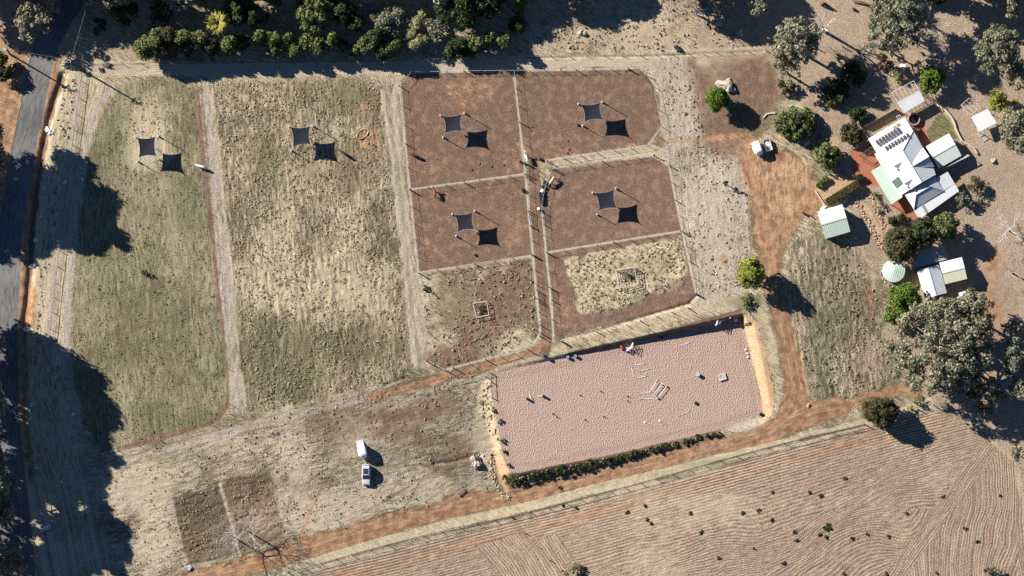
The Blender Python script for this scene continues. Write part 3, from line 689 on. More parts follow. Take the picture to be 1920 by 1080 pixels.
# ---- ground materials: one node tree, driven by where each surface lies
def ground_material():
    t = NT('ground_surface')
    def att(n):
        a = t.n('ShaderNodeAttribute', attribute_name=n); return a
    def split(a):
        s = t.n('ShaderNodeSeparateColor'); t.link(a.outputs['Color'], s.inputs[0])
        return [s.outputs[0], s.outputs[1], s.outputs[2], a.outputs['Alpha']]
    soil, red, straw, green = split(att('mask_a'))
    asph, sand, lane, plough = split(att('mask_b'))
    litter, ochre, brick, dark = split(att('mask_c'))
    fl = att('grain'); fs = t.n('ShaderNodeSeparateXYZ'); t.link(fl.outputs['Vector'], fs.inputs[0])
    u, v, hard = fs.outputs
    pos = t.n('ShaderNodeNewGeometry').outputs['Position']
    nc = t.noise(pos, 0.09, 3, 0.6, dim='2D')
    nm = t.noise(pos, 0.55, 4, 0.62, dim='2D')
    nf = t.noise(pos, 3.8, 3, 0.72, dim='2D')
    nx = t.noise(pos, 11.0, 2, 0.7, dim='2D')
    cmb = t.n('ShaderNodeCombineXYZ'); t.link(t.math('MULTIPLY', u, 2.3), cmb.inputs[0]); t.link(t.math('MULTIPLY', v, 0.42), cmb.inputs[1])
    ns = t.noise(cmb.outputs[0], 1.0, 3, 0.6, dim='2D')
    # noise that roughens every edge
    rough = t.math('ADD', t.math('MULTIPLY', nf, 0.55), t.math('ADD', t.math('MULTIPLY', nm, 0.17), t.math('MULTIPLY', ns, 0.48)))   # about 0.6 mean
    def f(m, k=0.9, a=0.2, b=0.8):
        x = t.math('ADD', m, t.math('MULTIPLY', t.math('SUBTRACT', rough, 0.60), t.math('MULTIPLY', k, 1.6)))
        return t.math('MULTIPLY', t.ramp01(x, a, b), t.ramp01(m, 0.0, 0.12))
    olive = t.mix(t.ramp01(nc, 0.35, 0.65), (0.130, 0.104, 0.060), (0.200, 0.150, 0.092))
    strw = t.mix(t.ramp01(t.math('ADD', t.math('MULTIPLY', nf, 0.5), t.math('MULTIPLY', ns, 0.5)), 0.36, 0.66), (0.38, 0.310, 0.200), (0.63, 0.530, 0.360))
    c = t.mix(f(straw, 1.15, 0.22, 0.82), olive, strw)
    gr = t.mix(t.ramp01(t.math('ADD', t.math('MULTIPLY', nf, 0.6), t.math('MULTIPLY', ns, 0.4)), 0.38, 0.64), (0.086, 0.092, 0.040), (0.200, 0.198, 0.098))
    c = t.mix(t.math('MULTIPLY', f(green, 1.0, 0.12, 0.95), 0.85), c, gr)
    lit = t.mix(t.ramp01(nf, 0.24, 0.78), (0.23, 0.162, 0.112), (0.53, 0.41, 0.295))
    c = t.mix(t.math('MULTIPLY', f(litter, 0.8), 0.9), c, lit)
    lan = t.mix(t.ramp01(nf, 0.24, 0.80), (0.28, 0.235, 0.185), (0.57, 0.48, 0.38))
    c = t.mix(t.math('MULTIPLY', f(lane, 1.0), 0.9), c, lan)
    # plough furrows
    ph = t.math('ADD', t.math('MULTIPLY', u, 2 * PI / 0.62), t.math('MULTIPLY', nm, 3.2))
    fur = t.math('SINE', ph)
    furh = t.math('MULTIPLY', fur, t.math('MULTIPLY', plough, t.math('ADD', t.math('MULTIPLY', hard, 0.7), t.math('MULTIPLY', nc, 0.5))))
    fmask = t.ramp01(t.math('ADD', t.math('MULTIPLY', fur, t.math('ADD', t.math('MULTIPLY', hard, 0.24), 0.02)), t.math('ADD', t.math('MULTIPLY', nf, 0.8), t.math('MULTIPLY', ns, 0.35))), 0.35, 0.85)
    plc = t.mix(fmask, (0.175, 0.108, 0.070), (0.53, 0.410, 0.295))
    plc = t.mix(t.math('MULTIPLY', f(straw, 0.9), 0.5), plc, (0.50, 0.415, 0.285))
    c = t.mix(f(plough, 0.5), c, plc)
    sl = t.mix(t.ramp01(nf, 0.22, 0.80), (0.108, 0.064, 0.043), (0.280, 0.178, 0.120))
    sl = t.mix(t.math('MULTIPLY', t.ramp01(nm, 0.45, 0.72), 0.45), sl, (0.335, 0.226, 0.155))
    c = t.mix(f(soil, 0.8), c, sl)
    rd = t.mix(t.ramp01(t.math('ADD', t.math('MULTIPLY', ns, 0.30), t.math('ADD', t.math('MULTIPLY', nf, 0.25), t.math('MULTIPLY', nm, 0.45))), 0.34, 0.66), (0.205, 0.106, 0.058), (0.490, 0.295, 0.168))
    c = t.mix(t.math('MULTIPLY', f(red, 0.8), 0.92), c, rd)
    oc = t.mix(t.ramp01(nf, 0.3, 0.7), (0.46, 0.285, 0.155), (0.68, 0.465, 0.285))
    c = t.mix(t.math('MULTIPLY', f(ochre, 0.7), 0.9), c, oc)
    sd = t.mix(t.ramp01(nx, 0.35, 0.65), (0.31, 0.212, 0.166), (0.535, 0.385, 0.310))
    sd = t.mix(t.math('MULTIPLY', t.ramp01(t.math('ADD', t.math('MULTIPLY', hard, 0.5), t.math('MULTIPLY', ns, 0.5)), 0.25, 0.75), 0.75), sd, (0.37, 0.256, 0.192))
    c = t.mix(f(sand, 0.35), c, sd)
    bk = t.mix(t.ramp01(nx, 0.3, 0.7), (0.30, 0.105, 0.06), (0.46, 0.19, 0.115))
    c = t.mix(f(brick, 0.2), c, bk)
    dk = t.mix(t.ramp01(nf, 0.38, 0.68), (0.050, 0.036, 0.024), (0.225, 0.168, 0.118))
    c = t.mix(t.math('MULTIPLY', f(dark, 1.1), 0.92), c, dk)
    ap = t.mix(t.ramp01(t.math('ADD', t.math('MULTIPLY', ns, 0.5), t.math('MULTIPLY', nc, 0.5)), 0.35, 0.65), (0.105, 0.104, 0.101), (0.205, 0.200, 0.190))
    ap = t.mix(t.math('MULTIPLY', t.ramp01(nx, 0.5, 0.75), 0.3), ap, (0.20, 0.19, 0.175))
    c = t.mix(f(asph, 0.12), c, ap)
    tone = t.math('ADD', t.math('MULTIPLY', nf, 0.45), t.math('ADD', t.math('MULTIPLY', nx, 0.40), t.math('MULTIPLY', nm, 0.25)))
    calm = t.math('ADD', t.math('MULTIPLY', asph, 0.8), t.math('ADD', t.math('MULTIPLY', brick, 0.6), t.math('MULTIPLY', sand, 0.55)), clamp=True)
    calm = t.math('ADD', calm, t.math('MULTIPLY', t.math('ADD', soil, red), 0.35), clamp=True)
    tn = t.n('ShaderNodeMapRange', clamp=True); t.link(tone, tn.inputs['Value'])
    tn.inputs['From Min'].default_value = 0.40; tn.inputs['From Max'].default_value = 0.70; tn.inputs['To Min'].default_value = 0.72; tn.inputs['To Max'].default_value = 1.24
    mxg = t.n('ShaderNodeMix', data_type='FLOAT'); t.link(calm, mxg.inputs[0]); t.link(tn.outputs[0], mxg.inputs[2]); mxg.inputs[3].default_value = 1.0
    vm = t.n('ShaderNodeVectorMath', operation='SCALE'); t.link(c, vm.inputs[0]); t.link(mxg.outputs[0], vm.inputs['Scale']); c = vm.outputs[0]
    # heights for the small relief
    vor = t.n('ShaderNodeTexVoronoi', feature='F1', voronoi_dimensions='2D'); t.link(pos, vor.inputs['Vector']); vor.inputs['Scale'].default_value = 3.3
    hoof = t.math('MULTIPLY', vor.outputs['Distance'], t.math('ADD', t.math('MULTIPLY', sand, 1.15), t.math('MULTIPLY', soil, 0.33)))
    smooth = t.math('SUBTRACT', 1.0, t.math('ADD', t.math('MULTIPLY', asph, 0.93), t.math('MULTIPLY', brick, 0.8), clamp=True), clamp=True)
    gk = t.math('SUBTRACT', 1.0, t.math('MULTIPLY', t.math('ADD', sand, t.math('MULTIPLY', red, 0.5), clamp=True), 0.7))
    h = t.math('MULTIPLY', t.math('ADD', t.math('MULTIPLY', nf, 1.0), t.math('MULTIPLY', nx, 0.35)), t.math('MULTIPLY', smooth, gk))
    h = t.math('ADD', h, t.math('MULTIPLY', t.math('MULTIPLY', ns, 0.28), t.math('MULTIPLY', smooth, t.math('SUBTRACT', 1.0, t.math('ADD', sand, t.math('ADD', soil, litter), clamp=True), clamp=True))))
    h = t.math('ADD', h, t.math('MULTIPLY', hoof, 0.95))
    h = t.math('ADD', h, t.math('MULTIPLY', furh, 0.27))
    return t.finish(c, 0.95, 0.08, h, 0.13, 0.85)
GMAT = ground_material()

# ---- one sheet, parted along the lines the eye parts it
FXc = (XX[:-1, :-1] + XX[1:, 1:]) / 2; FYc = (YY[:-1, :-1] + YY[1:, 1:]) / 2
LAB = np.zeros(FXc.shape, np.int16)
def cell(a): return 0.25 * (a[:-1, :-1] + a[1:, :-1] + a[:-1, 1:] + a[1:, 1:])
def lab_poly(px, idx, infl=0.0):
    q = GL(px); xs = [p[0] for p in q]; ys = [p[1] for p in q]
    i0, i1 = np.searchsorted(GY, [min(ys) - 1, max(ys) + 1]); j0, j1 = np.searchsorted(GX, [min(xs) - 1, max(xs) + 1])
    s = (slice(max(i0 - 1, 0), i1), slice(max(j0 - 1, 0), j1))
    sd = poly_sd(FXc[s], FYc[s], q)
    LAB[s] = np.where(sd < infl, idx, LAB[s])
SURF = [('ground', 'dry straw coloured ground and leaf litter around the paddocks')]
def surf(name, label, polys):
    SURF.append((name, label)); k = len(SURF) - 1
    for p in polys: lab_poly(p, k)
    return k
surf('paddock', 'mown olive green grass paddock nearest the sealed road', [P1_PX])
surf('paddock', 'coarse straw coloured grass paddock between the two long lanes', [P2_PX])
surf('paddock', 'bare brown dirt paddock in the upper left of the dirt group, holding a bay horse', [PA_PX])
surf('paddock', 'bare brown dirt paddock with cut off corners beside the top track', [PB_PX])
surf('paddock', 'bare brown dirt paddock above the small patchy grass paddock', [PC_PX])
surf('paddock', 'bare reddish brown dirt paddock east of the narrow lane', [PD_PX])
surf('paddock', 'small patchy brown grass paddock with the smaller tree guard', [PE_PX])
surf('paddock', 'tussocky straw grass paddock with the larger tree guard', [PF_PX])
k = surf('ploughed_field', 'furrowed brown field below the dirt track', [PL_PX])
k = surf('dirt_track', 'red dirt track and yard running past the arena to the house', [])
mr = cell(M['red']); LAB[(mr > 0.55) & (LAB == 0) & (FXc > P(640, 0)[0])] = k
k = surf('riding_arena', 'pink sand riding arena with scattered jump poles', [])
lab_poly(AR_PX, k, 0.1)
surf('lawn', 'small green lawn behind the house', [LAWN_PX])
surf('paving', 'red brick paving in front of the house', [PAVE1])
surf('paving', 'red brick paving beside the round spa', [PAVE2])
surf('paving', 'red brick paving at the house verandah corner', [PAVE3])
surf('courtyard', 'pale gravel courtyard between the clipped hedges', [COURT_PX])
surf('road', 'grey sealed road along the left edge', [ROAD_PX])

vid = np.arange(NYR * NXR).reshape(NYR, NXR)
quads = np.stack([vid[:-1, :-1], vid[:-1, 1:], vid[1:, 1:], vid[1:, :-1]], -1).reshape(-1, 4)
labf = LAB.ravel()
Vall = np.stack([XX, YY, ZZ], -1).reshape(-1, 3)
def chan(*ks): return np.stack([M[k].ravel() for k in ks], -1).astype(np.float32)
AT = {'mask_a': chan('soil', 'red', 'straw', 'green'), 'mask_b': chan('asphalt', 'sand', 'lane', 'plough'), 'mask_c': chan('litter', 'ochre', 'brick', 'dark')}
GR = np.stack([FU.ravel(), FV.ravel(), PHASE_HARD.ravel()], -1).astype(np.float32)
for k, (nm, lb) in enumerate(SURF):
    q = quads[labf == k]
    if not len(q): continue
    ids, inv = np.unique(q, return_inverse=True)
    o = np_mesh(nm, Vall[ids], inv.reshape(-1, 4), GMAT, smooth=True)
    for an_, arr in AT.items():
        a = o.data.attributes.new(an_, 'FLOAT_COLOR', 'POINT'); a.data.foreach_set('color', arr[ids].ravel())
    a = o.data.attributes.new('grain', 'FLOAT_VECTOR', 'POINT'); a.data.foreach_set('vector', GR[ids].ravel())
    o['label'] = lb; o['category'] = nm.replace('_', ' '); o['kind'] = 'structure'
# ================================================================== MATERIALS FOR THINGS
MT = {
    'roof_white': roof_mat('white_roof_sheet', (0.80, 0.80, 0.78)),
    'roof_green': roof_mat('pale_green_roof_sheet', (0.52, 0.64, 0.52)),
    'roof_cream': roof_mat('cream_green_roof_sheet', (0.74, 0.79, 0.69)),
    'roof_zinc_and_shade': roof_mat('zinc_and_shaded_roof_sheet', (0.60, 0.62, 0.63), dirt=(0.42, 0.40, 0.37)),  # also laid on white slopes turned from the sun, shade put into its colour
    'roof_grey': roof_mat('dark_grey_roof_sheet', (0.40, 0.40, 0.39), dirt=(0.25, 0.2, 0.16)),  # darker grey sheet with brown patches
    'roof_lichen': roof_mat('yellowed_roof_sheet', (0.72, 0.71, 0.50), dirt=(0.6, 0.55, 0.36)),
    'ridge': simple('ridge_capping', (0.55, 0.57, 0.57), 0.5),
    'ridge_green': simple('green_ridge_capping', (0.40, 0.48, 0.40), 0.5),
    'wall': simple('rendered_wall', (0.62, 0.56, 0.46), 0.85),
    'wall_brick': simple('brick_wall', (0.34, 0.17, 0.11), 0.9, scale=8),
    'wall_green': simple('green_sheet_wall', (0.30, 0.38, 0.30), 0.6),
    'glass': simple('window_glass', (0.03, 0.04, 0.05), 0.08, 0.6),
    'frame': simple('pale_frame', (0.72, 0.72, 0.70), 0.5),
    'solar': simple('solar_cell', (0.085, 0.075, 0.075), 0.25, 0.5, 0.1),
    'alu': simple('aluminium', (0.70, 0.70, 0.70), 0.35, 0.5),
    'white': simple('white_paint', (0.80, 0.80, 0.79), 0.45, 0.4, 0.04),
    'silver': simple('silver_paint', (0.56, 0.58, 0.62), 0.28, 0.6, 0.04),
    'black': simple('black_plastic', (0.018, 0.018, 0.022), 0.5, 0.3),
    'navy': simple('navy_plastic', (0.012, 0.016, 0.055), 0.5, 0.4),
    'blue': simple('blue_plastic', (0.04, 0.07, 0.26), 0.4, 0.4),
    'lid': simple('grey_blue_lid', (0.22, 0.26, 0.36), 0.5),
    'redp': simple('red_plastic', (0.42, 0.05, 0.035), 0.5, 0.3),
    'brown': simple('brown_plastic', (0.09, 0.045, 0.03), 0.6, 0.3),
    'tyre': simple('tyre_rubber', (0.022, 0.022, 0.022), 0.9, 0.1),
    'steel': simple('galvanised_steel', (0.45, 0.46, 0.47), 0.4, 0.5),
    'wood': simple('weathered_wood', (0.34, 0.28, 0.21), 0.9, 0.1, 0.25, 6),
    'wood_dark': simple('dark_treated_wood', (0.13, 0.10, 0.075), 0.9, 0.1, 0.25, 6),
    'wood_pale': simple('grey_bleached_wood', (0.52, 0.48, 0.42), 0.85, 0.1, 0.2, 6),
    'pole_wood': simple('power_pole_timber', (0.11, 0.085, 0.065), 0.9, 0.1, 0.25, 5),
    'porcelain': simple('insulator', (0.7, 0.7, 0.68), 0.3),
    'wire': simple('fence_wire', (0.17, 0.165, 0.16), 0.5, 0.3),
    'cable': simple('power_cable', (0.42, 0.42, 0.43), 0.5, 0.3),
    'tape': simple('white_electric_tape', (0.78, 0.74, 0.68), 0.8, 0.1, 0.04),
    'sail': simple('black_shade_cloth', (0.021, 0.022, 0.030), 0.85, 0.1, 0.12, 2.0),
    'sail_hem': simple('pale_sail_hem', (0.52, 0.50, 0.44), 0.7),
    'rock': simple('pale_rock', (0.46, 0.40, 0.31), 0.95, 0.1, 0.3, 2.5, bump=0.2),
    'limestone': simple('limestone_block', (0.72, 0.70, 0.66), 0.95, 0.1, 0.12, 2.5, bump=0.15),
    'rubble': simple('orange_rubble', (0.44, 0.32, 0.22), 0.95, 0.1, 0.4, 1.2),
    'plastic_sheet': simple('pale_blue_grey_sheet', (0.62, 0.66, 0.70), 0.5, 0.3, 0.1),
    'terracotta': simple('tub_rim', (0.35, 0.20, 0.15), 0.7),
    'water': simple('dark_water', (0.012, 0.016, 0.02), 0.05, 0.6),
    'concrete': simple('grey_concrete', (0.42, 0.40, 0.37), 0.9),
    'pale_wall': simple('pale_garden_wall', (0.62, 0.50, 0.38), 0.9, 0.1, 0.12),
    'h_white': simple('white_horse_coat', (0.72, 0.70, 0.68), 0.7, 0.2, 0.06),
    'h_bay': simple('bay_horse_coat', (0.14, 0.055, 0.032), 0.6, 0.3, 0.2),
    'h_chest': simple('chestnut_horse_coat', (0.24, 0.085, 0.045), 0.6, 0.3, 0.2),
    'h_dark': simple('dark_brown_horse_coat', (0.035, 0.022, 0.018), 0.5, 0.3, 0.2),
    'h_buck': simple('buckskin_horse_coat', (0.60, 0.46, 0.31), 0.6, 0.3, 0.1),
    'mane_dark': simple('dark_mane', (0.02, 0.015, 0.012), 0.7),
    'mane_pale': simple('pale_mane', (0.62, 0.58, 0.52), 0.7),
    'bark': simple('grey_bark', (0.33, 0.28, 0.23), 0.95, 0.05, 0.3, 2.0),
    'bark_dark': simple('dark_bark', (0.12, 0.09, 0.07), 0.95, 0.05, 0.3, 2.0),
    'bark_white': simple('bleached_bark', (0.62, 0.58, 0.54), 0.9, 0.05, 0.15, 2.0),
}

def add_uv_planar(o, ax):
    """UV.x = metres across the ribs, for corrugated sheet; ax = 2-d unit vector across the ribs"""
    me = o.data
    uv = me.uv_layers.new(name='UVMap')
    co = np.empty(len(me.vertices) * 3, np.float32); me.vertices.foreach_get('co', co); co = co.reshape(-1, 3)
    li = np.empty(len(me.loops), np.int32); me.loops.foreach_get('vertex_index', li)
    p = co[li]
    u = p[:, 0] * ax[0] + p[:, 1] * ax[1]; v = -p[:, 0] * ax[1] + p[:, 1] * ax[0]
    uv.data.foreach_set('uv', np.stack([u, v], -1).astype(np.float32).ravel())

def sheet(name, pts, t, mat, parent, ribs, label=None):
    """roof plane: 3-d corner points in the parent's frame; ribs = 2-d vector ACROSS the ribs"""
    mb = MB()
    a = Vector(pts[1]) - Vector(pts[0]); b = Vector(pts[2]) - Vector(pts[0])
    if a.cross(b).z < 0: pts = pts[::-1]
    mb.slab(pts, t)
    o = mb.build(name, mat, parent, label=label)
    add_uv_planar(o, ribs)
    return o

def gable_shed(name, label, cat, W, N, E, S, hw, hr, wall, roof_a, roof_b, ridge, over=0.25, along=True, extra=None):
    """rectangular shed from its four roof-corner photo pixels (W,N,E,S order round the roof); ridge runs from the middle of W-S to the middle of N-E (along=True)"""
    cs = [Vector((*P(*p, hw), 0)) for p in (W, N, E, S)]
    c = sum(cs, Vector()) / 4
    x = ((cs[1] - cs[0]) + (cs[2] - cs[3])).normalized()
    rz = math.atan2(x.y, x.x)
    L = ((cs[1] - cs[0]).length + (cs[2] - cs[3]).length) / 2; D = ((cs[3] - cs[0]).length + (cs[2] - cs[1]).length) / 2
    z0 = h1(c.x, c.y)
    t = thing(name, label, cat, (c.x, c.y, z0), rz)
    hl, hd = L / 2, D / 2
    if along:
        sheet('roof', [(-hl, hd, hw), (hl, hd, hw), (hl, 0, hr), (-hl, 0, hr)], 0.05, roof_a, t, (1, 0))
        sheet('roof', [(-hl, -hd, hw), (hl, -hd, hw), (hl, -0.004, hr), (-hl, -0.004, hr)], 0.05, roof_b, t, (1, 0))
        MB().box((0, 0, hr + 0.02), (L + 0.05, 0.28, 0.05)).build('ridge_cap', ridge, t)
    else:
        sheet('roof', [(-hl, hd, hw), (-hl, -hd, hw), (0, -hd, hr), (0, hd, hr)], 0.05, roof_a, t, (0, 1))
        sheet('roof', [(hl, hd, hw), (hl, -hd, hw), (0.004, -hd, hr), (0.004, hd, hr)], 0.05, roof_b, t, (0, 1))
        MB().box((0, 0, hr + 0.02), (0.28, D + 0.05, 0.05)).build('ridge_cap', ridge, t)
    hl -= over; hd -= over
    if along: prof = [(-hd, 0), (hd, 0), (hd, hw - 0.08), (0, hr - 0.12), (-hd, hw - 0.08)]; vs = [(sx * hl, y, z) for sx in (-1, 1) for y, z in prof]
    else: prof = [(-hl, 0), (hl, 0), (hl, hw - 0.08), (0, hr - 0.12), (-hl, hw - 0.08)]; vs = [(y, sx * hd, z) for sx in (-1, 1) for y, z in prof]
    mb = MB(); mb.add(vs, [(0, 1, 2, 3, 4), (9, 8, 7, 6, 5)] + [(i, (i + 1) % 5, (i + 1) % 5 + 5, i + 5) for i in range(5)])
    mb.build('wall', wall, t)
    d = MB().box((0, -hd - 0.03, 1.05), (1.8, 0.06, 2.1)).build('door', MT['frame'], t)
    MB().box((0.75, -hd - 0.08, 1.05), (0.06, 0.06, 0.2)).build('handle', MT['steel'], d)
    if extra: extra(t, L, D)
    return t

# ------------------------------------------------------------------ the house
HO = Vector((*P(1628, 261, 2.6), 0))
HA = Vector((0.507, -0.862, 0)); HB = Vector((0.862, 0.507, 0))          # long axis (down right) and cross axis (up right)
HZ = h1(HO.x, HO.y)
house = thing('house', 'large homestead with white metal roofs, shaded slopes coloured grey, and rows of solar panels', 'house', (HO.x, HO.y, HZ), math.atan2(HB.y, HB.x))
# in the house frame x = b (up right), y = -a (towards the sun side)
def hp(a, b, z): return (b / PXM, -a / PXM, z)
W_ = MT['roof_white']
def hroof(nm, pts, mat=W_, ribs=(1, 0), label=None): return sheet(nm, [hp(*p) for p in pts], 0.05, mat, house, ribs, label)
# front verandah, then the hipped main roof
hroof('verandah_roof', [(-1, 0, 2.6), (-1, 80, 2.6), (28.5, 80, 3.05), (28.5, 0, 3.05)], label='low white front roof carrying the solar panels')
E0 = 3.1
hroof('roof', [(28.5, 0, E0), (28.5, 81, E0), (52, 43, 4.9)])                                       # hip to the front
hroof('roof', [(28.6, 0, E0), (52, 42.8, 4.9), (122, 42.8, 4.9), (122, 0, E0)], ribs=(0, 1))          # long sunny side
hroof('roof', [(28.6, 81, E0 - 0.003), (52, 43.1, 4.9), (122, 43.1, 4.9), (122, 74, 3.42), (107, 78, 3.24)], ribs=(0, 1), mat=MT['roof_zinc_and_shade'])  # white slope turned from the sun, its shade coloured grey
MB().tube([hp(52, 42.9, 4.95), hp(122, 42.9, 4.95)], 0.09, 6).build('ridge_cap', MT['ridge'], house)
MB().tube([hp(28.5, 81, E0 + .05), hp(52, 42.9, 4.95)], 0.08, 6).build('ridge_cap', MT['ridge'], house)
# cross gable on the far side
hroof('roof', [(66, 79.5, 3.55), (87, 79.5, 4.85), (87, 43.5, 4.86), (80, 50, 4.6)], ribs=(0, 1))
hroof('roof', [(108, 79.5, 3.5), (87.1, 79.5, 4.85), (87.1, 43.5, 4.86), (92, 47, 4.62)], ribs=(0, 1), mat=MT['roof_zinc_and_shade'])  # far face of the cross gable, shade painted as greyer sheet
MB().tube([hp(87, 44, 4.9), hp(87, 79.5, 4.9)], 0.08, 6).build('ridge_cap', MT['ridge'], house)
MB().add([hp(66, 79, 2.4), hp(108, 79, 2.4), hp(108, 79, 3.45), hp(87, 79, 4.78), hp(66, 79, 3.5)], [(0, 1, 2, 3, 4)]).build('gable_wall', MT['wall'], house)
# lower verandah strip on the garden side and the pale green lean-to beyond it
hroof('verandah_roof', [(29.5, -4.5, 2.62), (29.5, -0.3, 3.0), (126, -0.3, 3.0), (126, -4.5, 2.62)], ribs=(0, 1))
hroof('verandah_roof', [(54.5, -26, 2.35), (54.5, -4.8, 2.55), (127, -4.8, 2.55), (127, -25.5, 2.35)], ribs=(0, 1), mat=MT['roof_green'], label='flat pale green lean-to roof')
for a in (56, 79, 102, 125): MB().box(hp(a, -25, 1.16), (0.1, 0.1, 2.32)).build('verandah_post', MT['frame'], house)
hroof('roof_panel', [(91, -4, 2.98), (89.5, 12, 3.72), (105, 12, 3.72), (107, -2, 3.1)], mat=simple('dark_grey_green_sheet', (0.13, 0.17, 0.15), 0.3, 0.4), label='dark grey green square of roof')  # square of darker grey green sheet set in the lower slope
# two gablets on the sunny side
for a in (68.5, 106.5):
    g = hroof('dormer', [(a - 11, 14.5, 3.72), (a, 13.8, 4.42), (a, 32, 4.46), (a - 2, 30, 4.4)], ribs=(1, 0))
    hroof('dormer', [(a + 11, 16.5, 3.78), (a + .1, 13.8, 4.42), (a + .1, 32, 4.46), (a + 2, 30, 4.4)], mat=MT['roof_zinc_and_shade'])  # shaded gablet face, shade put into the grey colour
    MB().add([hp(a - 11, 15.2, 3.6), hp(a + 11, 16.8, 3.6), hp(a, 14.2, 4.36)], [(0, 1, 2)]).build('gable_wall', MT['wall'], house)
# shaded rear gable end, then the rear block with its hipped roof
MB().add([hp(121.5, 1, 2.4), hp(121.5, 74, 2.4), hp(121.5, 73.5, 3.4), hp(121.5, 43, 4.84), hp(121.5, 1, 3.05)], [(0, 1, 2, 3, 4)]).build('gable_wall', MT['wall'], house)
R1, R2 = (136, 22.5, 3.75), (136, 54, 3.75)
hroof('roof', [(124, 5, 2.92), R1, (157, 6, 2.62)], ribs=(0, 1))
hroof('roof', [(157.1, 6, 2.62), R1, R2, (156, 72.5, 2.62)], mat=MT['roof_zinc_and_shade'])  # rear slopes coloured grey for the shade of the main gable
hroof('roof', [(155.9, 72.5, 2.62), R2, (124, 72, 2.92)], ribs=(0, 1), mat=MT['roof_zinc_and_shade'])
hroof('roof', [(124, 5.1, 2.92), (124, 71.9, 2.92), R2, R1], mat=MT['roof_zinc_and_shade'])
MB().tube([hp(157, 6, 2.67), hp(*R1[:2], 3.8), hp(*R2[:2], 3.8), hp(156, 72, 2.67)], 0.07, 6).build('ridge_cap', MT['ridge'], house)
hroof('roof', [(128, 72.8, 2.72), (128, 97, 2.6), (155, 97, 2.45), (155, 72.8, 2.55)], mat=MT['roof_zinc_and_shade'])  # flat roof lying in shade, painted grey for it
hroof('verandah_roof', [(157.4, 5, 2.52), (155.4, 97, 2.44), (170, 97, 2.2), (178, 5, 2.2)], label='low white rear verandah roof')
hroof('roof_panel', [(157.5, 22, 2.575), (157.5, 26.5, 2.575), (176, 26.5, 2.3), (176, 22, 2.3)], mat=simple('clear_sheet', (0.33, 0.33, 0.30), 0.3, 0.4))
# walls
MB().prism([hp(5, 4, 0)[:2], hp(5, 76, 0)[:2], hp(122, 74, 0)[:2], hp(122, 3, 0)[:2]], 0, 2.55).build('wall', MT['wall'], house)
MB().prism([hp(121.4, 8, 0)[:2], hp(121.4, 70, 0)[:2], hp(154, 69, 0)[:2], hp(154, 9, 0)[:2]], 0, 2.45).build('wall', MT['wall'], house)
for a, b in ((177, 6), (174, 50), (171, 95)): MB().box(hp(a, b, 1.1), (0.12, 0.12, 2.2)).build('verandah_post', MT['frame'], house)
for a in (18, 45, 75, 105):
    w_ = MB().box(hp(a, 3.6, 1.5), (0.08, 1.5, 1.1)).build('window', MT['glass'], house); MB().box(hp(a, 3.3, 0.9), (0.16, 1.7, 0.08)).build('sill', MT['frame'], w_)
for a, b in ((116, 22), (70, 16), (108, 16)):
    MB().lathe([(0.14, 0), (0.14, 0.55), (0.22, 0.6), (0.22, 0.72), (0.05, 0.8)], hp(a + 6, b, 3.55), 10).build('roof_vent', MT['frame'], house)
# solar panels: two tilted rows
for (p0, p1, n, dz) in (((1645.5, 267), (1684, 243.5), 8, 0.55), ((1663, 279), (1702.5, 255.5), 8, 0.30)):
    A = Vector((*P(*p0, 3.2), 0)); B = Vector((*P(*p1, 3.2), 0))
    for i in range(n):
        q = A.lerp(B, i / (n - 1))
        l = Matrix.Rotation(-house.rotation_euler.z, 4, 'Z') @ (q - Vector((HO.x, HO.y, 0)))
        aa = -l.y * PXM; zz = (2.6 + 0.45 * aa / 28.5 if aa < 28.5 else 3.1 + 1.8 * (aa - 28.5) / 23.5) + dz * 0.5 + 0.16
        so_ = MB().box((l.x, l.y, zz), (0.60, 1.2, 0.05), rx=math.radians(-14 if dz > 0.5 else -8)).build('solar_panel', MT['solar'], house)
        MB().box((l.x, l.y - 0.0, zz - 0.055), (0.665, 1.26, 0.04), rx=math.radians(-14 if dz > 0.5 else -8)).build('frame', MT['alu'], so_)
for (b, a) in ((54, 4), (62, 3)):
    so_ = MB().box(hp(a + 2, b, 2.82), (0.75, 0.55, 0.05), rx=math.radians(-8)).build('solar_panel', simple('amber_cell', (0.30, 0.24, 0.15), 0.3), house)
# tank, sheds and the rest
gable_shed('garage', 'white gabled garage behind the house with a timber screen along one side', 'garage', (1734.5, 275.5), (1779.5, 250), (1802.5, 292), (1761, 315.5), 2.5, 3.2, MT['wall'], MT['roof_white'], MT['roof_cream'], MT['ridge'])
gable_shed('shed', 'small gabled shed with a cream roof, its shaded slope coloured pale green, below the courtyard', 'shed', (1532.3, 397.6), (1579, 383.8), (1593.8, 435.3), (1547.4, 448.7), 2.55, 3.3, MT['wall_green'], MT['roof_cream'], MT['roof_green'], MT['ridge_green'])  # slope away from the sun gets a greener sheet, shade put into colour
gable_shed('shed', 'gabled farm shed with a yellowed white roof right of the zinc roofed shed', 'shed', (1762.4, 492), (1803.8, 482.4), (1813.2, 522.5), (1770.2, 533.8), 3.0, 3.6, MT['wall'], MT['roof_white'], MT['roof_lichen'], MT['ridge'])
gable_shed('shed', 'gabled farm shed with a streaky zinc roof between the water tank and the yellowed shed', 'shed', (1718, 508.2), (1762, 495.5), (1774, 550), (1735, 560), 3.1, 3.9, MT['wall'], MT['roof_white'], MT['roof_zinc_and_shade'], MT['ridge'], along=False)

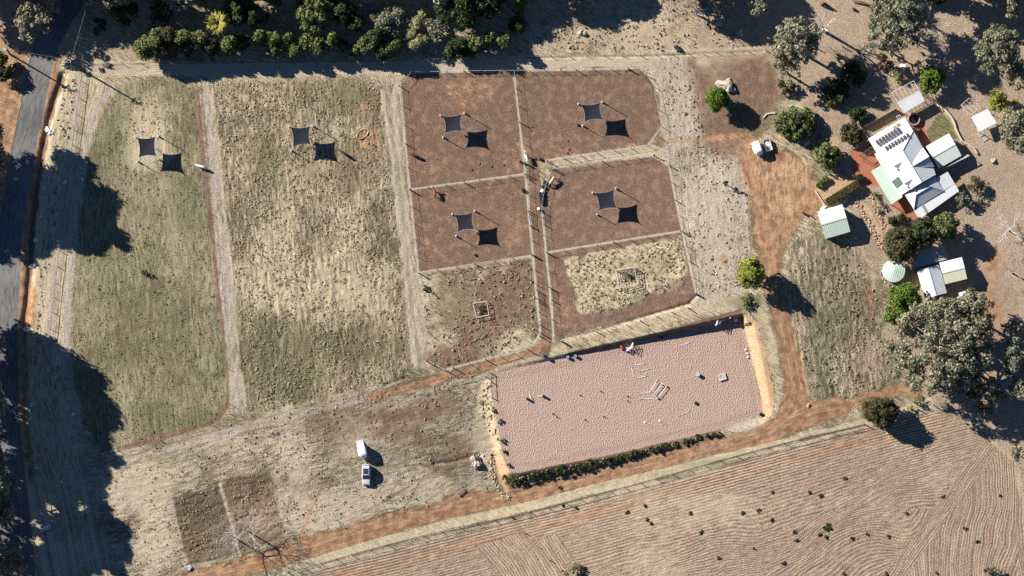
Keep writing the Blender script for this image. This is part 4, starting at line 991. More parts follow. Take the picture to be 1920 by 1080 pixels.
def flat_shed(name, label, cat, corners, z, mat, ribs_first=True, posts=True, wall=None):
    cs = [Vector((*P(*p, zz), 0)) for p, zz in zip(corners, z)]
    c = sum(cs, Vector()) / 4; z0 = h1(c.x, c.y)
    t = thing(name, label, cat, (c.x, c.y, z0))
    pts = [(p.x - c.x, p.y - c.y, zz) for p, zz in zip(cs, z)]
    e = Vector(pts[1]) - Vector(pts[0]); e.z = 0; e.normalize()
    sheet('roof', pts, 0.06, mat, t, (e.x, e.y))
    inn = [(p[0] * 0.93, p[1] * 0.93) for p in pts]
    if posts:
        for (x, y), zz in zip(inn, z): MB().box((x, y, (zz - 0.1) / 2), (0.11, 0.11, zz - 0.1)).build('post', MT['wood_pale'], t)
    if wall:
        MB().prism(inn, 0, min(z) - 0.1).build('wall', wall, t)
    return t
flat_shed('lean_to', 'grey skillion shed half hidden under the dark trees', 'shed', [(1709, 504), (1724, 470), (1771, 460.5), (1777, 486)], (2.4, 2.7, 2.7, 2.4), MT['roof_grey'], wall=MT['wall'])
flat_shed('stable_shed', 'white roofed skillion shed with a wire run at the far right of the garden', 'shed', [(1820.5, 219.4), (1851.7, 203.9), (1869, 230.5), (1835.5, 247)], (2.9, 2.9, 2.5, 2.5), MT['roof_white'])
flat_shed('patio_shelter', 'pale blue grey patio roof with a pipe frame north of the house', 'shelter', [(1682.5, 193), (1725, 171), (1734, 189), (1695, 212)], (2.6, 2.6, 2.5, 2.5), MT['roof_zinc_and_shade'])
flat_shed('small_shed', 'tiny white roofed shed poking out under the big gum tree', 'shed', [(1797, 549), (1810, 545), (1814, 558), (1801, 562)], (2.3, 2.3, 2.1, 2.1), MT['roof_white'], wall=MT['wall'])
# round water tank with a shallow cone roof
c = P(1675.5, 508, 2.2)
tank = thing('water_tank', 'round rain water tank with a pale green cone roof', 'water tank', (c[0], c[1], h1(*c)))
RT = 21.5 / PXM
MB().lathe([(RT - 0.06, 0), (RT - 0.06, 2.15)], n=40).build('wall', MT['roof_zinc_and_shade'], tank, smooth=True)
o = MB().lathe([(RT, 2.15), (RT, 2.2), (0.25, 2.62), (0.05, 2.63)], n=40).build('roof', MT['roof_green'], tank); add_uv_planar(o, (0.97, -0.24))
MB().box((0.35, 2.0, 2.36), (0.5, 0.5, 0.22)).build('inlet_hatch', MT['frame'], tank)
MB().tube([(0.5, 2.3, 2.4), (0.5, 2.7, 2.4), (0.5, 2.75, 0)], 0.06, 6).build('inlet_pipe', MT['frame'], tank)
# pipe frames and pergolas
def frame_thing(name, label, cat, px, h, bays, mat, r=0.045, loc_h=None):
    """open rectangular frame from 4 photo corners at height h, with `bays` cross members"""
    cs = [Vector((*P(*p, h), h)) for p in px]; c = sum(cs, Vector()) / 4; z0 = h1(c.x, c.y)
    t = thing(name, label, cat, (c.x, c.y, z0)); o = Vector((c.x, c.y, 0))
    q = [p - o for p in cs]
    mb = MB()
    for i in range(4): mb.tube([q[i], q[(i + 1) % 4]], r, 6)
    mb.build('frame', mat, t)
    for k in range(1, bays):
        f = k / bays
        MB().tube([q[0].lerp(q[1], f) - Vector((0, 0, .004)), q[3].lerp(q[2], f) - Vector((0, 0, .004))], r * 0.8, 6).build('rafter', mat, t)
    for p in q: MB().tube([(p.x, p.y, 0), (p.x, p.y, h)], r, 6).build('post', mat, t)
    return t
frame_thing('pergola', 'white pipe pergola frame north of the patio roof', 'pergola', [(1672, 173.5), (1713, 151.5), (1724, 170), (1683, 192)], 2.45, 6, MT['frame'])
frame_thing('pergola', 'dark timber pergola frame beside the bright green tree', 'pergola', [(1729, 171), (1740, 166), (1750, 186), (1738, 192)], 2.3, 3, MT['wood_dark'], 0.06)
frame_thing('garden_arbour', 'small dark slatted arbour on the brick paving left of the house', 'arbour', [(1613, 290), (1634, 275), (1640, 284), (1620, 299)], 2.2, 9, MT['wood_dark'], 0.07)
frame_thing('trellis', 'thin white pipe trellis along the shaded front of the house', 'trellis', [(1681, 218), (1687, 215), (1692, 224), (1686, 227)], 2.2, 2, MT['frame'], 0.04)
frame_thing('wire_run', 'open wire run frame joined to the white skillion shed', 'animal run', [(1802, 197), (1817, 184), (1840, 201), (1819, 216)], 1.9, 3, MT['frame'], 0.04)
frame_thing('garage_pergola', 'white pipe frame along the right side of the garage', 'pergola', [(1765, 318), (1807, 296), (1814, 290), (1818, 292)], 2.1, 4, MT['frame'], 0.04)
# round spa tub with a rim
c = P(1714, 223.5, 0.8)
spa = thing('spa_tub', 'round sunken spa tub with a brown rim beside the lawn', 'spa', (c[0], c[1], h1(*c)))
MB().lathe([(1.45, 0), (1.45, 0.75), (1.3, 0.82), (1.08, 0.82), (1.02, 0.35), (0.4, 0.33)], n=32).build('shell', MT['terracotta'], spa, smooth=True)
MB().lathe([(1.03, 0.5), (1.03, 0.56)], n=32).build('water', MT['water'], spa)
# low walls of the garden
def wall_thing(name, label, cat, px, h, w, mat):
    pts = [G(*p) for p in px]; o = pts[0].copy()
    t = MB()
    for i in range(len(pts) - 1):
        a, b = pts[i] - o, pts[i + 1] - o; d = (b - a); L = math.hypot(d.x, d.y)
        t.box(((a.x + b.x) / 2, (a.y + b.y) / 2, (a.z + b.z) / 2 + h / 2 - 0.05 - 0.003 * (i % 2)), (L + w * 0.6, w, h), rz=math.atan2(d.y, d.x))
    ob = t.build(name, mat); ob.location = o
    return tag(ob, label, cat)
wall_thing('garden_wall', 'low pale curved garden wall right of the lawn', 'garden wall', [(1751, 193), (1758, 198), (1769, 204), (1777, 212), (1784, 221), (1789, 231), (1792, 242), (1797, 253), (1803, 264)], 0.55, 0.35, MT['pale_wall'])
wall_thing('garden_wall', 'rough stone wall curving down below the garage corner', 'garden wall', [(1803, 265), (1814, 270), (1826, 279), (1832, 288)], 0.5, 0.45, MT['rock'])
wall_thing('courtyard_wall', 'low pale kerb along the lower left of the gravel courtyard', 'kerb', [(1529, 358), (1537, 371), (1546, 385)], 0.35, 0.25, MT['pale_wall'])
wall_thing('log_edging', 'curved bleached log edging left of the round garden bed', 'log edging', [(1431, 221), (1437, 214), (1445, 212), (1453, 212)], 0.3, 0.3, MT['wood_pale'])
wall_thing('log_edging', 'pale log edging at the top of the round garden bed', 'log edging', [(1478, 200), (1486, 197), (1494, 199), (1506, 203)], 0.3, 0.3, MT['wood_pale'])
wall_thing('hose_pipe', 'pale pipe curving round the right side of the garden bed', 'pipe', [(1534, 228), (1534, 240), (1530, 250), (1524, 259)], 0.14, 0.14, MT['wood_pale'])
wall_thing('garden_fence', 'thin white wire fence running from the shrubs to the house corner', 'fence', [(1609, 230), (1618, 246), (1628, 260)], 1.0, 0.06, MT['frame'])
wall_thing('retaining_board', 'dark timber board fence in front of the house', 'fence', [(1620, 238), (1650, 222), (1680, 205)], 1.4, 0.12, MT['wood_dark'])
wall_thing('garden_path', 'white concrete slab near the lower hedge corner', 'slab', [(1540, 393), (1547, 386)], 0.16, 0.7, MT['limestone'])
# ================================================================== TREES AND PLANTS
def leaf_mat(name, a, b, trans=0.2):
    t = NT(name)
    g = t.n('ShaderNodeNewGeometry')
    tc = t.n('ShaderNodeTexCoord').outputs['Object']
    n = t.noise(tc, 0.45, 2, 0.5)
    r = t.math('ADD', t.math('MULTIPLY', n, 0.7), t.math('MULTIPLY', g.outputs['Random Per Island'], 0.55))
    c = t.mix(t.ramp01(r, 0.3, 0.95), a, b)
    d = t.n('ShaderNodeBsdfDiffuse'); t.link(c, d.inputs[0])
    tr = t.n('ShaderNodeBsdfTranslucent'); t.link(c, tr.inputs[0])
    m = t.n('ShaderNodeMixShader'); m.inputs[0].default_value = trans
    t.link(d.outputs[0], m.inputs[1]); t.link(tr.outputs[0], m.inputs[2]); t.link(m.outputs[0], t.out.inputs[0])
    return t.m
LM = {
    'gum': leaf_mat('gum_leaves', (0.090, 0.090, 0.055), (0.430, 0.410, 0.275)),
    'gumgrey': leaf_mat('grey_gum_leaves', (0.080, 0.086, 0.052), (0.345, 0.345, 0.235)),
    'dark': leaf_mat('dark_leaves', (0.020, 0.030, 0.014), (0.100, 0.125, 0.055)),
    'green': leaf_mat('green_leaves', (0.030, 0.045, 0.018), (0.270, 0.290, 0.110)),
    'bright': leaf_mat('bright_green_leaves', (0.050, 0.090, 0.018), (0.200, 0.270, 0.055)),
    'yellow': leaf_mat('yellow_green_leaves', (0.120, 0.130, 0.025), (0.420, 0.430, 0.095)),
    'pale': leaf_mat('pale_feathery_leaves', (0.200, 0.200, 0.095), (0.440, 0.420, 0.215)),
    'olive': leaf_mat('olive_leaves', (0.050, 0.052, 0.024), (0.150, 0.140, 0.062)),
    'rust': leaf_mat('rusty_leaves', (0.050, 0.026, 0.020), (0.150, 0.085, 0.060)),
    'palm': leaf_mat('palm_leaves', (0.230, 0.215, 0.045), (0.520, 0.470, 0.140)),
    'weed': leaf_mat('weed_leaves', (0.030, 0.042, 0.016), (0.130, 0.150, 0.055)),
    'greybush': leaf_mat('grey_bush_leaves', (0.140, 0.140, 0.100), (0.350, 0.340, 0.250)),
}

def cards(cen, nrm, size, rng, stretch=1.7):
    """diamond leaf-cluster cards; cen (N,3), nrm (N,3)"""
    N = len(cen)
    nrm = nrm / (np.linalg.norm(nrm, axis=1, keepdims=True) + 1e-9)
    r = rng.normal(size=(N, 3))
    t1 = np.cross(nrm, r); t1 /= (np.linalg.norm(t1, axis=1, keepdims=True) + 1e-9)
    t2 = np.cross(nrm, t1)
    s = size[:, None]
    V = np.stack([cen + t1 * s * stretch * 0.5, cen + t2 * s * 0.5, cen - t1 * s * stretch * 0.5, cen - t2 * s * 0.5], 1).reshape(-1, 3)
    F = np.arange(4 * N).reshape(N, 4)
    return V, F

def clump_cards(clumps, dens, leaf, rng, flat=1.0, inner=0.35, droop=0.35):
    C = []; Nn = []
    for (x, y, z, r) in clumps:
        n = max(12, int(dens * 4 * PI * r * r))
        d = rng.normal(size=(n, 3)); d /= np.linalg.norm(d, axis=1, keepdims=True)
        d[:, 2] = np.where(d[:, 2] < -droop, -d[:, 2] * rng.random(n), d[:, 2])
        rad = r * (1 - inner * rng.random(n) ** 1.6) * (0.82 + 0.36 * rng.random(n))
        p = d * rad[:, None]; p[:, 2] *= flat
        C.append(p + np.array([x, y, z])); Nn.append(d * 0.9 + rng.normal(size=(n, 3)) * 0.55 + np.array([0, 0, 0.25]))
    C = np.concatenate(C); Nn = np.concatenate(Nn)
    return C, Nn, leaf * (0.6 + 0.8 * rng.random(len(C)))

def crown_clumps(rx, ry, rot, zb, zt, n, rmin, rmax, rng, gap=0.0):
    """clump centres through a dome-shaped crown volume"""
    out = []; tries = 0
    while len(out) < n and tries < n * 60:
        tries += 1
        a = rng.random() * 2 * PI; q = math.sqrt(rng.random()) * 0.92
        r = rmin + (rmax - rmin) * rng.random() ** 1.2
        u, v = q * math.cos(a) * max(rx - r * 0.8, 0.05), q * math.sin(a) * max(ry - r * 0.8, 0.05)
        dome = math.sqrt(max(0.02, 1 - q * q * 0.85))
        z = zb + (zt - zb - r * 0.7) * dome * (0.30 + 0.70 * rng.random() ** 0.6)
        if gap and any((u - o[4]) ** 2 + (v - o[5]) ** 2 + (z - o[2]) ** 2 < (gap * (r + o[3])) ** 2 for o in out): continue
        out.append((u * math.cos(rot) - v * math.sin(rot), u * math.sin(rot) + v * math.cos(rot), z, r, u, v))
    return [o[:4] for o in out]

def trunk_mesh(t, h, r0, clumps, mat, rng, nl=7, lean=(0, 0)):
    mb = MB(); top = Vector((lean[0], lean[1], h))
    mid = Vector((lean[0] * 0.4 + rng.normal() * 0.12, lean[1] * 0.4 + rng.normal() * 0.12, h * 0.5))
    mb.tube([(0, 0, -0.1), (0, 0, 0.15), mid, top], [r0 * 1.5, r0 * 1.1, r0 * 0.85, r0 * 0.6], 9)
    tr = mb.build('trunk', mat, t, smooth=True)
    lm = MB()
    order = list(range(len(clumps))); rng.shuffle(order)
    for k in order[:nl]:
        c = Vector(clumps[k][:3]); s = top.lerp(mid, 0.35 * rng.random())
        m = s.lerp(c, 0.5) + Vector((rng.normal() * 0.25, rng.normal() * 0.25, 0.3))
        lm.tube([s, m, c], [r0 * 0.42, r0 * 0.28, r0 * 0.10], 6)
    if nl: lm.build('limbs', mat, tr, smooth=True)
    return tr

def tree(name, label, cat, px, py, r, h, leaf='gum', ry=None, rot=0.0, n=None, base=0.3, dens=8.0, size=0.33, cr=(0.20, 0.36), gap=0.0, bark='bark', tr=None, group=None, seed=None, nl=7, lean=(0, 0), flat=1.0):
    """px, py, r, ry: the crown as the photo shows it (pixels); h metres"""
    seed = int(px * 7 + py * 13) if seed is None else seed
    rng = np.random.default_rng(seed + 5000)
    rx_ = 1.13 * r / PXM; ry_ = 1.13 * (ry or r) / PXM
    x, y = P(px, py, h * (0.55 + base * 0.35)); z = h1(x, y)
    x, y = P(px, py, h * (0.55 + base * 0.35) + z)
    t = thing(name, label, cat, (x - lean[0], y - lean[1], z), 0, group)
    rm = min(rx_, ry_)
    n = n or int(9 + rx_ * ry_ * 1.1)
    cl = crown_clumps(rx_, ry_, -math.radians(rot), h * base, h, n, rm * cr[0], rm * cr[1], rng, gap)
    cl = [(c[0] + lean[0], c[1] + lean[1], c[2], c[3]) for c in cl]
    C, Nn, S = clump_cards(cl, dens, size, rng, flat)
    keep = C[:, 2] > 0.05
    V, F = cards(C[keep], Nn[keep], S[keep], rng)
    np_mesh('crown', V, F, LM[leaf], t)
    trunk_mesh(t, h * (base + 0.25) if h > 2.2 else h * 0.5, tr or (0.05 + 0.022 * h), cl, MT[bark], rng, nl if h > 2.2 else 3, lean)
    return t

def bare_tree(name, label, px, py, h, spread, r0, mat, seed, levels=4, lean=(0, 0), cat='dead tree', nb=3, group=None):
    rng = np.random.default_rng(seed)
    x, y = P(px, py, 0); z = h1(x, y)
    t = thing(name, label, cat, (x, y, z), 0, group)
    tk = MB(); br = MB()
    top = Vector((lean[0], lean[1], h * 0.45))
    tk.tube([(0, 0, -0.1), (lean[0] * 0.5, lean[1] * 0.5, h * 0.25), top], [r0 * 1.3, r0, r0 * 0.75], 8)
    def grow(p, d, L, r, lv):
        q1 = p + d * L * 0.5 + Vector(rng.normal(size=3)) * L * 0.07
        q = p + d * L + Vector(rng.normal(size=3)) * L * 0.10
        br.tube([p, q1, q], [r, r * 0.8, r * 0.5], 5, cap=False)
        if lv <= 0: return
        for _ in range(nb if lv > 1 else 3):
            nd = (d + Vector(rng.normal(size=3)) * 0.62 + Vector((0, 0, 0.10))).normalized()
            s = p.lerp(q, 0.45 + 0.55 * rng.random())
            grow(s, nd, L * (0.55 + 0.25 * rng.random()), r * 0.52, lv - 1)
    for k in range(5):
        a = 2 * PI * k / 5 + rng.random() * 1.0
        d = Vector((math.cos(a) * spread, math.sin(a) * spread, 0.75)).normalized()
        grow(top - Vector((0, 0, h * 0.12 * rng.random())), d, h * (0.25 + 0.14 * rng.random()), r0 * 0.55, levels - 1)
    o = tk.build('trunk', mat, t, smooth=True); br.build('branches', mat, o, smooth=True)
    return t

# ---- the hedge row of dense shrubs along the top track
HEDGE = [(272, 88, 20, 3.6, 'green'), (290, 72, 20, 4.0, 'green'), (312, 66, 19, 4.2, 'olive'), (316, 92, 16, 3.2, 'olive'), (340, 72, 18, 3.8, 'green'), (352, 88, 14, 3.0, 'dark'), (372, 76, 18, 3.6, 'green'), (395, 88, 15, 3.0, 'dark'), (428, 84, 18, 3.2, 'green'), (452, 76, 14, 3.0, 'dark'), (487, 72, 15, 3.2, 'green'), (512, 74, 15, 3.2, 'green'), (516, 94, 10, 2.4, 'green'), (541, 76, 12, 2.8, 'green'), (550, 92, 14, 2.6, 'green'), (576, 80, 16, 3.0, 'green'), (600, 84, 17, 3.0, 'green'), (625, 72, 13, 3.2, 'green'), (640, 84, 10, 2.4, 'dark'), (664, 95, 12, 2.0, 'green'), (688, 82, 16, 3.2, 'green'), (706, 68, 16, 4.0, 'dark'), (734, 88, 20, 3.0, 'green'), (716, 100, 12, 2.4, 'dark'), (852, 92, 16, 2.8, 'dark'), (868, 84, 14, 2.6, 'dark'), (894, 80, 18, 3.0, 'green'), (918, 70, 12, 2.6, 'green'), (942, 76, 13, 2.8, 'green'), (880, 96, 12, 2.0, 'dark')]
HL = {'green': 'glossy mid green shrub in the hedge row above the top track', 'dark': 'dark green shrub in the hedge row above the top track', 'olive': 'dull olive rounded shrub at the left end of the hedge row'}
for px, py, r, h, lf in HEDGE:
    tree('hedge_shrub', HL[lf], 'shrub', px, py, r + 2, h * 2.35, lf, base=0.05, n=22, size=0.30, cr=(0.3, 0.5), dens=10, group='shrubs of the hedge row', nl=3)

# ---- trees of the top strip
tree('shrub', 'dark shrub standing alone in the shade right of the road', 'shrub', 186, 52, 15, 3.5, 'dark', ry=22, base=0.1)
tree('shade_tree', 'dark leafy tree behind the palm at the top', 'tree', 440, 14, 32, 8, 'dark', n=26)
tree('shade_tree', 'tall tree with sunlit yellow green left side at the top edge', 'tree', 590, 12, 38, 10, 'green', ry=46, n=34, size=0.36)
tree('shade_tree', 'dark tree right of the yellow green tree at the top edge', 'tree', 640, 16, 30, 9, 'dark', n=26)
tree('feathery_tree', 'grey green feathery tree above the hedge row', 'tree', 728, 34, 36, 7, 'gumgrey', n=34, size=0.28, dens=10)
tree('feathery_tree', 'pale yellow feathery tree leaning over the hedge row', 'tree', 786, 54, 26, 6, 'pale', ry=38, rot=20, n=30, size=0.26, dens=11)
tree('feathery_tree', 'thin grey feathery tree right of the pale yellow tree', 'tree', 822, 56, 24, 6, 'gumgrey', n=22, size=0.26, dens=6)
tree('shade_tree', 'very dark wide tree at the top between the feathery trees and the round bush', 'tree', 862, 8, 46, 10, 'dark', n=40)
tree('shade_tree', 'dark tree at the top edge left of the small bright green tree', 'tree', 920, 2, 34, 9, 'dark', n=26)
tree('small_tree', 'small fresh green tree just above the clipped round bush', 'tree', 974, 12, 17, 5, 'bright', base=0.15, n=16)
tree('round_bush', 'clipped round olive bush standing alone with a long shadow', 'bush', 971, 47, 17, 3.6, 'olive', base=0.02, n=30, cr=(0.35, 0.55), size=0.22, dens=16, nl=3)
tree('gum_tree', 'grey green gum tree beside the road at the top left', 'gum tree', 60, 36, 40, 11, 'gum', ry=44, n=34, cr=(0.11, 0.24), gap=0.42, dens=7.2)
tree('gum_tree', 'wispy gum crown right of the roadside gum at the top left', 'gum tree', 98, 14, 16, 9, 'gum', n=10)
tree('shrub', 'dense dark bush at the left edge beside the red verge', 'bush', 3, 125, 24, 4.5, 'dark', ry=30, base=0.1, n=22)
# palm
def palm(px, py, r, h):
    x, y = P(px, py, h)
    t = thing('palm_tree', 'yellow green date palm standing in the hedge row', 'palm', (x, y, h1(x, y)))
    MB().tube([(0, 0, -0.1), (0, 0, h * 0.5), (0, 0, h)], [0.38, 0.32, 0.34], 10).build('trunk', MT['bark_dark'], t, smooth=True)
    rng = np.random.default_rng(3); R = r / PXM
    V = []; F = []
    nseg = 9
    for s in np.linspace(0.08, 1, 26):
        cx = R * s; cz = h_ = 0.55 * R * math.sin(s * 2.1) - 0.55 * R * s * s
        wl = 0.62 * math.sin(min(1, s * 1.15) * PI * 0.86 + 0.35)
        for sg in (-1, 1):
            n = len(V)
            V += [(cx - 0.04, 0, cz), (cx + 0.07, 0, cz), (cx + 0.45 * wl + 0.1, sg * wl, cz - 0.16), (cx + 0.42 * wl, sg * wl, cz - 0.17)]
            F.append((n, n + 1, n + 2, n + 3))
    fr = np_mesh('frond', np.array(V), np.array(F), LM['palm'], t)
    for k in range(46):
        o = fr if k == 0 else fr.copy()
        if k: COL.objects.link(o); o.parent = t
        o.location = (0, 0, h + 0.1); s = 0.8 + 0.3 * rng.random()
        o.rotation_euler = (rng.normal() * 0.2, -0.75 * rng.random() + 0.25, k * 2.399 + rng.normal() * 0.1); o.scale = (s, s, s)
palm(409, 44, 24, 9.0)

# ---- gums of the top right
tree('gum_tree', 'big rounded gum tree left of the bleached snag at the top right', 'gum tree', 1492, 82, 48, 14, 'gum', ry=52, n=60, cr=(0.11, 0.24), gap=0.42, dens=7.2)
tree('gum_tree', 'lower lobe gum tree under the big rounded gum', 'gum tree', 1478, 132, 32, 9, 'gum', n=24, cr=(0.11, 0.24), gap=0.42, dens=6.5)
tree('gum_tree', 'tall gum tree at the top with open gaps in its crown', 'gum tree', 1684, 40, 60, 15, 'gumgrey', ry=52, n=66, cr=(0.11, 0.24), gap=0.42, dens=6.5)
tree('gum_tree', 'spreading gum branch crown below the tall open gum', 'gum tree', 1655, 82, 40, 9, 'gum', ry=28, n=30, cr=(0.11, 0.24), gap=0.42, dens=5.8)
tree('gum_tree', 'pale grey gum tree near the right end of the top fence', 'gum tree', 1874, 96, 46, 14, 'gumgrey', ry=50, n=60, cr=(0.11, 0.24), gap=0.42, dens=6.5)
tree('gum_tree', 'gum tree in the top right corner', 'gum tree', 1898, 14, 24, 10, 'gum', n=22, dens=6.5)
tree('gum_tree', 'small gum crown at the top edge right of the double snag shadow', 'gum tree', 1362, 6, 24, 8, 'gum', ry=14, n=14, dens=5.8)
tree('gum_tree', 'sparse gum crown cut by the top edge above the big rounded gum', 'gum tree', 1422, 4, 26, 9, 'gum', n=14, dens=4.3)
tree('gum_tree', 'thin gum tree at the right edge below the corner gum', 'gum tree', 1918, 140, 30, 9, 'gumgrey', n=20, dens=4.3)
tree('gum_tree', 'grey green gum tree at the right edge beside the white skillion shed', 'gum tree', 1908, 244, 34, 9, 'gum', ry=46, n=40, dens=6.5)
tree('wattle_tree', 'yellow green wattle tree above the white skillion shed', 'tree', 1872, 190, 22, 5, 'yellow', ry=24, n=24, base=0.15, size=0.28)
tree('wattle_tree', 'tiny yellow green wattle right of the larger wattle', 'bush', 1905, 189, 7, 2.5, 'yellow', n=8, base=0.1, size=0.22)
tree('garden_tree', 'bright green leafy tree above the patio roof', 'tree', 1745, 148, 27, 6, 'bright', n=34, base=0.15, size=0.3)
tree('shrub', 'pale green shrub left of the bright green leafy tree', 'shrub', 1682, 138, 14, 2.6, 'pale', n=14, base=0.05)
tree('shrub', 'rusty brown shrub beside the pale green shrub', 'shrub', 1660, 121, 13, 2.2, 'rust', n=14, base=0.05)
tree('garden_tree', 'dark low tree in the gloom left of the patio frame', 'tree', 1600, 140, 26, 3.2, 'dark', n=24, base=0.2)
tree('shrub', 'dark shrub in the shade just below the low dark tree', 'shrub', 1568, 168, 26, 3.0, 'dark', n=24, base=0.2)
tree('shrub', 'dark shrub left of the house front in deep shade', 'shrub', 1608, 218, 18, 3.5, 'dark', n=18, base=0.1)
tree('shrub', 'olive and brown shrub at the house corner beside the wire fence', 'shrub', 1598, 252, 26, 4, 'olive', ry=22, n=26, base=0.08)
tree('shrub', 'two lobed shrub under the gum tree at the edge of the yard', 'shrub', 1475, 162, 16, 2.5, 'olive', n=14, base=0.05)
tree('shrub', 'low grey green shrub casting a broken shadow below the shaded trees', 'shrub', 1560, 192, 14, 2.5, 'olive', n=12, base=0.05)
tree('garden_bush', 'large round dark bush filling the log edged garden bed', 'bush', 1490, 230, 40, 4.0, 'green', n=70, base=0.03, cr=(0.14, 0.24), size=0.30, ry=33)
tree('garden_bush', 'round glossy green bush above the gravel courtyard', 'bush', 1553, 294, 25, 4.5, 'green', ry=27, n=36, base=0.06, size=0.28)
tree('fig_tree', 'dense bright green round tree beside the boulder', 'tree', 1343, 185, 23, 6.5, 'bright', n=40, base=0.1, size=0.28, dens=13, cr=(0.25, 0.4))
tree('sapling', 'slender dark green sapling with a long shadow in the pale grass strip', 'sapling', 1361, 343, 6, 4.0, 'dark', n=14, base=0.1, size=0.2)
tree('yard_tree', 'yellow green leafy tree casting a long shadow over the red track', 'tree', 1408, 512, 26, 8.5, 'yellow', ry=30, n=52, base=0.2, size=0.3, dens=10)
tree('shrub', 'low green scrub at the foot of the yellow green yard tree', 'shrub', 1402, 566, 16, 0.9, 'green', n=12, base=0.02, size=0.24, nl=0)
# clipped hedges of the courtyard
def hedge(label, px0, px1, w, h, leaf, seed):
    a, b = G(*px0), G(*px1); c = (a + b) / 2; d = b - a; L = math.hypot(d.x, d.y)
    rng = np.random.default_rng(seed)
    t = thing('clipped_hedge', label, 'hedge', c, math.atan2(d.y, d.x))
    N = int((L * w + 2 * L * h + 2 * w * h) * 70)
    f = rng.random(N); C = np.empty((N, 3)); Nn = np.empty((N, 3))
    x = (rng.random(N) - 0.5) * L; y = (rng.random(N) - 0.5) * w; z = rng.random(N) * h
    top = f < 0.45; s1 = (f >= 0.45) & (f < 0.7); s2 = (f >= 0.7) & (f < 0.94); en = f >= 0.94
    z = np.where(top, h, z); y = np.where(s1, w / 2, np.where(s2, -w / 2, y)); x = np.where(en, np.sign(x) * L / 2, x)
    Nn[:, 0] = np.where(en, np.sign(x), 0); Nn[:, 1] = np.where(s1, 1, np.where(s2, -1, 0)); Nn[:, 2] = np.where(top, 1, 0.2)
    C[:, 0] = x; C[:, 1] = y; C[:, 2] = z
    C += rng.normal(size=(N, 3)) * 0.07; C[:, 2] = np.maximum(C[:, 2], 0.03)
    V, F = cards(C, Nn + rng.normal(size=(N, 3)) * 0.5, 0.2 * (0.6 + 0.8 * rng.random(N)), rng)
    np_mesh('foliage', V, F, LM[leaf], t)
    k = MB()
    for q in np.linspace(-0.45, 0.45, max(3, int(L / 0.8))): k.tube([(q * L, 0, -0.05), (q * L, 0, h * 0.75)], 0.04, 5)
    k.build('stems', MT['bark_dark'], t)
hedge('long clipped hedge along the lower side of the gravel courtyard', (1550, 381), (1609, 345), 1.5, 1.5, 'olive', 1)
hedge('short hedge of pointed shrubs on the upper left side of the courtyard', (1532, 350), (1551, 333), 0.8, 0.9, 'bright', 2)
hedge('low hedge shaded by the round bush near the courtyard end', (1603, 338), (1616, 330), 1.0, 1.2, 'dark', 3)
tree('garden_plant', 'small green plant in the bed beside the pale green lean-to', 'plant', 1642, 362, 6, 1.2, 'green', n=8, base=0.02, size=0.18, nl=0)
for i, (px, py) in enumerate([(1645, 372), (1652, 381), (1657, 388), (1650, 396)]):
    tree('lavender_bush', 'dark grey bush in the bed beside the pale green lean-to', 'bush', px, py, 6, 1.0, 'gumgrey', n=9, base=0.02, size=0.16, nl=0, group='dark grey bushes along the lean-to bed')
tree('topiary_bush', 'clipped dark round bush left of its olive neighbour near the house corner', 'bush', 1674, 412, 9, 2.0, 'dark', n=16, base=0.02, size=0.18, cr=(0.35, 0.5), dens=18)
tree('topiary_bush', 'clipped olive round bush beside the red paving at the house corner', 'bush', 1691, 409, 10, 2.4, 'olive', n=18, base=0.02, size=0.18, cr=(0.35, 0.5), dens=18)
tree('pine_tree', 'olive green soft crowned tree above the water tank', 'tree', 1690, 458, 32, 8, 'olive', ry=34, n=52, base=0.15, size=0.3)
tree('shade_tree', 'dark leafy tree between the soft crowned tree and the house', 'tree', 1730, 436, 28, 8, 'dark', n=40, base=0.15)
tree('shade_tree', 'dark glossy tree with pale tips below the rear verandah', 'tree', 1774, 424, 26, 7, 'green', n=36, base=0.12)
tree('garden_tree', 'bright green dense tree below the water tank', 'tree', 1697, 556, 32, 8, 'bright', ry=28, n=54, base=0.12, size=0.3)
tree('garden_tree', 'darker bright green tree against the left flank of the giant gum', 'tree', 1682, 586, 24, 7, 'bright', ry=24, n=36, base=0.12, size=0.3)
tree('grey_bush', 'pale silvery bush at the rear corner of the house', 'bush', 1806, 374, 15, 3.2, 'greybush', ry=18, n=24, base=0.05, size=0.24)
tree('grey_bush', 'olive fuzzy bush above the pale silvery bush', 'bush', 1828, 346, 17, 3.0, 'olive', n=22, base=0.05, size=0.22)
tree('grey_bush', 'low brownish bush right of the pale silvery bush', 'bush', 1838, 374, 10, 1.6, 'gum', n=12, base=0.03, size=0.2)
# the giant gum and its neighbours
tree('gum_tree', 'giant spreading grey gum tree below the farm sheds', 'gum tree', 1764, 650, 102, 16, 'gum', ry=92, rot=-12, n=130, cr=(0.08, 0.15), gap=0.42, dens=5.8, size=0.36, tr=0.5, nl=20)
tree('gum_tree', 'gum tree with bare white limbs overhanging the zinc shed', 'gum tree', 1824, 586, 44, 12, 'gum', ry=44, n=44, cr=(0.11, 0.24), gap=0.42, dens=5.8, bark='bark_white', nl=16, tr=0.36)
tree('gum_tree', 'thin open gum right of the giant gum near the track end', 'gum tree', 1818, 704, 40, 9, 'olive', n=34, cr=(0.11, 0.24), gap=0.42, dens=4.3)
tree('gum_tree', 'gum tree at the right edge level with the giant gum', 'gum tree', 1906, 672, 26, 11, 'gumgrey', ry=44, n=36, dens=6.5)
tree('gum_tree', 'small dark gum at the right edge above its taller neighbour', 'gum tree', 1900, 618, 20, 7, 'gum', n=16, dens=5.0)
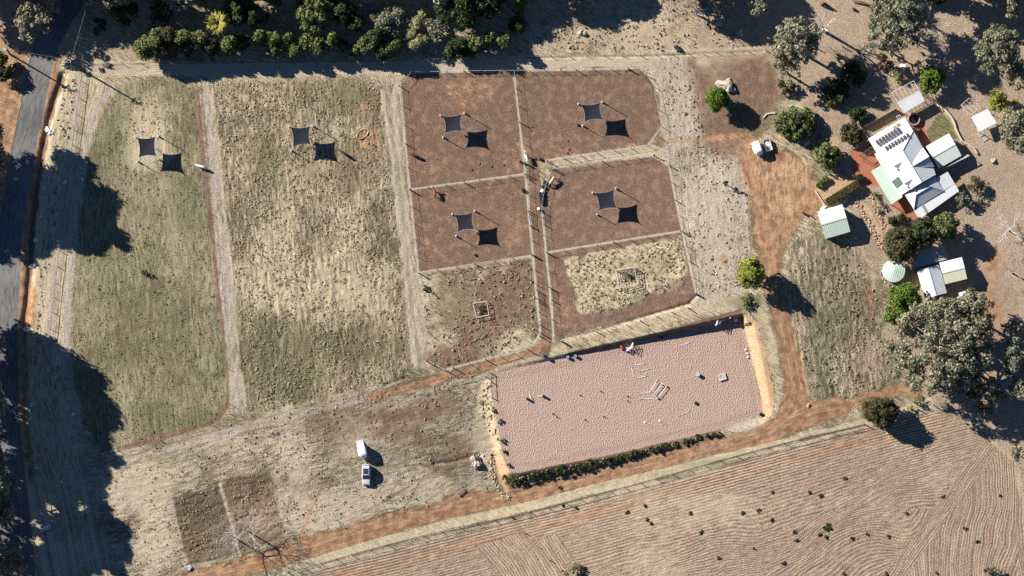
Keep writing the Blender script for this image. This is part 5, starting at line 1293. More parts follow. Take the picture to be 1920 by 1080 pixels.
tree('gum_tree', 'gum tree at the right edge beside the ploughed field corner', 'gum tree', 1918, 852, 22, 8, 'gum', ry=20, n=20, dens=5.8)
tree('gum_tree', 'olive gum tree right of the giant gum, above the corner of the ploughed field', 'gum tree', 1850, 742, 38, 10, 'olive', n=30, cr=(0.11, 0.24), gap=0.42, dens=4.3)
tree('gum_tree', 'grey gum cut by the right edge between the giant gum and the field corner', 'gum tree', 1916, 730, 24, 9, 'gumgrey', n=20)
tree('sheoak_tree', 'dark brown green sheoak beside the track end and the field fence', 'tree', 1652, 772, 36, 7, 'olive', ry=28, rot=18, n=52, base=0.1, size=0.26, dens=11)
tree('shrub', 'tiny yellow shrub on the pale verge right of the sheoak', 'shrub', 1708, 767, 7, 1.4, 'yellow', n=8, base=0.02, nl=0, size=0.2)
tree('shrub', 'small green shrub above the yellow shrub on the verge', 'shrub', 1724, 750, 12, 1.8, 'green', n=10, base=0.02, nl=0, size=0.22)
bare_tree('bare_tree', 'leafless grey tree at the right edge beside the dark leafy trees', 1892, 432, 7, 1.5, 0.2, MT['bark_white'], 4, levels=4)
bare_tree('bare_tree', 'leafless twiggy tree at the right edge level with the farm sheds', 1898, 512, 6, 1.6, 0.18, MT['bark'], 9, levels=4)
bare_tree('dead_tree', 'bleached many branched dead tree at the top right', 1738, 44, 12, 1.0, 0.26, MT['bark_white'], 12, levels=5, nb=3)
bare_tree('dead_snag', 'tall bleached snag with a long twin shadow at the top right', 1544, 58, 12, 0.35, 0.30, MT['bark_white'], 21, levels=2, nb=2)
bare_tree('dead_snag', 'curled white snag at the top edge above the scrubby paddock', 1306, 26, 10, 0.45, 0.24, MT['bark_white'], 25, levels=2, nb=2)
bare_tree('dead_tree', 'bleached dead tree standing in the dark garden plots', 432, 1004, 12, 1.0, 0.16, MT['bark'], 31, levels=6, nb=3)
bare_tree('dead_tree', 'bleached dead tree right of the first in the garden plots', 464, 996, 11, 1.0, 0.14, MT['bark_white'], 37, levels=6, nb=3)
tree('gum_tree', 'gum crown cut by the left edge near the bottom', 'gum tree', 2, 905, 30, 13, 'gum', ry=34, n=30, gap=0.3)
tree('gum_tree', 'gum crown at the left edge below its neighbour', 'gum tree', 4, 962, 30, 13, 'gum', n=26, gap=0.3)
tree('gum_tree', 'gum crown in the bottom left corner', 'gum tree', 22, 1062, 32, 12, 'gum', n=30, gap=0.35, dens=5.0)
tree('shrub', 'yellow green shrub cut by the bottom edge in the ploughed field', 'shrub', 1072, 1068, 24, 2.2, 'pale', ry=14, n=26, base=0.02, size=0.24, nl=0)
tree('shrub', 'dull green shrub cut by the bottom edge at the right of the field', 'shrub', 1866, 1072, 24, 2.0, 'olive', ry=9, n=18, base=0.02, size=0.24, nl=0)
tree('shrub', 'small dark green bush in the mown paddock', 'bush', 270, 508, 7, 1.8, 'dark', n=14, base=0.02, size=0.18, nl=0)
tree('shrub', 'small dark weed bush at the corner of the patchy paddock', 'bush', 797, 540, 7, 0.9, 'dark', n=12, base=0.02, size=0.18, nl=0)
# bank shrubs below the arena
rngb = np.random.default_rng(77)
for i in range(30):
    f = i / 29; px = 960 + (1352 - 960) * f + rngb.normal() * 3; py = 904 + (814 - 904) * f + rngb.normal() * 3.2 * (1 - 0.5 * f)
    tree('bank_shrub', 'dark shrub on the bank along the lower side of the arena', 'shrub', px, py, (11 - 4.5 * f) * rngb.uniform(0.7, 1.25), (1.3 - 0.7 * f) * rngb.uniform(0.5, 1.3), 'dark' if i % 4 else 'olive', ry=(9 - 3.5 * f) * rngb.uniform(0.7, 1.2), n=11, base=0.02, size=0.26, nl=0, group='shrubs along the lower arena bank')
for px, py, r in ((936, 790, 6), (941, 826, 7), (944, 846, 5), (954, 872, 5), (946, 894, 7), (955, 905, 9), (926, 770, 4)):
    tree('weed_clump', 'small dark green clump on the left edge of the arena', 'bush', px, py, r, 0.8, 'green', n=8, base=0.02, size=0.2, nl=0, group='green clumps on the left arena edge')
# tufts in the ploughed field
TUFT = [(1055, 948, 5), (1080, 952, 6), (1050, 915, 6), (1066, 905, 4), (1075, 894, 4), (1046, 903, 3), (1128, 958, 3), (1157, 954, 4), (1176, 961, 7), (1209, 949, 6), (1213, 974, 5), (1221, 981, 5), (1179, 983, 4), (1248, 1003, 4), (1294, 962, 6), (1291, 983, 4), (1315, 998, 8), (1337, 980, 4), (1357, 993, 4), (1353, 918, 4), (1360, 932, 4), (1367, 948, 4), (1390, 943, 3), (1392, 962, 7), (1422, 957, 7), (1347, 1045, 6), (1414, 1029, 5), (1448, 924, 5), (1484, 918, 4), (1493, 921, 3), (1517, 923, 5), (1524, 905, 4), (1539, 929, 7), (1584, 897, 5), (1446, 975, 7), (1489, 997, 8), (1479, 1012, 4), (1494, 1014, 6), (1551, 988, 13), (1537, 1003, 5), (1549, 1008, 7), (1598, 1009, 5), (1627, 1001, 6), (1610, 1014, 4), (1666, 1006, 5), (1468, 1055, 7), (1700, 962, 5), (1687, 979, 3), (1735, 943, 4), (1768, 931, 5), (1718, 917, 4), (1809, 991, 6), (1832, 1015, 6), (1825, 1007, 4), (1848, 952, 4), (1875, 930, 5), (1831, 973, 3), (1875, 996, 4), (1758, 993, 4), (1583, 1076, 5), (1662, 1076, 6), (1757, 1074, 5)]
for px, py, r in TUFT:
    if r < 5: continue
    big = r > 10
    tree('weed_tuft', 'large dark green weed clump in the middle of the ploughed field' if big else 'small dark green weed tuft growing in the ploughed field', 'weed', px, py, r * 0.55 + 0.5, 0.14 + r * 0.03, 'weed', n=7 if not big else 16, base=0.02, size=0.2, dens=14, nl=0, group=None if big else 'weed tufts in the ploughed field')
# ---- gums standing beyond the left and top edges; they throw the long shade
OFF = [(-30, 905, 46, 21, 31), (-48, 1040, 56, 20, 32), (-96, 240, 92, 22, 1), (-40, 300, 50, 21, 2), (-190, 236, 80, 22, 12), (-205, 300, 60, 22, 13), (-100, 640, 100, 22, 3), (-70, 735, 80, 21, 4), (-130, 560, 60, 20, 5), (-40, 858, 50, 22, 6), (-110, 930, 56, 21, 7), (-55, 1000, 50, 20, 8), (-60, 1110, 60, 20, 9), (-160, 800, 50, 20, 19)]
for px, py, r, h, s in OFF:
    tree('gum_tree', 'tall gum tree beyond the left edge of the road', 'gum tree', px, py, r, h, 'gum', n=64, base=0.42, gap=0.3, cr=(0.13, 0.25), dens=5.6, size=0.46, seed=s, group='gum trees beyond the left edge')
OFF2 = [(-70, -40, 60, 15), (20, -90, 70, 18), (110, -70, 66, 17), (200, -40, 56, 15), (280, -70, 62, 17), (350, -30, 48, 13), (420, -70, 60, 16), (500, -44, 52, 14), (560, -80, 56, 17), (640, -50, 46, 13), (690, -80, 50, 15), (740, -110, 50, 16), (820, -46, 50, 14), (900, -70, 46, 13), (1010, -60, 44, 13), (1080, -75, 40, 12), (1280, -50, 50, 14), (1350, -60, 46, 14), (1600, -60, 40, 12), (1760, -40, 46, 14), (1830, -50, 50, 14), (1650, -90, 40, 13), (1905, -60, 46, 14)]
for i, (px, py, r, h) in enumerate(OFF2):
    tree('gum_tree', 'tall tree beyond the top edge of the picture', 'gum tree', px, py, r, h, ('gum', 'dark', 'gumgrey')[i % 3], n=56, base=0.3, cr=(0.18, 0.32), dens=5.0, size=0.42, seed=300 + i, group='trees beyond the top edge')
# inner trees of the shaded strip, seen only as dark crowns
INN = [(232, 20, 26, 8), (300, 22, 24, 8), (480, 28, 24, 8), (668, 44, 22, 8)]
for i, (px, py, r, h) in enumerate(INN):
    tree('shade_tree', 'dark crowned tree in the deep shade behind the hedge row', 'tree', px, py, r, h, 'dark', n=22, base=0.2, dens=6, group='dark trees in the shade behind the hedge row')
# ---- standing grass: tussocks of the paddocks, past counting
def tussocks(label, polys, dens, hgt, rad, leaf, seed, ncard=6, gate=None):
    rng = np.random.default_rng(seed); C = []; Nn = []; S = []
    for px in polys:
        q = GL(px); xs = [p[0] for p in q]; ys = [p[1] for p in q]
        ar = (max(xs) - min(xs)) * (max(ys) - min(ys)); n = int(ar * dens)
        x = min(xs) + rng.random(n) * (max(xs) - min(xs)); y = min(ys) + rng.random(n) * (max(ys) - min(ys))
        k = poly_sd(x, y, q) < -0.4
        pt = fbm(x, y, 0.25, 91, 3) + 0.5 * (vnoise(x, y, 1.1, 94) - 0.5)
        k &= pt > (gate or 0.42)
        x, y = x[k], y[k]; z = H(x, y)
        s = 0.55 + 0.9 * rng.random(len(x)) ** 1.5
        for _ in range(ncard):
            a = rng.random(len(x)) * 2 * PI; rr = rad * s * rng.random(len(x))
            C.append(np.stack([x + rr * np.cos(a), y + rr * np.sin(a), z + hgt * s * (0.25 + 0.55 * rng.random(len(x)))], -1))
            Nn.append(np.stack([np.cos(a) * 0.9, np.sin(a) * 0.9, 0.35 + 0.5 * rng.random(len(x))], -1)); S.append(hgt * s * 0.9)
    V, F = cards(np.concatenate(C), np.concatenate(Nn), np.concatenate(S), rng, 1.3)
    o = np_mesh('grass_tussocks', V, F, LM[leaf]); o['label'] = label; o['category'] = 'grass'; o['kind'] = 'stuff'
LM['straw'] = leaf_mat('straw_blades', (0.17, 0.13, 0.07), (0.62, 0.53, 0.34), 0.1)
LM['sward'] = leaf_mat('olive_blades', (0.085, 0.088, 0.040), (0.34, 0.31, 0.18), 0.1)
LM['dryherb'] = leaf_mat('dry_herb', (0.13, 0.11, 0.07), (0.56, 0.49, 0.36), 0.1)
tussocks('straw coloured grass tussocks of the coarse paddock', [P2_PX], 3.2, 0.19, 0.26, 'straw', 1, gate=0.36)
tussocks('olive grass tufts of the mown paddock', [P1_PX], 1.3, 0.16, 0.2, 'sward', 2)
tussocks('tall dry tussocks round the larger tree guard', [FG], 3.2, 0.22, 0.28, 'straw', 3, gate=0.33)
tussocks('rough straw grass on the bank left of the arena', [[(892, 742), (918, 706), (934, 800), (948, 880), (915, 860), (902, 800)]], 3.0, 0.26, 0.26, 'straw', 14, gate=0.33)
tussocks('dark weeds and dry grass clinging to the arena bank', [[(955, 892), (1150, 853), (1345, 808), (1362, 812), (1150, 876), (955, 925)]], 3.5, 0.28, 0.26, 'dryherb', 13, gate=0.3)
tussocks('dry grass tufts of the small patchy paddock', [PE_PX], 1.6, 0.24, 0.24, 'dryherb', 4)
tussocks('dry grass tufts of the float park', [OPEN], 0.9, 0.2, 0.24, 'dryherb', 5, gate=0.46)
tussocks('dry grass tufts of the meadow and the strip beside the dirt paddocks', [MEAD, [(1235, 120), (1300, 112), (1330, 260), (1400, 300), (1408, 470), (1395, 540), (1312, 560), (1284, 435), (1262, 310), (1246, 250)]], 1.5, 0.22, 0.24, 'dryherb', 6)
tussocks('rough grass tufts of the scrubby top paddock', [[(1000, 92), (985, 40), (1040, -5), (1420, -5), (1430, 90), (1200, 100)], [(105, 105), (150, 150), (120, 330), (90, 520), (70, 700), (60, 640), (80, 400)]], 1.2, 0.26, 0.26, 'dryherb', 7)
tussocks('dark weeds and clods of the garden plots', [[(323, 934), (408, 911), (444, 1038), (354, 1060)]], 2.0, 0.2, 0.24, 'dryherb', 8, gate=0.4)
tussocks('dry stubble in the second garden plot', [[(417, 908), (498, 886), (534, 996), (452, 1038)]], 1.6, 0.2, 0.22, 'dryherb', 9, gate=0.4)
# ================================================================== FENCES
_POST = {}
def post_mesh(h, r, mat, sq=False):
    k = (round(h, 2), r, mat.name)
    if k not in _POST:
        mb = MB()
        mb.tube([(0, 0, -0.15), (0, 0, h - 0.04), (0, 0, h)], [r, r * 0.95, r * 0.6], 8)
        o = mb.build('post', mat); _POST[k] = o.data; bpy.data.objects.remove(o)
    return _POST[k]

def fence(label, px, step, h=1.25, r=0.07, post='wood_dark', wires=((1.15, 'wire', 0.012), (0.75, 'wire', 0.010), (0.4, 'wire', 0.010)), tape=None, strain=(), cat='fence', name='paddock_fence', seed=1, panels=False):
    """post-and-wire fence along photo points; posts every `step` metres, thicker strainer posts at the corners"""
    rng = np.random.default_rng(seed)
    pts = [G(*p) for p in px]; o = pts[0].copy()
    t = thing(name, label, cat, o)
    stations = []
    for i in range(len(pts) - 1):
        L = (pts[i + 1] - pts[i]).length; n = max(1, round(L / step))
        for k in range(n): stations.append((pts[i].lerp(pts[i + 1], k / n), k == 0 and (i == 0 or len(px) < 9)))
    stations.append((pts[-1], True))
    loc = []
    for p, big in stations:
        z = h1(p.x, p.y); q = Vector((p.x - o.x, p.y - o.y, z - o.z)); loc.append(q)
        hh = h * (1.12 if big else 1.0)
        po = bpy.data.objects.new('post', post_mesh(hh, r * (1.6 if big else 1.0), MT[post])); COL.objects.link(po)
        po.parent = t; po.location = q; po.rotation_euler = (rng.normal() * 0.03, rng.normal() * 0.03, rng.random())
    for hw, m, rw in wires:
        MB().tube([q + Vector((0, 0, hw)) for q in loc], rw, 4).build('wire', MT[m], t)
    if tape:
        mb = MB()
        for i in range(len(loc) - 1):
            a, b = loc[i], loc[i + 1]; d = (b - a); L = math.hypot(d.x, d.y)
            if L < 0.01: continue
            mb.box(((a.x + b.x) / 2, (a.y + b.y) / 2, (a.z + b.z) / 2 + tape), (L, 0.035, 0.03), rz=math.atan2(d.y, d.x))
        mb.build('tape', MT['tape'], t)
    return t
WF_ = ((1.1, 'wire', 0.022), (0.75, 'wire', 0.012), (0.4, 'wire', 0.012))
fence('post and wire boundary fence beside the sealed road', [(156, 121), (152, 152), (144, 215), (136, 272), (126, 350), (115, 440), (104, 530), (98, 585), (92, 650), (94, 690), (100, 760), (106, 840), (112, 900), (122, 990), (132, 1085)], 3.8, wires=((1.12, 'wire', 0.048), (0.75, 'wire', 0.012), (0.4, 'wire', 0.012)), seed=2)
fence('wire fence along the hedge side of the top track', [(156, 122), (230, 120), (300, 118), (400, 116), (510, 115), (640, 113), (760, 113), (850, 111), (940, 108), (1000, 107), (1100, 105), (1200, 104), (1290, 101), (1370, 98), (1436, 95)], 3.7, wires=((1.1, 'cable', 0.020), (0.6, 'wire', 0.012)), seed=3)
fence('wire fence running on under the gum trees at the top right', [(1530, 90), (1580, 88), (1640, 86), (1720, 83), (1828, 80)], 3.7, wires=((1.1, 'cable', 0.03), (0.8, 'cable', 0.02), (0.5, 'wire', 0.014)), seed=4)
fence('thin wire fence closing the lower end of the mown paddock', [(147, 862), (178, 854), (220, 844), (300, 826), (400, 798), (430, 776)], 5.0, 1.0, 0.05, 'wood_pale', ((0.95, 'cable', 0.016),), seed=5)
fence('light electric fence on the lane side of the mown paddock', [(366, 160), (378, 265), (393, 400), (410, 560), (425, 690), (431, 758)], 6.5, 1.05, 0.035, 'wood_dark', ((0.95, 'cable', 0.012),), seed=6)
fence('light electric fence around the left and top sides of the coarse straw paddock', [(466, 776), (452, 690), (434, 480), (412, 290), (396, 152), (480, 150), (600, 149), (700, 148)], 6.5, 1.05, 0.035, 'wood_dark', ((0.95, 'cable', 0.012),), seed=7)
TP = dict(h=1.5, r=0.068, post='wood_dark', wires=((0.7, 'wire', 0.006),), tape=1.35)
fence('taped fence on the outer left side of the two western dirt paddocks', [(771, 137), (748, 161), (760, 270), (768, 356), (785, 512)], 4.1, seed=8, **TP)
fence('taped fence along the top of the two upper dirt paddocks', [(773, 136), (870, 134), (963, 133), (1080, 131), (1178, 129)], 3.7, seed=9, **TP)
fence('taped fence curving round the right end of the upper dirt paddock', [(1178, 130), (1197, 130), (1213, 142), (1226, 163), (1233, 205), (1240, 238), (1236, 258), (1214, 273), (1120, 287), (1026, 302)], 3.4, seed=10, **TP)
fence('taped fence dividing the two upper dirt paddocks', [(964, 134), (974, 230), (984, 305)], 4.1, seed=11, **TP)
fence('taped fence between the dirt paddock with the bay horse and the one above', [(769, 356), (870, 342), (984, 327)], 3.6, seed=12, **TP)
fence('taped fence on the left side of the narrow lane', [(986, 332), (990, 395), (999, 478), (1006, 560), (1013, 610), (1014, 625)], 3.7, seed=13, **TP)
fence('taped fence below the lower western dirt paddock', [(786, 512), (890, 495), (997, 479)], 3.7, seed=14, **TP)
fence('taped fence round the lower side of the small patchy paddock', [(800, 677), (835, 694), (850, 690), (910, 674), (990, 656), (1012, 630)], 3.6, seed=15, **TP)
fence('taped fence on the right side of the narrow lane', [(1036, 318), (1024, 345), (1016, 380), (1016, 408), (1024, 474), (1030, 540), (1036, 600), (1038, 632), (1052, 640)], 3.5, seed=16, **TP)
fence('taped fence along the top of the reddish dirt paddock', [(1040, 317), (1130, 303), (1226, 291)], 3.5, seed=17, **TP)
fence('taped fence down the right side of the reddish and tussocky paddocks', [(1226, 292), (1254, 311), (1266, 375), (1279, 433), (1292, 490), (1305, 550)], 3.9, seed=18, **TP)
fence('taped fence between the reddish dirt paddock and the tussocky paddock', [(1026, 474), (1150, 454), (1276, 434)], 3.7, seed=19, **TP)
fence('post and wire fence above the arena bank', [(1054, 640), (1120, 623), (1200, 602), (1290, 577), (1306, 553)], 3.8, h=1.3, seed=20)
fence('post and wire fence along the top of the ploughed field', [(540, 1074), (602, 1057), (659, 1040), (760, 1013), (860, 988), (960, 969), (1060, 943), (1170, 914), (1290, 881), (1410, 847), (1500, 824), (1622, 796)], 3.55, wires=((1.12, 'wire', 0.045), (0.8, 'wire', 0.02), (0.45, 'wire', 0.02)), seed=21)
fence('short wire fence between the sheoak and the giant gum', [(1690, 780), (1722, 768), (1750, 760), (1790, 750)], 3.6, seed=22)
fence('old fence with fallen wires crossing the ploughed field', [(955, 968), (985, 1000), (1030, 1050), (1060, 1085)], 4.5, 0.9, seed=23, wires=((0.8, 'wire', 0.015),))
fence('low edge fence at the upper left corner of the arena', [(910, 706), (921, 700), (921, 716), (923, 746)], 2.6, 0.9, 0.07, 'wood_dark', ((0.8, 'wood_dark', 0.06),), name='arena_rail', cat='rail', seed=24)

def gate(label, a, b, h=1.35, mat='steel', open_a=None):
    p, q = G(*a), G(*b); d = q - p; L = math.hypot(d.x, d.y)
    t = thing('farm_gate', label, 'gate', p, math.atan2(d.y, d.x))
    fr = MB()
    fr.tube([(0.05, 0, 0.2), (L, 0, 0.2), (L, 0, h), (0.05, 0, h), (0.05, 0, 0.2)], 0.03, 6)
    fr.build('gate_frame', MT[mat], t)
    for k in range(1, 4): MB().tube([(0.07, 0.004, 0.2 + (h - 0.2) * k / 4), (L - 0.02, 0.004, 0.2 + (h - 0.2) * k / 4)], 0.022, 6).build('rail', MT[mat], t)
    for f in (0.33, 0.66): MB().tube([(L * f, -0.03, 0.2), (L * f, -0.03, h)], 0.022, 6).build('stay', MT[mat], t)
    for x in (-0.08, L + 0.1):
        MB().tube([(x, 0, -0.2), (x, 0, 1.6)], 0.09, 8).build('gate_post', MT['wood_dark'], t)
    return t
gate('steel gate beside the white horse at the lane head', (982, 306), (988, 326))
gate('steel gate on the left of the lane near the feed bins', (990, 400), (995, 424))
gate('steel gate on the right of the lane below the feed bins', (1015, 397), (1019, 420))
gate('steel gate on the left of the lane level with the larger tree guard', (1006, 545), (1010, 566))
gate('steel gate on the right of the lane level with the larger tree guard', (1031, 540), (1034, 562))
gate('steel gate at the road corner of the top track', (132, 122), (150, 132))

# ================================================================== POWER POLES AND WIRES
def power_pole(label, px, py, h, arms):
    g = G(px, py)
    t = thing('power_pole', label, 'power pole', g)
    MB().tube([(0, 0, -0.4), (0, 0, h)], [0.21, 0.14], 12).build('pole', MT['pole_wood'], t, smooth=True)
    for ang, ln, z in arms:
        a = MB().box((0, 0, z), (ln, 0.14, 0.14), rz=ang).build('cross_arm', MT['wood_pale'], t)
        for s in (-0.45, 0, 0.45):
            MB().lathe([(0.05, 0.06), (0.09, 0.14), (0.05, 0.2), (0.08, 0.26), (0.02, 0.32)], (math.cos(ang) * ln * s, math.sin(ang) * ln * s, z), 8).build('insulator', MT['porcelain'], a)
    return t
power_pole('timber power pole on the pale verge beside the olive paddock', 71, 640, 10.0, [(math.radians(80), 0.9, 9.5)])
power_pole('timber power pole at the gate corner of the top track', 138, 122, 10.2, [(math.radians(10), 1.6, 9.7), (math.radians(70), 1.0, 8.9)])
t = power_pole('timber power pole with a grey transformer left of the road', 19, 102, 9.6, [(math.radians(0), 2.2, 9.2)])
MB().lathe([(0.05, 0), (0.32, 0.05), (0.32, 0.85), (0.05, 0.95)], (-0.5, 0, 7.6), 14).build('transformer', MT['steel'], t)
def cable(label, pts, sag, grp=None):
    mb = MB(); a, b = Vector(pts[0]), Vector(pts[1]); o = a.copy()
    L = [a.lerp(b, k / 16) - o - Vector((0, 0, sag * 4 * (k / 16) * (1 - k / 16))) for k in range(17)]
    ob = mb.tube(L, 0.013, 4).build('power_line', MT['cable']); ob.location = o
    tag(ob, label, 'power line', grp)
gA, gB, gC = G(71, 640), G(138, 122), G(19, 102)
cable('thin overhead power line crossing the road between two timber poles', [(gC.x, gC.y, 9.55), (gB.x, gB.y, 9.9)], 0.5)
cable('thin overhead power line running up the picture from the gate corner pole', [(gB.x + .1, gB.y, 9.9), (gB.x + 9.5, gB.y + 34, 10)], 0.6)

# ================================================================== SHADE SAILS
def shade_sail(label, ul, ur, lr, ll, h=3.45):
    k_ = (ul[0] * 7 + ul[1]) % 10 / 10; h = 3.36 + 0.18 * k_
    zs = (h + 0.08, h + 0.2, h + 0.42, h - 0.4)
    cs = [Vector((*P(*p, z), z)) for p, z in zip((ul, ur, lr, ll), zs)]
    c = sum(cs, Vector()) / 4; g0 = h1(c.x, c.y)
    o = Vector((c.x, c.y, 0)); t = thing('shade_sail', label, 'shade sail', (c.x, c.y, g0))
    q = [p - o for p in cs]
    N = 16; V = np.zeros((N + 1, N + 1, 3))
    for i in range(N + 1):
        for j in range(N + 1):
            u, v = i / N, j / N
            p = q[0] * (1 - u) * (1 - v) + q[1] * u * (1 - v) + q[2] * u * v + q[3] * (1 - u) * v
            # edges pulled in on catenary curves
            pin = 0.30 + 0.12 * k_
            mid = Vector((0, 0, 0)); 
            ku = pin * 4 * u * (1 - u); kv = pin * 4 * v * (1 - v)
            e1 = (q[3] - q[0]).normalized(); e2 = (q[1] - q[0]).normalized()
            p = p + e1 * ku * (1 - 2 * v) + e2 * kv * (1 - 2 * u)
            V[i, j] = p
    V[..., 2] -= (0.08 + 0.14 * k_) * (4 * np.linspace(0, 1, N + 1) * (1 - np.linspace(0, 1, N + 1)))[:, None] * (4 * np.linspace(0, 1, N + 1) * (1 - np.linspace(0, 1, N + 1)))[None, :]
    idx = np.arange((N + 1) ** 2).reshape(N + 1, N + 1)
    top = V.reshape(-1, 3); bot = top - np.array([0, 0, 0.012]); n0 = len(top)
    F = [(idx[i, j], idx[i + 1, j], idx[i + 1, j + 1], idx[i, j + 1]) for i in range(N) for j in range(N)]
    F += [tuple(n0 + k for k in f[::-1]) for f in F]
    rim = [idx[i, 0] for i in range(N)] + [idx[N, j] for j in range(N)] + [idx[i, N] for i in range(N, 0, -1)] + [idx[0, j] for j in range(N, 0, -1)]
    for k in range(len(rim)):
        a, b = rim[k], rim[(k + 1) % len(rim)]; F.append((a, b, n0 + b, n0 + a))
    np_mesh('canopy', np.concatenate([top, bot]), np.array(F), MT['sail'], t, smooth=False)
    hem = MB(); lo = [Vector(top[k]) + Vector((0, 0, 0.02)) for k in rim]
    hem.tube(lo + [lo[0]], 0.022, 4, cap=False); hem.build('hem', MT['sail_hem'], t)
    for k in range(4):
        d = Vector((q[k].x, q[k].y, 0)).normalized(); b = q[k] + d * 0.62
        MB().tube([(b.x, b.y, -0.1), (b.x, b.y, q[k].z + 0.12)], 0.075, 10).build('post', MT['steel'], t)
        MB().lathe([(0.20, -0.05), (0.20, 0.75), (0.15, 0.82)], (b.x, b.y, 0), 12).build('post_pad', MT['white'], t)
        MB().tube([q[k], (b.x, b.y, q[k].z + 0.05)], 0.02, 5).build('cable', MT['steel'], t)
    return t
shade_sail('black shade sail over the straw patch of the mown paddock', (257, 258), (292, 256), (294, 293), (260, 296))
shade_sail('black shade sail in the coarse straw paddock', (545, 238), (582, 237), (583, 271), (549, 276))
shade_sail('black shade sail in the upper left dirt paddock', (830, 217), (867, 213), (867, 247), (834, 251))
shade_sail('black shade sail in the upper right dirt paddock', (1089, 195), (1126, 192), (1132, 225), (1096, 229))
shade_sail('black shade sail in the dirt paddock with the bay horse', (852, 402), (887, 397), (890, 431), (858, 436))
shade_sail('black shade sail in the reddish dirt paddock', (1116, 362), (1152, 355), (1157, 391), (1123, 396))

# ================================================================== HORSES
def skin_mesh(verts, edges, radii, mat, name, parent, sub=2):
    me = bpy.data.meshes.new(name); me.from_pydata(verts, edges, [])
    o = bpy.data.objects.new(name, me); COL.objects.link(o)
    o.modifiers.new('s', 'SKIN'); 
    sk = me.skin_vertices[0].data
    for i, r in enumerate(radii):
        sk[i].radius = r if hasattr(r, '__len__') else (r, r)
    sk[0].use_root = True
    m = o.modifiers.new('u', 'SUBSURF'); m.levels = sub; m.render_levels = sub
    dg = bpy.context.evaluated_depsgraph_get()
    nm = bpy.data.meshes.new_from_object(o.evaluated_get(dg))
    o.modifiers.clear(); o.data = nm; bpy.data.meshes.remove(me)
    nm.name = name; nm.materials.clear(); nm.materials.append(mat)
    nm.polygons.foreach_set('use_smooth', [True] * len(nm.polygons))
    o.parent = parent
    return o

def horse(label, px, py, ang, coat, mane, head='graze', turn=0.0, scale=1.0):
    """x forward; ang = direction the horse faces in the photo, degrees counter-clockwise from right"""
    g = G(px, py)
    t = thing('horse', label, 'horse', g, math.radians(ang))
    V = []; E = []; R = []
    def v(p, r, link=None):
        V.append(p); R.append(r)
        if link is not None: E.append((link, len(V) - 1))
        return len(V) - 1
    loin = v((-0.15, 0, 1.22), (0.30, 0.29)); rump = v((-0.62, 0, 1.26), (0.31, 0.29), loin); tb = v((-0.86, 0, 1.20), (0.20, 0.2), rump)
    barrel = v((0.15, 0, 1.18), (0.33, 0.33), loin); chest = v((0.52, 0, 1.18), (0.29, 0.31), barrel); br = v((0.74, 0, 1.16), (0.19, 0.22), chest)
    if head == 'graze':
        n1 = v((0.98, 0.06 * turn, 1.10), 0.16, br); n2 = v((1.24, 0.22 * turn, 0.80), 0.115, n1); pl = v((1.42, 0.34 * turn, 0.56), 0.115, n2); fc = v((1.45, 0.38 * turn, 0.32), 0.085, pl); mz = v((1.44, 0.40 * turn, 0.13), 0.065, fc)
        earz = [(1.38, 0.34 * turn + s * 0.07, 0.66) for s in (-1, 1)]
    else:
        n1 = v((0.92, 0.05 * turn, 1.38), 0.18, br); n2 = v((1.10, 0.16 * turn, 1.62), 0.125, n1); pl = v((1.24, 0.26 * turn, 1.76), 0.12, n2); fc = v((1.44, 0.40 * turn, 1.64), 0.09, pl); mz = v((1.60, 0.50 * turn, 1.50), 0.068, fc)
        earz = [(1.20, 0.26 * turn + s * 0.08, 1.92) for s in (-1, 1)]
    for s in (-1, 1):
        st = 0.10 * s
        a = v((0.55, s * 0.17, 0.92), 0.13, chest); k = v((0.56 + st, s * 0.17, 0.50), 0.068, a); f = v((0.55 + st, s * 0.17, 0.16), 0.045, k); hf = v((0.58 + st, s * 0.17, 0.03), 0.065, f)
        a = v((-0.62, s * 0.17, 0.95), 0.17, rump); k = v((-0.52 - st, s * 0.17, 0.78), 0.10, a); hk = v((-0.76 - st, s * 0.17, 0.48), 0.062, k); f = v((-0.72 - st, s * 0.17, 0.16), 0.045, hk); hf = v((-0.68 - st, s * 0.17, 0.03), 0.065, f)
    V2 = [tuple(c * scale for c in p) for p in V]; R2 = [tuple(c * scale for c in r) if hasattr(r, '__len__') else r * scale for r in R]
    b = skin_mesh(V2, E, R2, MT[coat], 'body', t)
    for e in earz:
        MB().tube([Vector(e) * scale - Vector((0, 0, 0.04)), Vector(e) * scale + Vector((0.0, 0, 0.13))], [0.035, 0.006], 6).build('ear', MT[coat], t)
    m = MB(); nk = [Vector(V2[i]) for i in (br, n1, n2, pl)]
    for i in range(3):
        a, c = nk[i], nk[i + 1]
        for f in (0.1, 0.4, 0.7):
            p = a.lerp(c, f); up = Vector((-0.3, 0, 0.85)).normalized() if head != 'graze' else Vector((0.45, 0, 0.85)).normalized()
            m.tube([p + up * 0.10, p + up * 0.17 + Vector((0, 0.05, 0)), p + up * 0.10 + Vector((0, 0.12, -0.05))], [0.06, 0.05, 0.02], 6)
    m.build('mane', MT[mane], t, smooth=True)
    T = Vector(V2[tb])
    MB().tube([T + Vector((0.05, 0, 0.06)), T + Vector((-0.16, 0, -0.02)), T + Vector((-0.24, 0.03, -0.35)), T + Vector((-0.2, 0.03, -0.75))], [0.05, 0.075, 0.085, 0.02], 8).build('tail', MT[mane], t, smooth=True)
    return t
horse('white horse grazing at the lane side of the mown paddock', 377, 313, 165, 'h_white', 'mane_pale', turn=-0.6)
horse('dark brown horse grazing below the shade sail in the coarse straw paddock', 645, 288, 140, 'h_dark', 'mane_dark', turn=0.5)
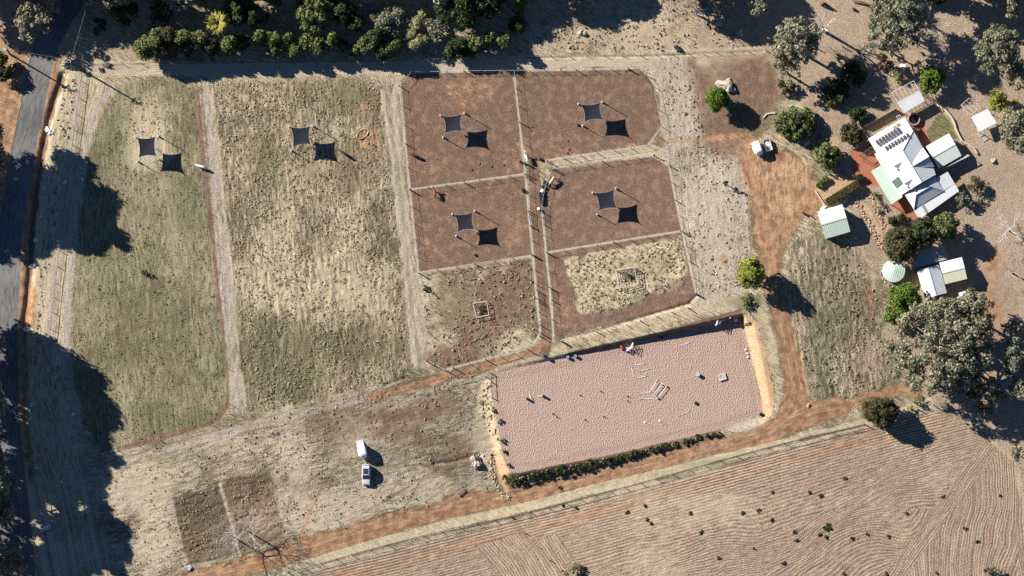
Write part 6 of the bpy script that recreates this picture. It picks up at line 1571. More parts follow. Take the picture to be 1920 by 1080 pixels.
horse('bay horse standing near the left tape of the upper left dirt paddock', 775, 291, -25, 'h_bay', 'mane_dark', turn=0.8)
horse('bay horse reaching towards the dividing tape in the lower dirt paddock', 815, 362, 98, 'h_chest', 'mane_dark', 'up', 0.4)
horse('white horse standing at the lane head gate', 987, 296, 110, 'h_white', 'mane_pale', 'up', -0.4)
horse('buckskin horse at the feed bins in the reddish dirt paddock', 1035, 339, 235, 'h_buck', 'mane_dark', 'graze', 0.3)

# ================================================================== VEHICLES
def wheel(parent, x, y, r, w):
    o = MB().tube([(x, y - w / 2, r), (x, y - w / 2 + 0.03, r), (x, y + w / 2 - 0.03, r), (x, y + w / 2, r)], [r * 0.9, r, r, r * 0.9], 18).build('wheel', MT['tyre'], parent, smooth=False)
    s = 1 if y > 0 else -1
    MB().tube([(x, y + s * (w / 2 - 0.01), r), (x, y + s * (w / 2 + 0.012), r)], [r * 0.58, r * 0.5], 14).build('rim', MT['steel'], o)
    return o

def loft(sections, n, mat, name, parent, p=4.0):
    """superellipse sections (x, half width, zlow, zhigh)"""
    V = []; F = []
    for (x, hw, z0, z1) in sections:
        for k in range(n):
            a = 2 * PI * k / n; c, s = math.cos(a), math.sin(a)
            y = hw * math.copysign(abs(c) ** (2 / p), c); z = (z0 + z1) / 2 + (z1 - z0) / 2 * math.copysign(abs(s) ** (2 / p), s)
            V.append((x, y, z))
    m = len(sections)
    for i in range(m - 1):
        for k in range(n):
            k2 = (k + 1) % n; F.append((i * n + k, i * n + k2, (i + 1) * n + k2, (i + 1) * n + k))
    F.append(tuple(range(n - 1, -1, -1))); F.append(tuple((m - 1) * n + k for k in range(n)))
    mb = MB(); mb.add(V, F)
    return mb.build(name, mat, parent, smooth=True)

def car(label, px, py, ang):
    g = G(px, py); t = thing('parked_car', label, 'car', g, math.radians(ang)); S = MT['silver']
    loft([(-2.28, 0.72, 0.45, 0.95), (-2.22, 0.86, 0.32, 1.08), (-1.2, 0.92, 0.28, 1.10), (0.6, 0.92, 0.28, 1.08), (1.3, 0.91, 0.28, 1.03), (2.0, 0.86, 0.30, 0.92), (2.26, 0.72, 0.36, 0.80)], 28, S, 'body', t, 5)
    loft([(-2.16, 0.66, 1.0, 1.12), (-1.98, 0.76, 1.0, 1.60), (-1.6, 0.78, 1.0, 1.72), (0.1, 0.78, 1.0, 1.74), (0.42, 0.76, 1.0, 1.62), (1.05, 0.70, 1.0, 1.07)], 24, MT['glass'], 'glasshouse', t, 6)
    loft([(-1.96, 0.70, 1.60, 1.68), (-1.6, 0.74, 1.66, 1.765), (0.05, 0.74, 1.68, 1.775), (0.22, 0.70, 1.66, 1.72)], 20, S, 'roof', t, 6)
    MB().box((-1.05, 0, 1.79), (0.42, 0.98, 0.025)).build('sunroof', MT['glass'], t)
    MB().box((-0.42, 0, 1.79), (0.5, 0.98, 0.025)).build('sunroof', MT['glass'], t)
    for s in (-1, 1): MB().tube([(-1.8, s * 0.66, 1.80), (-0.9, s * 0.66, 1.84), (0.0, s * 0.66, 1.81)], 0.025, 6).build('roof_rail', MT['black'], t)
    for x in (-1.25, -0.75, -0.15): MB().box((x, 0, 1.85), (0.07, 1.3, 0.03)).build('roof_bar', MT['black'], t)
    for x in (-1.38, 1.38):
        for s in (-1, 1): wheel(t, x, s * 0.83, 0.36, 0.24)
    for s in (-1, 1):
        MB().box((2.12, s * 0.62, 0.74), (0.2, 0.34, 0.16), rz=-s * 0.35).build('headlight', MT['white'], t)
        MB().box((-2.22, s * 0.70, 0.86), (0.1, 0.24, 0.24)).build('tail_light', MT['redp'], t)
        MB().box((0.72, s * 1.0, 1.06), (0.14, 0.2, 0.14)).build('mirror', MT['silver'], t)
    MB().box((2.28, 0, 0.56), (0.05, 1.0, 0.2)).build('grille', MT['black'], t)
    return t
car('silver car with roof racks parked facing down behind its horse float', 686.5, 890.5, -90)

def horse_float(label, px, py, ang, ramp=False, L=3.1, Wd=1.7):
    g = G(px, py); t = thing('horse_float', label, 'horse float', g, math.radians(ang)); h = L / 2; w = Wd / 2
    loft([(-h, w * 0.96, 0.55, 2.30), (-h + 0.06, w, 0.5, 2.36), (0, w, 0.5, 2.40), (h - 0.9, w * 0.99, 0.5, 2.38), (h - 0.45, w * 0.92, 0.52, 2.22), (h - 0.12, w * 0.74, 0.56, 1.75), (h, w * 0.5, 0.62, 1.25)], 28, MT['white'], 'body', t, 7)
    MB().box((h - 0.32, 0, 1.5), (0.5, Wd * 0.72, 0.3), ry=math.radians(58)).build('window', MT['glass'], t)
    MB().tube([(h - 0.1, -0.5, 0.5), (h + 1.25, 0, 0.5)], 0.05, 6).tube([(h - 0.1, 0.5, 0.5), (h + 1.25, 0, 0.5)], 0.05, 6).build('drawbar', MT['steel'], t)
    MB().tube([(h + 0.85, 0, -0.02), (h + 0.85, 0, 0.75)], 0.04, 6).build('jockey_wheel', MT['steel'], t)
    for x in (-0.42, 0.32):
        for s in (-1, 1): wheel(t, x, s * (w + 0.02), 0.31, 0.2)
    for s in (-1, 1): MB().box((-0.05, s * (w + 0.05), 0.72), (1.6, 0.26, 0.07)).build('mudguard', MT['white'], t)
    if ramp: MB().box((-h - 0.50, 0, 0.32), (1.25, Wd * 0.92, 0.07), ry=math.radians(-24)).build('ramp', MT['concrete'], t)
    else: MB().box((-h - 0.03, 0, 1.1), (0.06, Wd * 0.9, 1.1)).build('ramp', MT['white'], t)
    return t
horse_float('white horse float with its ramp down hitched above the silver car', 679.5, 847, -75, True)
horse_float('white horse float parked in the red yard next to the cage trailer', 1420, 279.5, -68)

def cage_trailer(label, px, py, ang):
    g = G(px, py); t = thing('cage_trailer', label, 'trailer', g, math.radians(ang)); L, W = 2.6, 1.5
    MB().box((0, 0, 0.55), (L, W, 0.08)).build('deck', MT['steel'], t)
    for s in (-1, 1):
        MB().box((0, s * (W / 2 - 0.02), 0.8), (L, 0.05, 0.42)).build('side_panel', MT['alu'], t)
        MB().box((s * (L / 2 - 0.02), 0, 0.8), (0.05, W - 0.1, 0.42)).build('side_panel', MT['alu'], t)
        wheel(t, -0.1, s * (W / 2 + 0.12), 0.3, 0.18)
    zt = 1.95
    c = MB()
    for z in (1.3, zt):
        c.tube([(-L / 2, -W / 2, z), (L / 2, -W / 2, z), (L / 2, W / 2, z), (-L / 2, W / 2, z), (-L / 2, -W / 2, z)], 0.025, 5)
    for f in np.linspace(-0.5, 0.5, 5):
        for s in (-1, 1): c.tube([(L * f, s * W / 2, 1.0), (L * f, s * W / 2, zt)], 0.022, 5)
    for s in (-1, 1): c.tube([(s * L / 2, 0, 1.0), (s * L / 2, 0, zt)], 0.022, 5)
    c.build('cage', MT['steel'], t)
    MB().tube([(L / 2, -0.4, 0.5), (L / 2 + 1.1, 0, 0.5)], 0.04, 6).tube([(L / 2, 0.4, 0.5), (L / 2 + 1.1, 0, 0.5)], 0.04, 6).build('drawbar', MT['steel'], t)
    MB().box((0.25, 0.1, 0.63), (1.2, 1.0, 0.08), rz=0.2).build('liner', MT['white'], t)
    return t
cage_trailer('grey box trailer with a tall open cage beside the yard horse float', 1439, 273, 108)

# ================================================================== TREE GUARDS
def tree_guard(label, px, h, rails, n_posts, mat='wood_pale'):
    cs = [Vector((*P(*p, h), h)) for p in px]; c = sum(cs, Vector()) / 4
    t = thing('tree_guard', label, 'tree guard', (c.x, c.y, h1(c.x, c.y))); o = Vector((c.x, c.y, 0)); q = [p - o for p in cs]
    for i in range(4):
        a, b = q[i], q[(i + 1) % 4]
        for k in range(rails):
            z = h - 0.05 - k * (h - 0.25) / max(rails - 1, 1) - 0.006 * (i % 2)
            mid = (a + b) / 2; d = b - a
            MB().box((mid.x, mid.y, z), (math.hypot(d.x, d.y) + 0.12, 0.08 if k else 0.13, 0.06), rz=math.atan2(d.y, d.x)).build('rail', MT[mat], t)
        for k in range(n_posts):
            p = a.lerp(b, k / n_posts); MB().tube([(p.x, p.y, -0.1), (p.x, p.y, h + 0.02)], 0.06, 6).build('post', MT[mat], t)
    return t
tree_guard('larger square timber tree guard in the tussocky straw paddock', [(1153.5, 507), (1189, 501.5), (1195.5, 534), (1161.5, 541)], 1.6, 4, 2)
tree_guard('smaller square timber tree guard in the patchy brown paddock', [(886.5, 568.5), (912.5, 565), (916.5, 590.5), (893.5, 595)], 1.1, 2, 1)
tree('guarded_shrub', 'small green shrub inside the larger tree guard', 'shrub', 1175, 518, 9, 1.3, 'green', n=12, base=0.02, size=0.2, nl=0)
tree('guarded_shrub', 'dull green shrub inside the smaller tree guard', 'shrub', 902, 580, 9, 1.2, 'olive', n=9, base=0.02, size=0.2, nl=0)

# ================================================================== ARENA EQUIPMENT
def one(name, mb, mat, label, cat, px, py, group=None, rz=0.0, smooth=False, z=0.0, bevel=0.0):
    g = G(px, py); o = mb.build(name, MT[mat], None, smooth, bevel=bevel)
    o.location = (g.x, g.y, g.z + z); o.rotation_euler = (0, 0, rz)
    return tag(o, label, cat, group)
def pole_between(label, a, b, mat='white', r=0.055, z=0.06, z2=None, group=None):
    p, q = G(*a), G(*b); z2 = z if z2 is None else z2
    L = (q - p); ln = math.hypot(L.x, L.y); an = math.atan2(L.y, L.x)
    t = thing('jump_pole', label, 'jump pole', p, 0, group)
    mb = MB(); e = Vector((L.x, L.y, 0)); A = Vector((0, 0, z)); B = e + Vector((0, 0, z2))
    mb.tube([A.lerp(B, 0.2), A.lerp(B, 0.8)], r, 8).build('pole', MT[mat], t)
    MB().tube([A, A.lerp(B, 0.2)], r * 1.02, 8).build('pole_end', MT['wood_pale'], t); MB().tube([A.lerp(B, 0.8), B], r * 1.02, 8).build('pole_end', MT['wood_pale'], t)
    return t
JP = [((1185, 685), (1211, 682), 'white jump pole forming the top side of the pole square'), ((1184, 687), (1189, 709), 'white jump pole forming the left side of the pole square'), ((1191, 710), (1214, 705), 'white jump pole forming the lower side of the pole square'), ((1196, 697), (1220, 691), 'white jump pole lying inside the pole square'),
      ((1273, 650), (1296, 641), 'white jump pole lying alone in the upper right of the arena'), ((1273, 780), (1295, 770), 'white jump pole lying alone in the lower right of the arena'), ((1197, 739), (1221, 735), 'upper of two white poles fanning left from the timber jump'), ((1200, 748), (1234, 747), 'lower of two white poles fanning left from the timber jump')]
for a, b, lb in JP: pole_between(lb, a, b)
for a, b, lb in (((1232, 713), (1219, 735), 'raised grey pole on the left of the timber jump'), ((1232, 713), (1250, 725), 'pole added along the top of the timber jump where only a pole shadow lies'), ((1241, 720), (1223, 742), 'raised grey pole through the middle of the timber jump'), ((1250, 725), (1232, 747), 'raised grey pole on the right of the timber jump'), ((1219, 735), (1233, 747), 'raised grey pole along the lower end of the timber jump')):  # pole along the top is added where only a pole's shadow lies
    pole_between(lb, a, b, 'white', 0.06, 0.5)
for i, (px, py) in enumerate(((1232, 713), (1250, 725), (1219, 735), (1233, 747), (1241, 720))):
    one('pole_block', MB().box((0, 0, 0.17), (0.4, 0.3, 0.34), taper=0.8), 'wood_pale', 'short timber block carrying the poles of the timber jump', 'block', px, py, 'blocks under the timber jump', 0.4)
def barrel(label, px, py, mat, top, r=0.3, h=0.9, group=None):
    g = G(px, py); t = thing('drum', label, 'drum', g, 0, group)
    MB().lathe([(r * 0.95, 0), (r, 0.04), (r, h * 0.33), (r * 1.04, h * 0.35), (r, h * 0.37), (r, h * 0.66), (r * 1.04, h * 0.68), (r, h * 0.7), (r, h - 0.03), (r * 0.96, h)], n=20).build('body', MT[mat], t, smooth=True)
    MB().lathe([(r * 0.88, h + 0.003), (r * 0.86, h + 0.012)], n=20).build('lid', MT[top], t)
    return t
def long_barrel(label, px, py, ang, mat, L, r, z0):
    g = G(px, py); t = thing('jump_barrel', label, 'barrel', g, math.radians(ang))
    MB().tube([(-L / 2, 0, z0 + r), (-L / 2 + .04, 0, z0 + r), (L / 2 - .04, 0, z0 + r), (L / 2, 0, z0 + r)], [r * 0.9, r, r, r * 0.9], 16).build('body', MT[mat], t, smooth=True)
    for s in (-1, 1): MB().tube([(s * L * 0.25, 0, z0 + r), (s * L * 0.25 + 0.05, 0, z0 + r)], r * 1.05, 16).build('hoop', MT[mat], t)
    return t
barrel('dark upright drum at the left end of the arena below its leaning pole', 989, 748, 'black', 'black', 0.28, 0.9)
barrel('dark upright drum at the left end of the arena right of its leaning pole', 1019, 743, 'black', 'black', 0.28, 0.9)
pole_between('thin white pole leaning by the left drum', (992, 736), (996, 748), 'white', 0.05, 0.06, 0.5)
pole_between('thin white pole leaning on the right drum', (1007, 742), (1018, 744), 'white', 0.05, 0.06, 0.7)
for px, py in ((1088, 741), (1127, 734), (1177, 743), (1177, 752), (1037, 776), (1044, 782), (1097, 787), (1132, 781)):
    one('marker_cone', MB().lathe([(0.19, 0), (0.19, 0.04), (0.12, 0.05), (0.04, 0.62), (0.02, 0.64)], n=12), 'brown', 'small dark marker cone standing on the pink sand', 'cone', px, py, 'marker cones in the arena')
for px, py, lb in ((1209, 792, 'thin pole upright in a white base, left one of the pair near the lower edge'), (1237, 789, 'thin pole upright in a white base, right one of the pair near the lower edge')):
    g = G(px, py); t = thing('arena_marker', lb, 'marker', g)
    MB().lathe([(0.26, 0), (0.22, 0.1), (0.05, 0.13)], n=14).build('base', MT['white'], t); MB().tube([(0, 0, 0.1), (0, 0, 1.35)], 0.03, 6).build('pole', MT['wood'], t)
barrel('pale round drum standing alone at the right of the arena', 1309, 703, 'concrete', 'wood_pale', 0.42, 0.8)
barrel('small dark tub standing alone at the right of the arena', 1305, 756, 'black', 'black', 0.36, 0.35)
t = thing('mounting_platform', 'square grey timber platform at the right of the arena', 'platform', G(1354, 707), math.radians(18))
for k in range(6): MB().box((-0.7 + k * 0.28, 0, 0.32), (0.25, 1.5, 0.05)).build('board', MT['wood_pale'], t)
for s in (-1, 1): MB().box((0, s * 0.6, 0.15), (1.6, 0.12, 0.28)).build('bearer', MT['wood_pale'], t)
MB().box((-0.35, 0.3, 0.37), (0.5, 0.5, 0.05)).build('mat', MT['wood'], t)
def jump_wing(label, px, py, ang, h=1.7, w=1.1, mat='white'):
    g = G(px, py); t = thing('jump_wing', label, 'jump wing', g, math.radians(ang))
    f = MB()
    for sgn in (-1, 1):
        f.tube([(sgn * 0.25, -w / 2, 0), (sgn * 0.02, -w / 2, h), (sgn * 0.02, w / 2, h * 0.85), (sgn * 0.25, w / 2, 0)], 0.06, 6)
    f.build('frame', MT[mat], t)
    for k in range(1, 5): 
        z = h * k / 5.5; MB().tube([(0.2, -w / 2, z), (0.2, w / 2, z * 0.92)], 0.05, 6).build('slat', MT[mat], t)
    MB().tube([(0.22, -w / 2, 0.1), (0.1, w / 2, h * 0.8)], 0.05, 6).build('brace', MT[mat], t); MB().tube([(0.22, w / 2, 0.1), (0.1, -w / 2, h * 0.8)], 0.05, 6).build('brace', MT[mat], t)
    MB().box((0, 0, 0.05), (1.0, 0.1, 0.08)).build('foot', MT[mat], t)
    return t
jump_wing('white jump wing beside the red barrel on the upper edge of the arena', 1183, 650, -30, 1.75, 1.7)
jump_wing('white jump wing lying closer to the red barrel', 1177, 656, -50, 1.1, 1.0)
long_barrel('red barrel lying on the upper edge of the arena', 1166, 652, -65, 'redp', 0.95, 0.3, 0.0)
long_barrel('dark blue barrel lying between the red barrel and the white wing', 1172, 656, -40, 'navy', 0.9, 0.28, 0.0)
jump_wing('white jump wing of the pair near the upper right corner of the arena', 1344, 605, -25, 1.7, 1.6)
jump_wing('white jump wing turned the other way near the upper right corner of the arena', 1350, 604, -40, 1.4, 1.2)
barrel('white topped drum in the upper right corner of the arena', 1379, 601, 'white', 'white', 0.36, 0.9)
barrel('black drum beside the white topped drum in the arena corner', 1384, 609, 'black', 'black', 0.33, 0.8)
barrel('small white bucket in the shade of the arena corner', 1369, 596, 'white', 'white', 0.16, 0.35)
barrel('small white bucket beside the white topped drum', 1379, 608, 'white', 'white', 0.2, 0.4)
barrel('blue drum with a pale lid, left of the pair on the upper arena edge', 1065, 670, 'blue', 'lid', 0.36, 0.8)
barrel('blue drum with a pale lid, right of the pair on the upper arena edge', 1079, 668, 'blue', 'lid', 0.36, 0.8)
barrel('dark blue drum standing at the lower end of the lane', 1021, 668, 'navy', 'navy', 0.36, 0.8)
barrel('small brown tub on the shaded upper edge of the arena', 1241, 633, 'brown', 'brown', 0.28, 0.3)
one('sign_frame', MB().tube([(-0.6, 0.5, 0.9), (0.6, 0.5, 0.9), (0, -0.5, 0.05), (-0.6, 0.5, 0.9)], 0.05, 6), 'white', 'white triangular pipe frame outside the left arena corner', 'frame', 912, 722)
for px, py in ((1398, 656), (1401, 663), (1402, 670)):
    one('limestone_block', MB().box((0, 0, 0.12), (0.5, 0.35, 0.26), taper=0.8), 'limestone', 'white stone lying on the right edge of the arena', 'stone', px, py, 'white stones on the right arena edge', px)
barrel('black tub at the lower right corner of the arena', 1427, 777, 'black', 'black', 0.4, 0.5)
t = thing('cavaletti', 'low slatted timber rack beside the red track', 'rack', G(864, 923), math.radians(38))
for k in range(4): MB().box((0, -0.42 + k * 0.28, 0.32), (1.9, 0.12, 0.08)).build('slat', MT['wood'], t)
for s in (-1, 1): MB().box((s * 0.75, 0, 0.14), (0.1, 1.0, 0.28)).build('leg', MT['wood_dark'], t)

# ================================================================== FEED BINS AND BUCKETS
def feed_bin(label, px, py, ang, mat, lid, sz=(0.9, 0.65, 0.75)):
    g = G(px, py); t = thing('feed_bin', label, 'feed bin', g, math.radians(ang))
    MB().box((0, 0, sz[2] / 2), sz, taper=1.08).build('body', MT[mat], t); l = MB().box((0, 0.02, sz[2] + 0.03), (sz[0] * 1.12, sz[1] * 1.14, 0.06)).build('lid', MT[lid], t)
    MB().box((0, -sz[1] * 0.6, sz[2] + 0.03), (0.3, 0.05, 0.05)).build('handle', MT['steel'], l)
    return t
feed_bin('navy feed bin at the top of the row on the lane fence', 1022, 343, 60, 'navy', 'navy', (0.8, 0.6, 0.6))
feed_bin('black feed bin second in the row on the lane fence', 1019, 351, 65, 'black', 'black', (0.75, 0.6, 0.6))
feed_bin('white lidded feed bin in the middle of the row on the lane fence', 1016, 358, 65, 'white', 'white', (0.7, 0.55, 0.6))
feed_bin('navy feed bin below the white lidded bin', 1014, 365, 70, 'navy', 'navy')
feed_bin('black feed tub low in the row on the lane fence', 1016, 374, 20, 'black', 'black', (0.8, 0.6, 0.6))
feed_bin('dark blue feed tub near the end of the row on the lane fence', 1016, 380, 20, 'navy', 'navy', (0.8, 0.6, 0.6))
barrel('white plastic drum at the lower end of the feed bins', 1010, 392, 'white', 'white', 0.33, 0.75)
barrel('black bucket on the tape beside the white horse', 976, 304, 'black', 'black', 0.28, 0.5)
barrel('black bucket under the lane head gate', 982, 307, 'black', 'black', 0.25, 0.45)
barrel('black feed tub right of the white horse', 1014, 299, 'black', 'black', 0.36, 0.45)
barrel('dark water trough drum left of the lane fence', 981, 357, 'black', 'black', 0.42, 0.6)
barrel('small black tub in the lower western dirt paddock', 891, 478, 'black', 'black', 0.3, 0.3)
barrel('small black tub at the left of the sail in the upper right dirt paddock', 1084, 235, 'black', 'black', 0.3, 0.3)
for px, py in ((1064, 287), (1067, 281), (998, 238), (995, 245), (1065, 264), (885, 318), (922, 312), (945, 310), (900, 307)):
    one('manure_pile', MB().lathe([(0.3, 0), (0.22, 0.1), (0.08, 0.17)], n=9), 'brown', 'small dark manure pile on the bare dirt', 'manure', px, py, 'manure piles in the dirt paddocks')

# ================================================================== ROCKS, LOGS AND ODDMENTS
def rock(name, label, cat, px, py, r, h, mat, seed, group=None):
    rng = np.random.default_rng(seed); bm = bmesh.new(); bmesh.ops.create_icosphere(bm, subdivisions=3, radius=1.0)
    off = rng.random(3) * 50
    for v in bm.verts:
        c = v.co.copy(); k = 1 + 0.34 * (math.sin(c.x * 3.1 + off[0]) * math.sin(c.y * 2.7 + off[1]) + 0.5 * math.sin(c.z * 5 + c.x * 4 + off[2])) + 0.12 * math.sin(c.x * 9 + c.y * 7 + off[1])
        v.co = Vector((c.x * r[0] * k, c.y * r[1] * k, max(-0.25, c.z) * h * k))
    me = bpy.data.meshes.new(name); bm.to_mesh(me); bm.free(); me.materials.append(MT[mat])
    o = bpy.data.objects.new(name, me); COL.objects.link(o); g = G(px, py); o.location = g; o.rotation_euler = (0, 0, rng.random() * 6)
    return tag(o, label, cat, group)
rock('boulder', 'large pale boulder with a dark shadow beside the arena corner', 'boulder', 893, 866, (1.35, 1.2), 1.3, 'rock', 1)
rock('boulder', 'large tan boulder behind the round fig tree', 'boulder', 1359, 159, (1.7, 1.3), 1.0, 'rock', 2)
rock('boulder', 'dark grey boulder against the tan boulder', 'boulder', 1369, 166, (1.0, 1.1), 1.1, 'concrete', 3)
rock('boulder', 'pale rock casting a small shadow in the scrubby top paddock', 'boulder', 1092, 62, (0.9, 0.7), 0.9, 'rock', 4)
rock('tree_stump', 'black burnt stump beside the top fence', 'stump', 1271, 91, (0.8, 0.7), 0.6, 'black', 5)
rock('boulder', 'grey rock on the twin shadow at the top, upper one', 'boulder', 1348, 44, (0.6, 0.5), 0.6, 'concrete', 6)
rock('boulder', 'grey rock on the twin shadow at the top, lower one', 'boulder', 1389, 63, (0.7, 0.6), 0.7, 'concrete', 7)
rock('boulder', 'dark round rock on the bare ground right of the garage', 'boulder', 1863, 302, (0.6, 0.55), 0.5, 'concrete', 8)
rock('boulder', 'dark rock at the foot of the garden plots', 'boulder', 356, 1065, (0.6, 0.45), 0.5, 'concrete', 9)
rock('boulder', 'pale rock at the foot of the red yard track junction', 'boulder', 1516, 760, (0.55, 0.35), 0.25, 'rock', 10)
for i, (px, py, lb) in enumerate([(88, 243, 'upper white stone heap on the drain edge near the top of the road'), (96, 248, 'white stone block beside the upper stone heap'), (63, 497, 'wide white stone heap in the drain beside the road'), (68, 450, 'white stone at the shadow edge beside the road'), (53, 618, 'white stone heap in the drain above the power pole')]):
    rock('limestone_heap', lb, 'stone heap', px, py, (0.95 if i in (2, 4) else 0.6, 0.5), 0.55, 'limestone', 20 + i)
def sheet_litter(label, px, py, w, d, ang, seed):
    rng = np.random.default_rng(seed); g = G(px, py); n = 7
    V = []; 
    for i in range(n):
        for j in range(n):
            u, v = i / (n - 1) - 0.5, j / (n - 1) - 0.5
            k = 1 - 0.5 * abs(u) * abs(v) * 4 * rng.random()
            V.append((u * w * k + rng.normal() * 0.05, v * d * k + rng.normal() * 0.05, 0.14 + 0.12 * rng.random()))
    F = [(i * n + j, (i + 1) * n + j, (i + 1) * n + j + 1, i * n + j + 1) for i in range(n - 1) for j in range(n - 1)]
    n0 = len(V); V += [(x, y, z - 0.05) for x, y, z in V]; F += [tuple(n0 + q for q in f[::-1]) for f in F]
    rim = [i * n for i in range(n)] + [(n - 1) * n + j for j in range(1, n)] + [i * n + n - 1 for i in range(n - 2, -1, -1)] + [j for j in range(n - 2, 0, -1)]
    F += [(rim[k], rim[(k + 1) % len(rim)], rim[(k + 1) % len(rim)] + n0, rim[k] + n0) for k in range(len(rim))]
    o = np_mesh('rock_slab', np.array(V), np.array(F), MT['plastic_sheet']); o.location = g; o.rotation_euler = (0, 0, ang)
    return tag(o, label, 'rock slab')
for i, (px, py, w, d, a, lb) in enumerate([(60, 759, 1.3, 0.9, 0.9, 'pale slab in shade below the power pole'), (88, 989, 1.7, 1.1, 0.3, 'pale slab in deep shade near the bottom left'), (122, 342, 1.0, 0.8, 0.5, 'pale slab on the fence line inside the upper left shadow'), (82, 352, 0.9, 0.7, 1.0, 'pale slab left of the fence inside the upper left shadow'), (76, 407, 1.0, 0.6, 0.1, 'pale slab near the lower edge of the upper left shadow'), (69, 877, 1.0, 0.6, 0.2, 'pale slab on the sunlit streak near the lower left road')]):
    sheet_litter(lb, px, py, w, d, a, 60 + i)
def log(label, a, b, r, mat='bark', name='fallen_log'):
    p, q = G(*a), G(*b); mb = MB(); m = (q - p) / 2 + Vector((0.15, 0.2, r))
    o = mb.tube([(0, 0, r), m, (q - p) + Vector((0, 0, r * 0.8))], [r, r * 0.9, r * 0.6], 9).build(name, MT[mat], None, True); o.location = p
    return tag(o, label, 'log')
log('dark fallen log near the tall open gum at the top', (1601, 2), (1638, 15), 0.35, 'bark_dark')
log('pale fallen trunk right of the yellow green wattle', (1890, 200), (1918, 199), 0.22, 'bark_white')
log('pale fallen branch in the shade right of the garden bed', (1584, 201), (1597, 207), 0.14, 'bark_white')
log('pale trunk lying in the shade behind the hedge row', (330, 42), (345, 54), 0.22, 'bark_white')
log('thin pale pole lying in the shade at the top', (880, 15), (902, 19), 0.10, 'bark_white')
rock('tree_stump', 'dark stump with a pointed shadow at the top edge', 'stump', 1544, 9, (0.55, 0.5), 1.6, 'bark_dark', 31)
rock('tree_stump', 'small dark stump beside the fallen log', 'stump', 1600, 17, (0.35, 0.3), 0.8, 'bark_dark', 32)
rock('tree_stump', 'leaning dark timber stump left of the cream shed', 'stump', 1506, 400, (0.25, 0.25), 0.9, 'bark_dark', 33)
log('dark timber lying left of the cream roofed shed', (1506, 398), (1529, 412), 0.16, 'bark_dark')
t = thing('garden_bench', 'grey garden seat beside the round garden bed', 'bench', G(1513, 270), math.radians(38))
MB().box((0, 0, 0.45), (1.5, 0.5, 0.06)).build('seat', MT['wood_pale'], t); MB().box((0, 0.27, 0.72), (1.5, 0.06, 0.5)).build('backrest', MT['wood_pale'], t)
for sx in (-0.6, 0.6): MB().box((sx, 0, 0.21), (0.08, 0.44, 0.42)).build('leg', MT['wood_dark'], t)
t = thing('letter_box', 'white letter box on a post at the road gate', 'letter box', G(129, 112))
MB().box((0, 0, 1.15), (0.55, 0.45, 0.45)).build('box', MT['white'], t); MB().box((0, 0, 0.5), (0.1, 0.1, 1.0)).build('post', MT['wood'], t)
t = thing('garden_table', 'white table between the shaded shrubs at the top of the garden', 'table', G(1692, 125))
MB().box((0, 0, 0.72), (1.3, 1.0, 0.06)).build('tabletop', MT['white'], t)
for sx in (-1, 1):
    for sy in (-1, 1): MB().tube([(sx * 0.5, sy * 0.38, 0), (sx * 0.5, sy * 0.38, 0.69)], 0.035, 6).build('leg', MT['white'], t)
for i, (px, py, a) in enumerate([(1841, 252, 0.55), (1846, 259, 0.55)]):
    t = thing('wooden_pallet', ('upper' if i == 0 else 'lower') + ' timber pallet leaning out below the white skillion shed', 'pallet', G(px, py), a)
    for k in range(5): MB().box((0, -0.5 + k * 0.25, 0.15), (1.3, 0.16, 0.03)).build('slat', MT['wood_pale'], t)
    for k in (-1, 0, 1): MB().box((k * 0.55, 0, 0.07), (0.1, 1.15, 0.12)).build('bearer', MT['wood'], t)
t = thing('sand_ring', 'old tractor tyre sand ring in the red scrape of the straw paddock', 'ring', G(680, 251), 0.7)
ring = MB(); pr = [Vector((1.5 * math.cos(a) , 0.85 * math.sin(a), 0.12)) for a in np.linspace(0, 2 * PI, 22)]
ring.tube(pr, [0.11 + 0.04 * math.sin(5 * i) for i in range(22)], 8, cap=False).build('ridge', MT['rubble'], t, smooth=True)
t['label'] = 'oval ring of dug sand in the red scrape of the straw paddock'; t['category'] = 'sand ring'
# rubble of the garden walls and the arena corner: nobody could count the stones
def rubble(label, lines, wid, n, seed, size=0.15):
    rng = np.random.default_rng(seed); V = []; F = []
    base = np.array([(1, 0, 0), (-1, 0, 0), (0, 1, 0), (0, -1, 0), (0, 0, 1), (0, 0, -1)], float)
    tri = [(0, 2, 4), (2, 1, 4), (1, 3, 4), (3, 0, 4), (2, 0, 5), (1, 2, 5), (3, 1, 5), (0, 3, 5)]
    for _ in range(n):
        ln = lines[rng.integers(len(lines))]; k = rng.integers(len(ln) - 1); f = rng.random()
        px = ln[k][0] * (1 - f) + ln[k + 1][0] * f + rng.normal() * wid; py = ln[k][1] * (1 - f) + ln[k + 1][1] * f + rng.normal() * wid
        g = G(px, py); s = size * (0.5 + rng.random() ** 2 * 1.6); o = len(V)
        a = rng.random() * 6; ca, sa = math.cos(a), math.sin(a)
        for b in base * (0.7 + 0.6 * rng.random(3)):
            V.append((g.x + s * (b[0] * ca - b[1] * sa), g.y + s * (b[0] * sa + b[1] * ca), g.z + s * 0.4 + b[2] * s * 0.7))
        F += [tuple(q + o for q in t_) for t_ in tri]
    o = np_mesh('rubble', np.array(V), np.array(F), MT['rubble'])
    o['label'] = label; o['category'] = 'rubble'; o['kind'] = 'stuff'
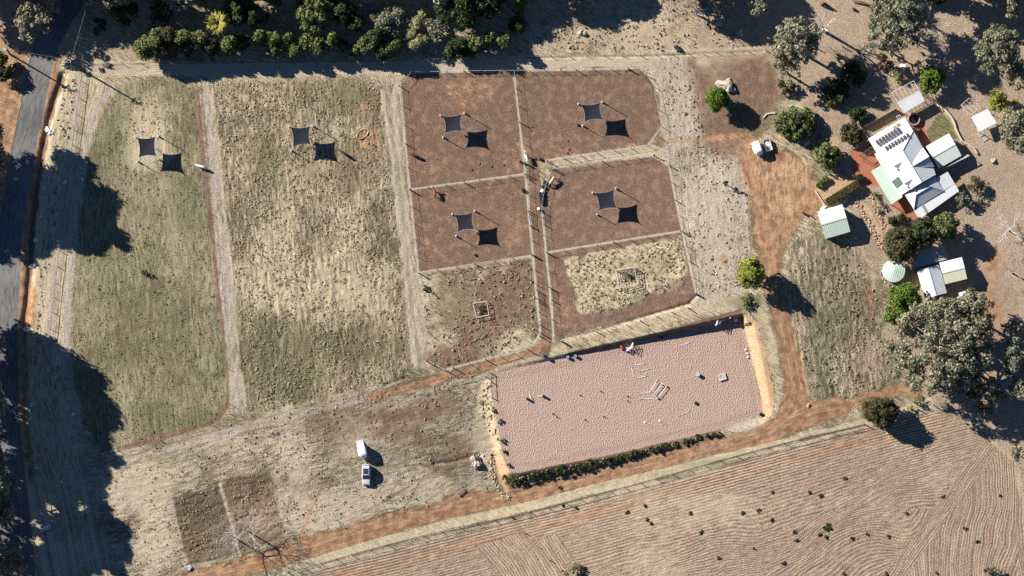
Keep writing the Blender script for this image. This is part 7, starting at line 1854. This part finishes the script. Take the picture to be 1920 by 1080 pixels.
rubble('orange broken stones lining the garden terraces below the house', [[(1602, 373), (1616, 395), (1632, 425), (1645, 452), (1656, 462)], [(1628, 356), (1640, 385), (1652, 410), (1658, 428)]], 3.0, 420, 5)
rubble('orange broken stones tumbled down the lower left arena corner', [[(918, 858), (921, 885), (930, 910), (945, 930), (955, 932)]], 3.0, 200, 6)
rubble('stones ringed round the water tank', [[(1652, 500), (1655, 520), (1664, 532), (1676, 536)]], 1.5, 60, 7)
# ================================================================== LIGHT AND CAMERA
SUN_EL = math.radians(30.0)
SDX, SDY = 0.862, -0.507                                  # shadows run this way over the ground
world = bpy.data.worlds.new('World'); SC.world = world; world.use_nodes = True
wt = world.node_tree; bg = wt.nodes['Background']
sky = wt.nodes.new('ShaderNodeTexSky'); sky.sky_type = 'NISHITA'; sky.sun_disc = False
sky.sun_elevation = SUN_EL; sky.sun_rotation = math.radians(300.5)
sky.altitude = 3000.0; sky.air_density = 1.0; sky.dust_density = 0.0; sky.ozone_density = 8.0
wt.links.new(sky.outputs[0], bg.inputs[0]); bg.inputs[1].default_value = 0.052
sl = bpy.data.lights.new('sun', 'SUN'); sl.energy = 5.0; sl.angle = math.radians(0.5); sl.color = (1.0, 0.95, 0.88)
so = bpy.data.objects.new('sun', sl); COL.objects.link(so)
sdir = Vector((SDX * math.cos(SUN_EL), SDY * math.cos(SUN_EL), -math.sin(SUN_EL)))
so.rotation_euler = sdir.to_track_quat('-Z', 'Y').to_euler(); so.location = (-60, 40, 60)
cam = bpy.data.cameras.new('camera'); co = bpy.data.objects.new('camera', cam); COL.objects.link(co)
cam.sensor_width = 36; cam.lens = FPX * 36 / 1920
cam.clip_start = 10; cam.clip_end = 20000
co.location = CAM; co.rotation_euler = (TILT, 0, 0)
SC.camera = co
SC.view_settings.view_transform = 'Standard'; SC.view_settings.look = 'None'
SC.view_settings.exposure = 0.88; SC.view_settings.gamma = 1.0
SC.cycles.max_bounces = 5; SC.cycles.diffuse_bounces = 3; SC.cycles.transparent_max_bounces = 4
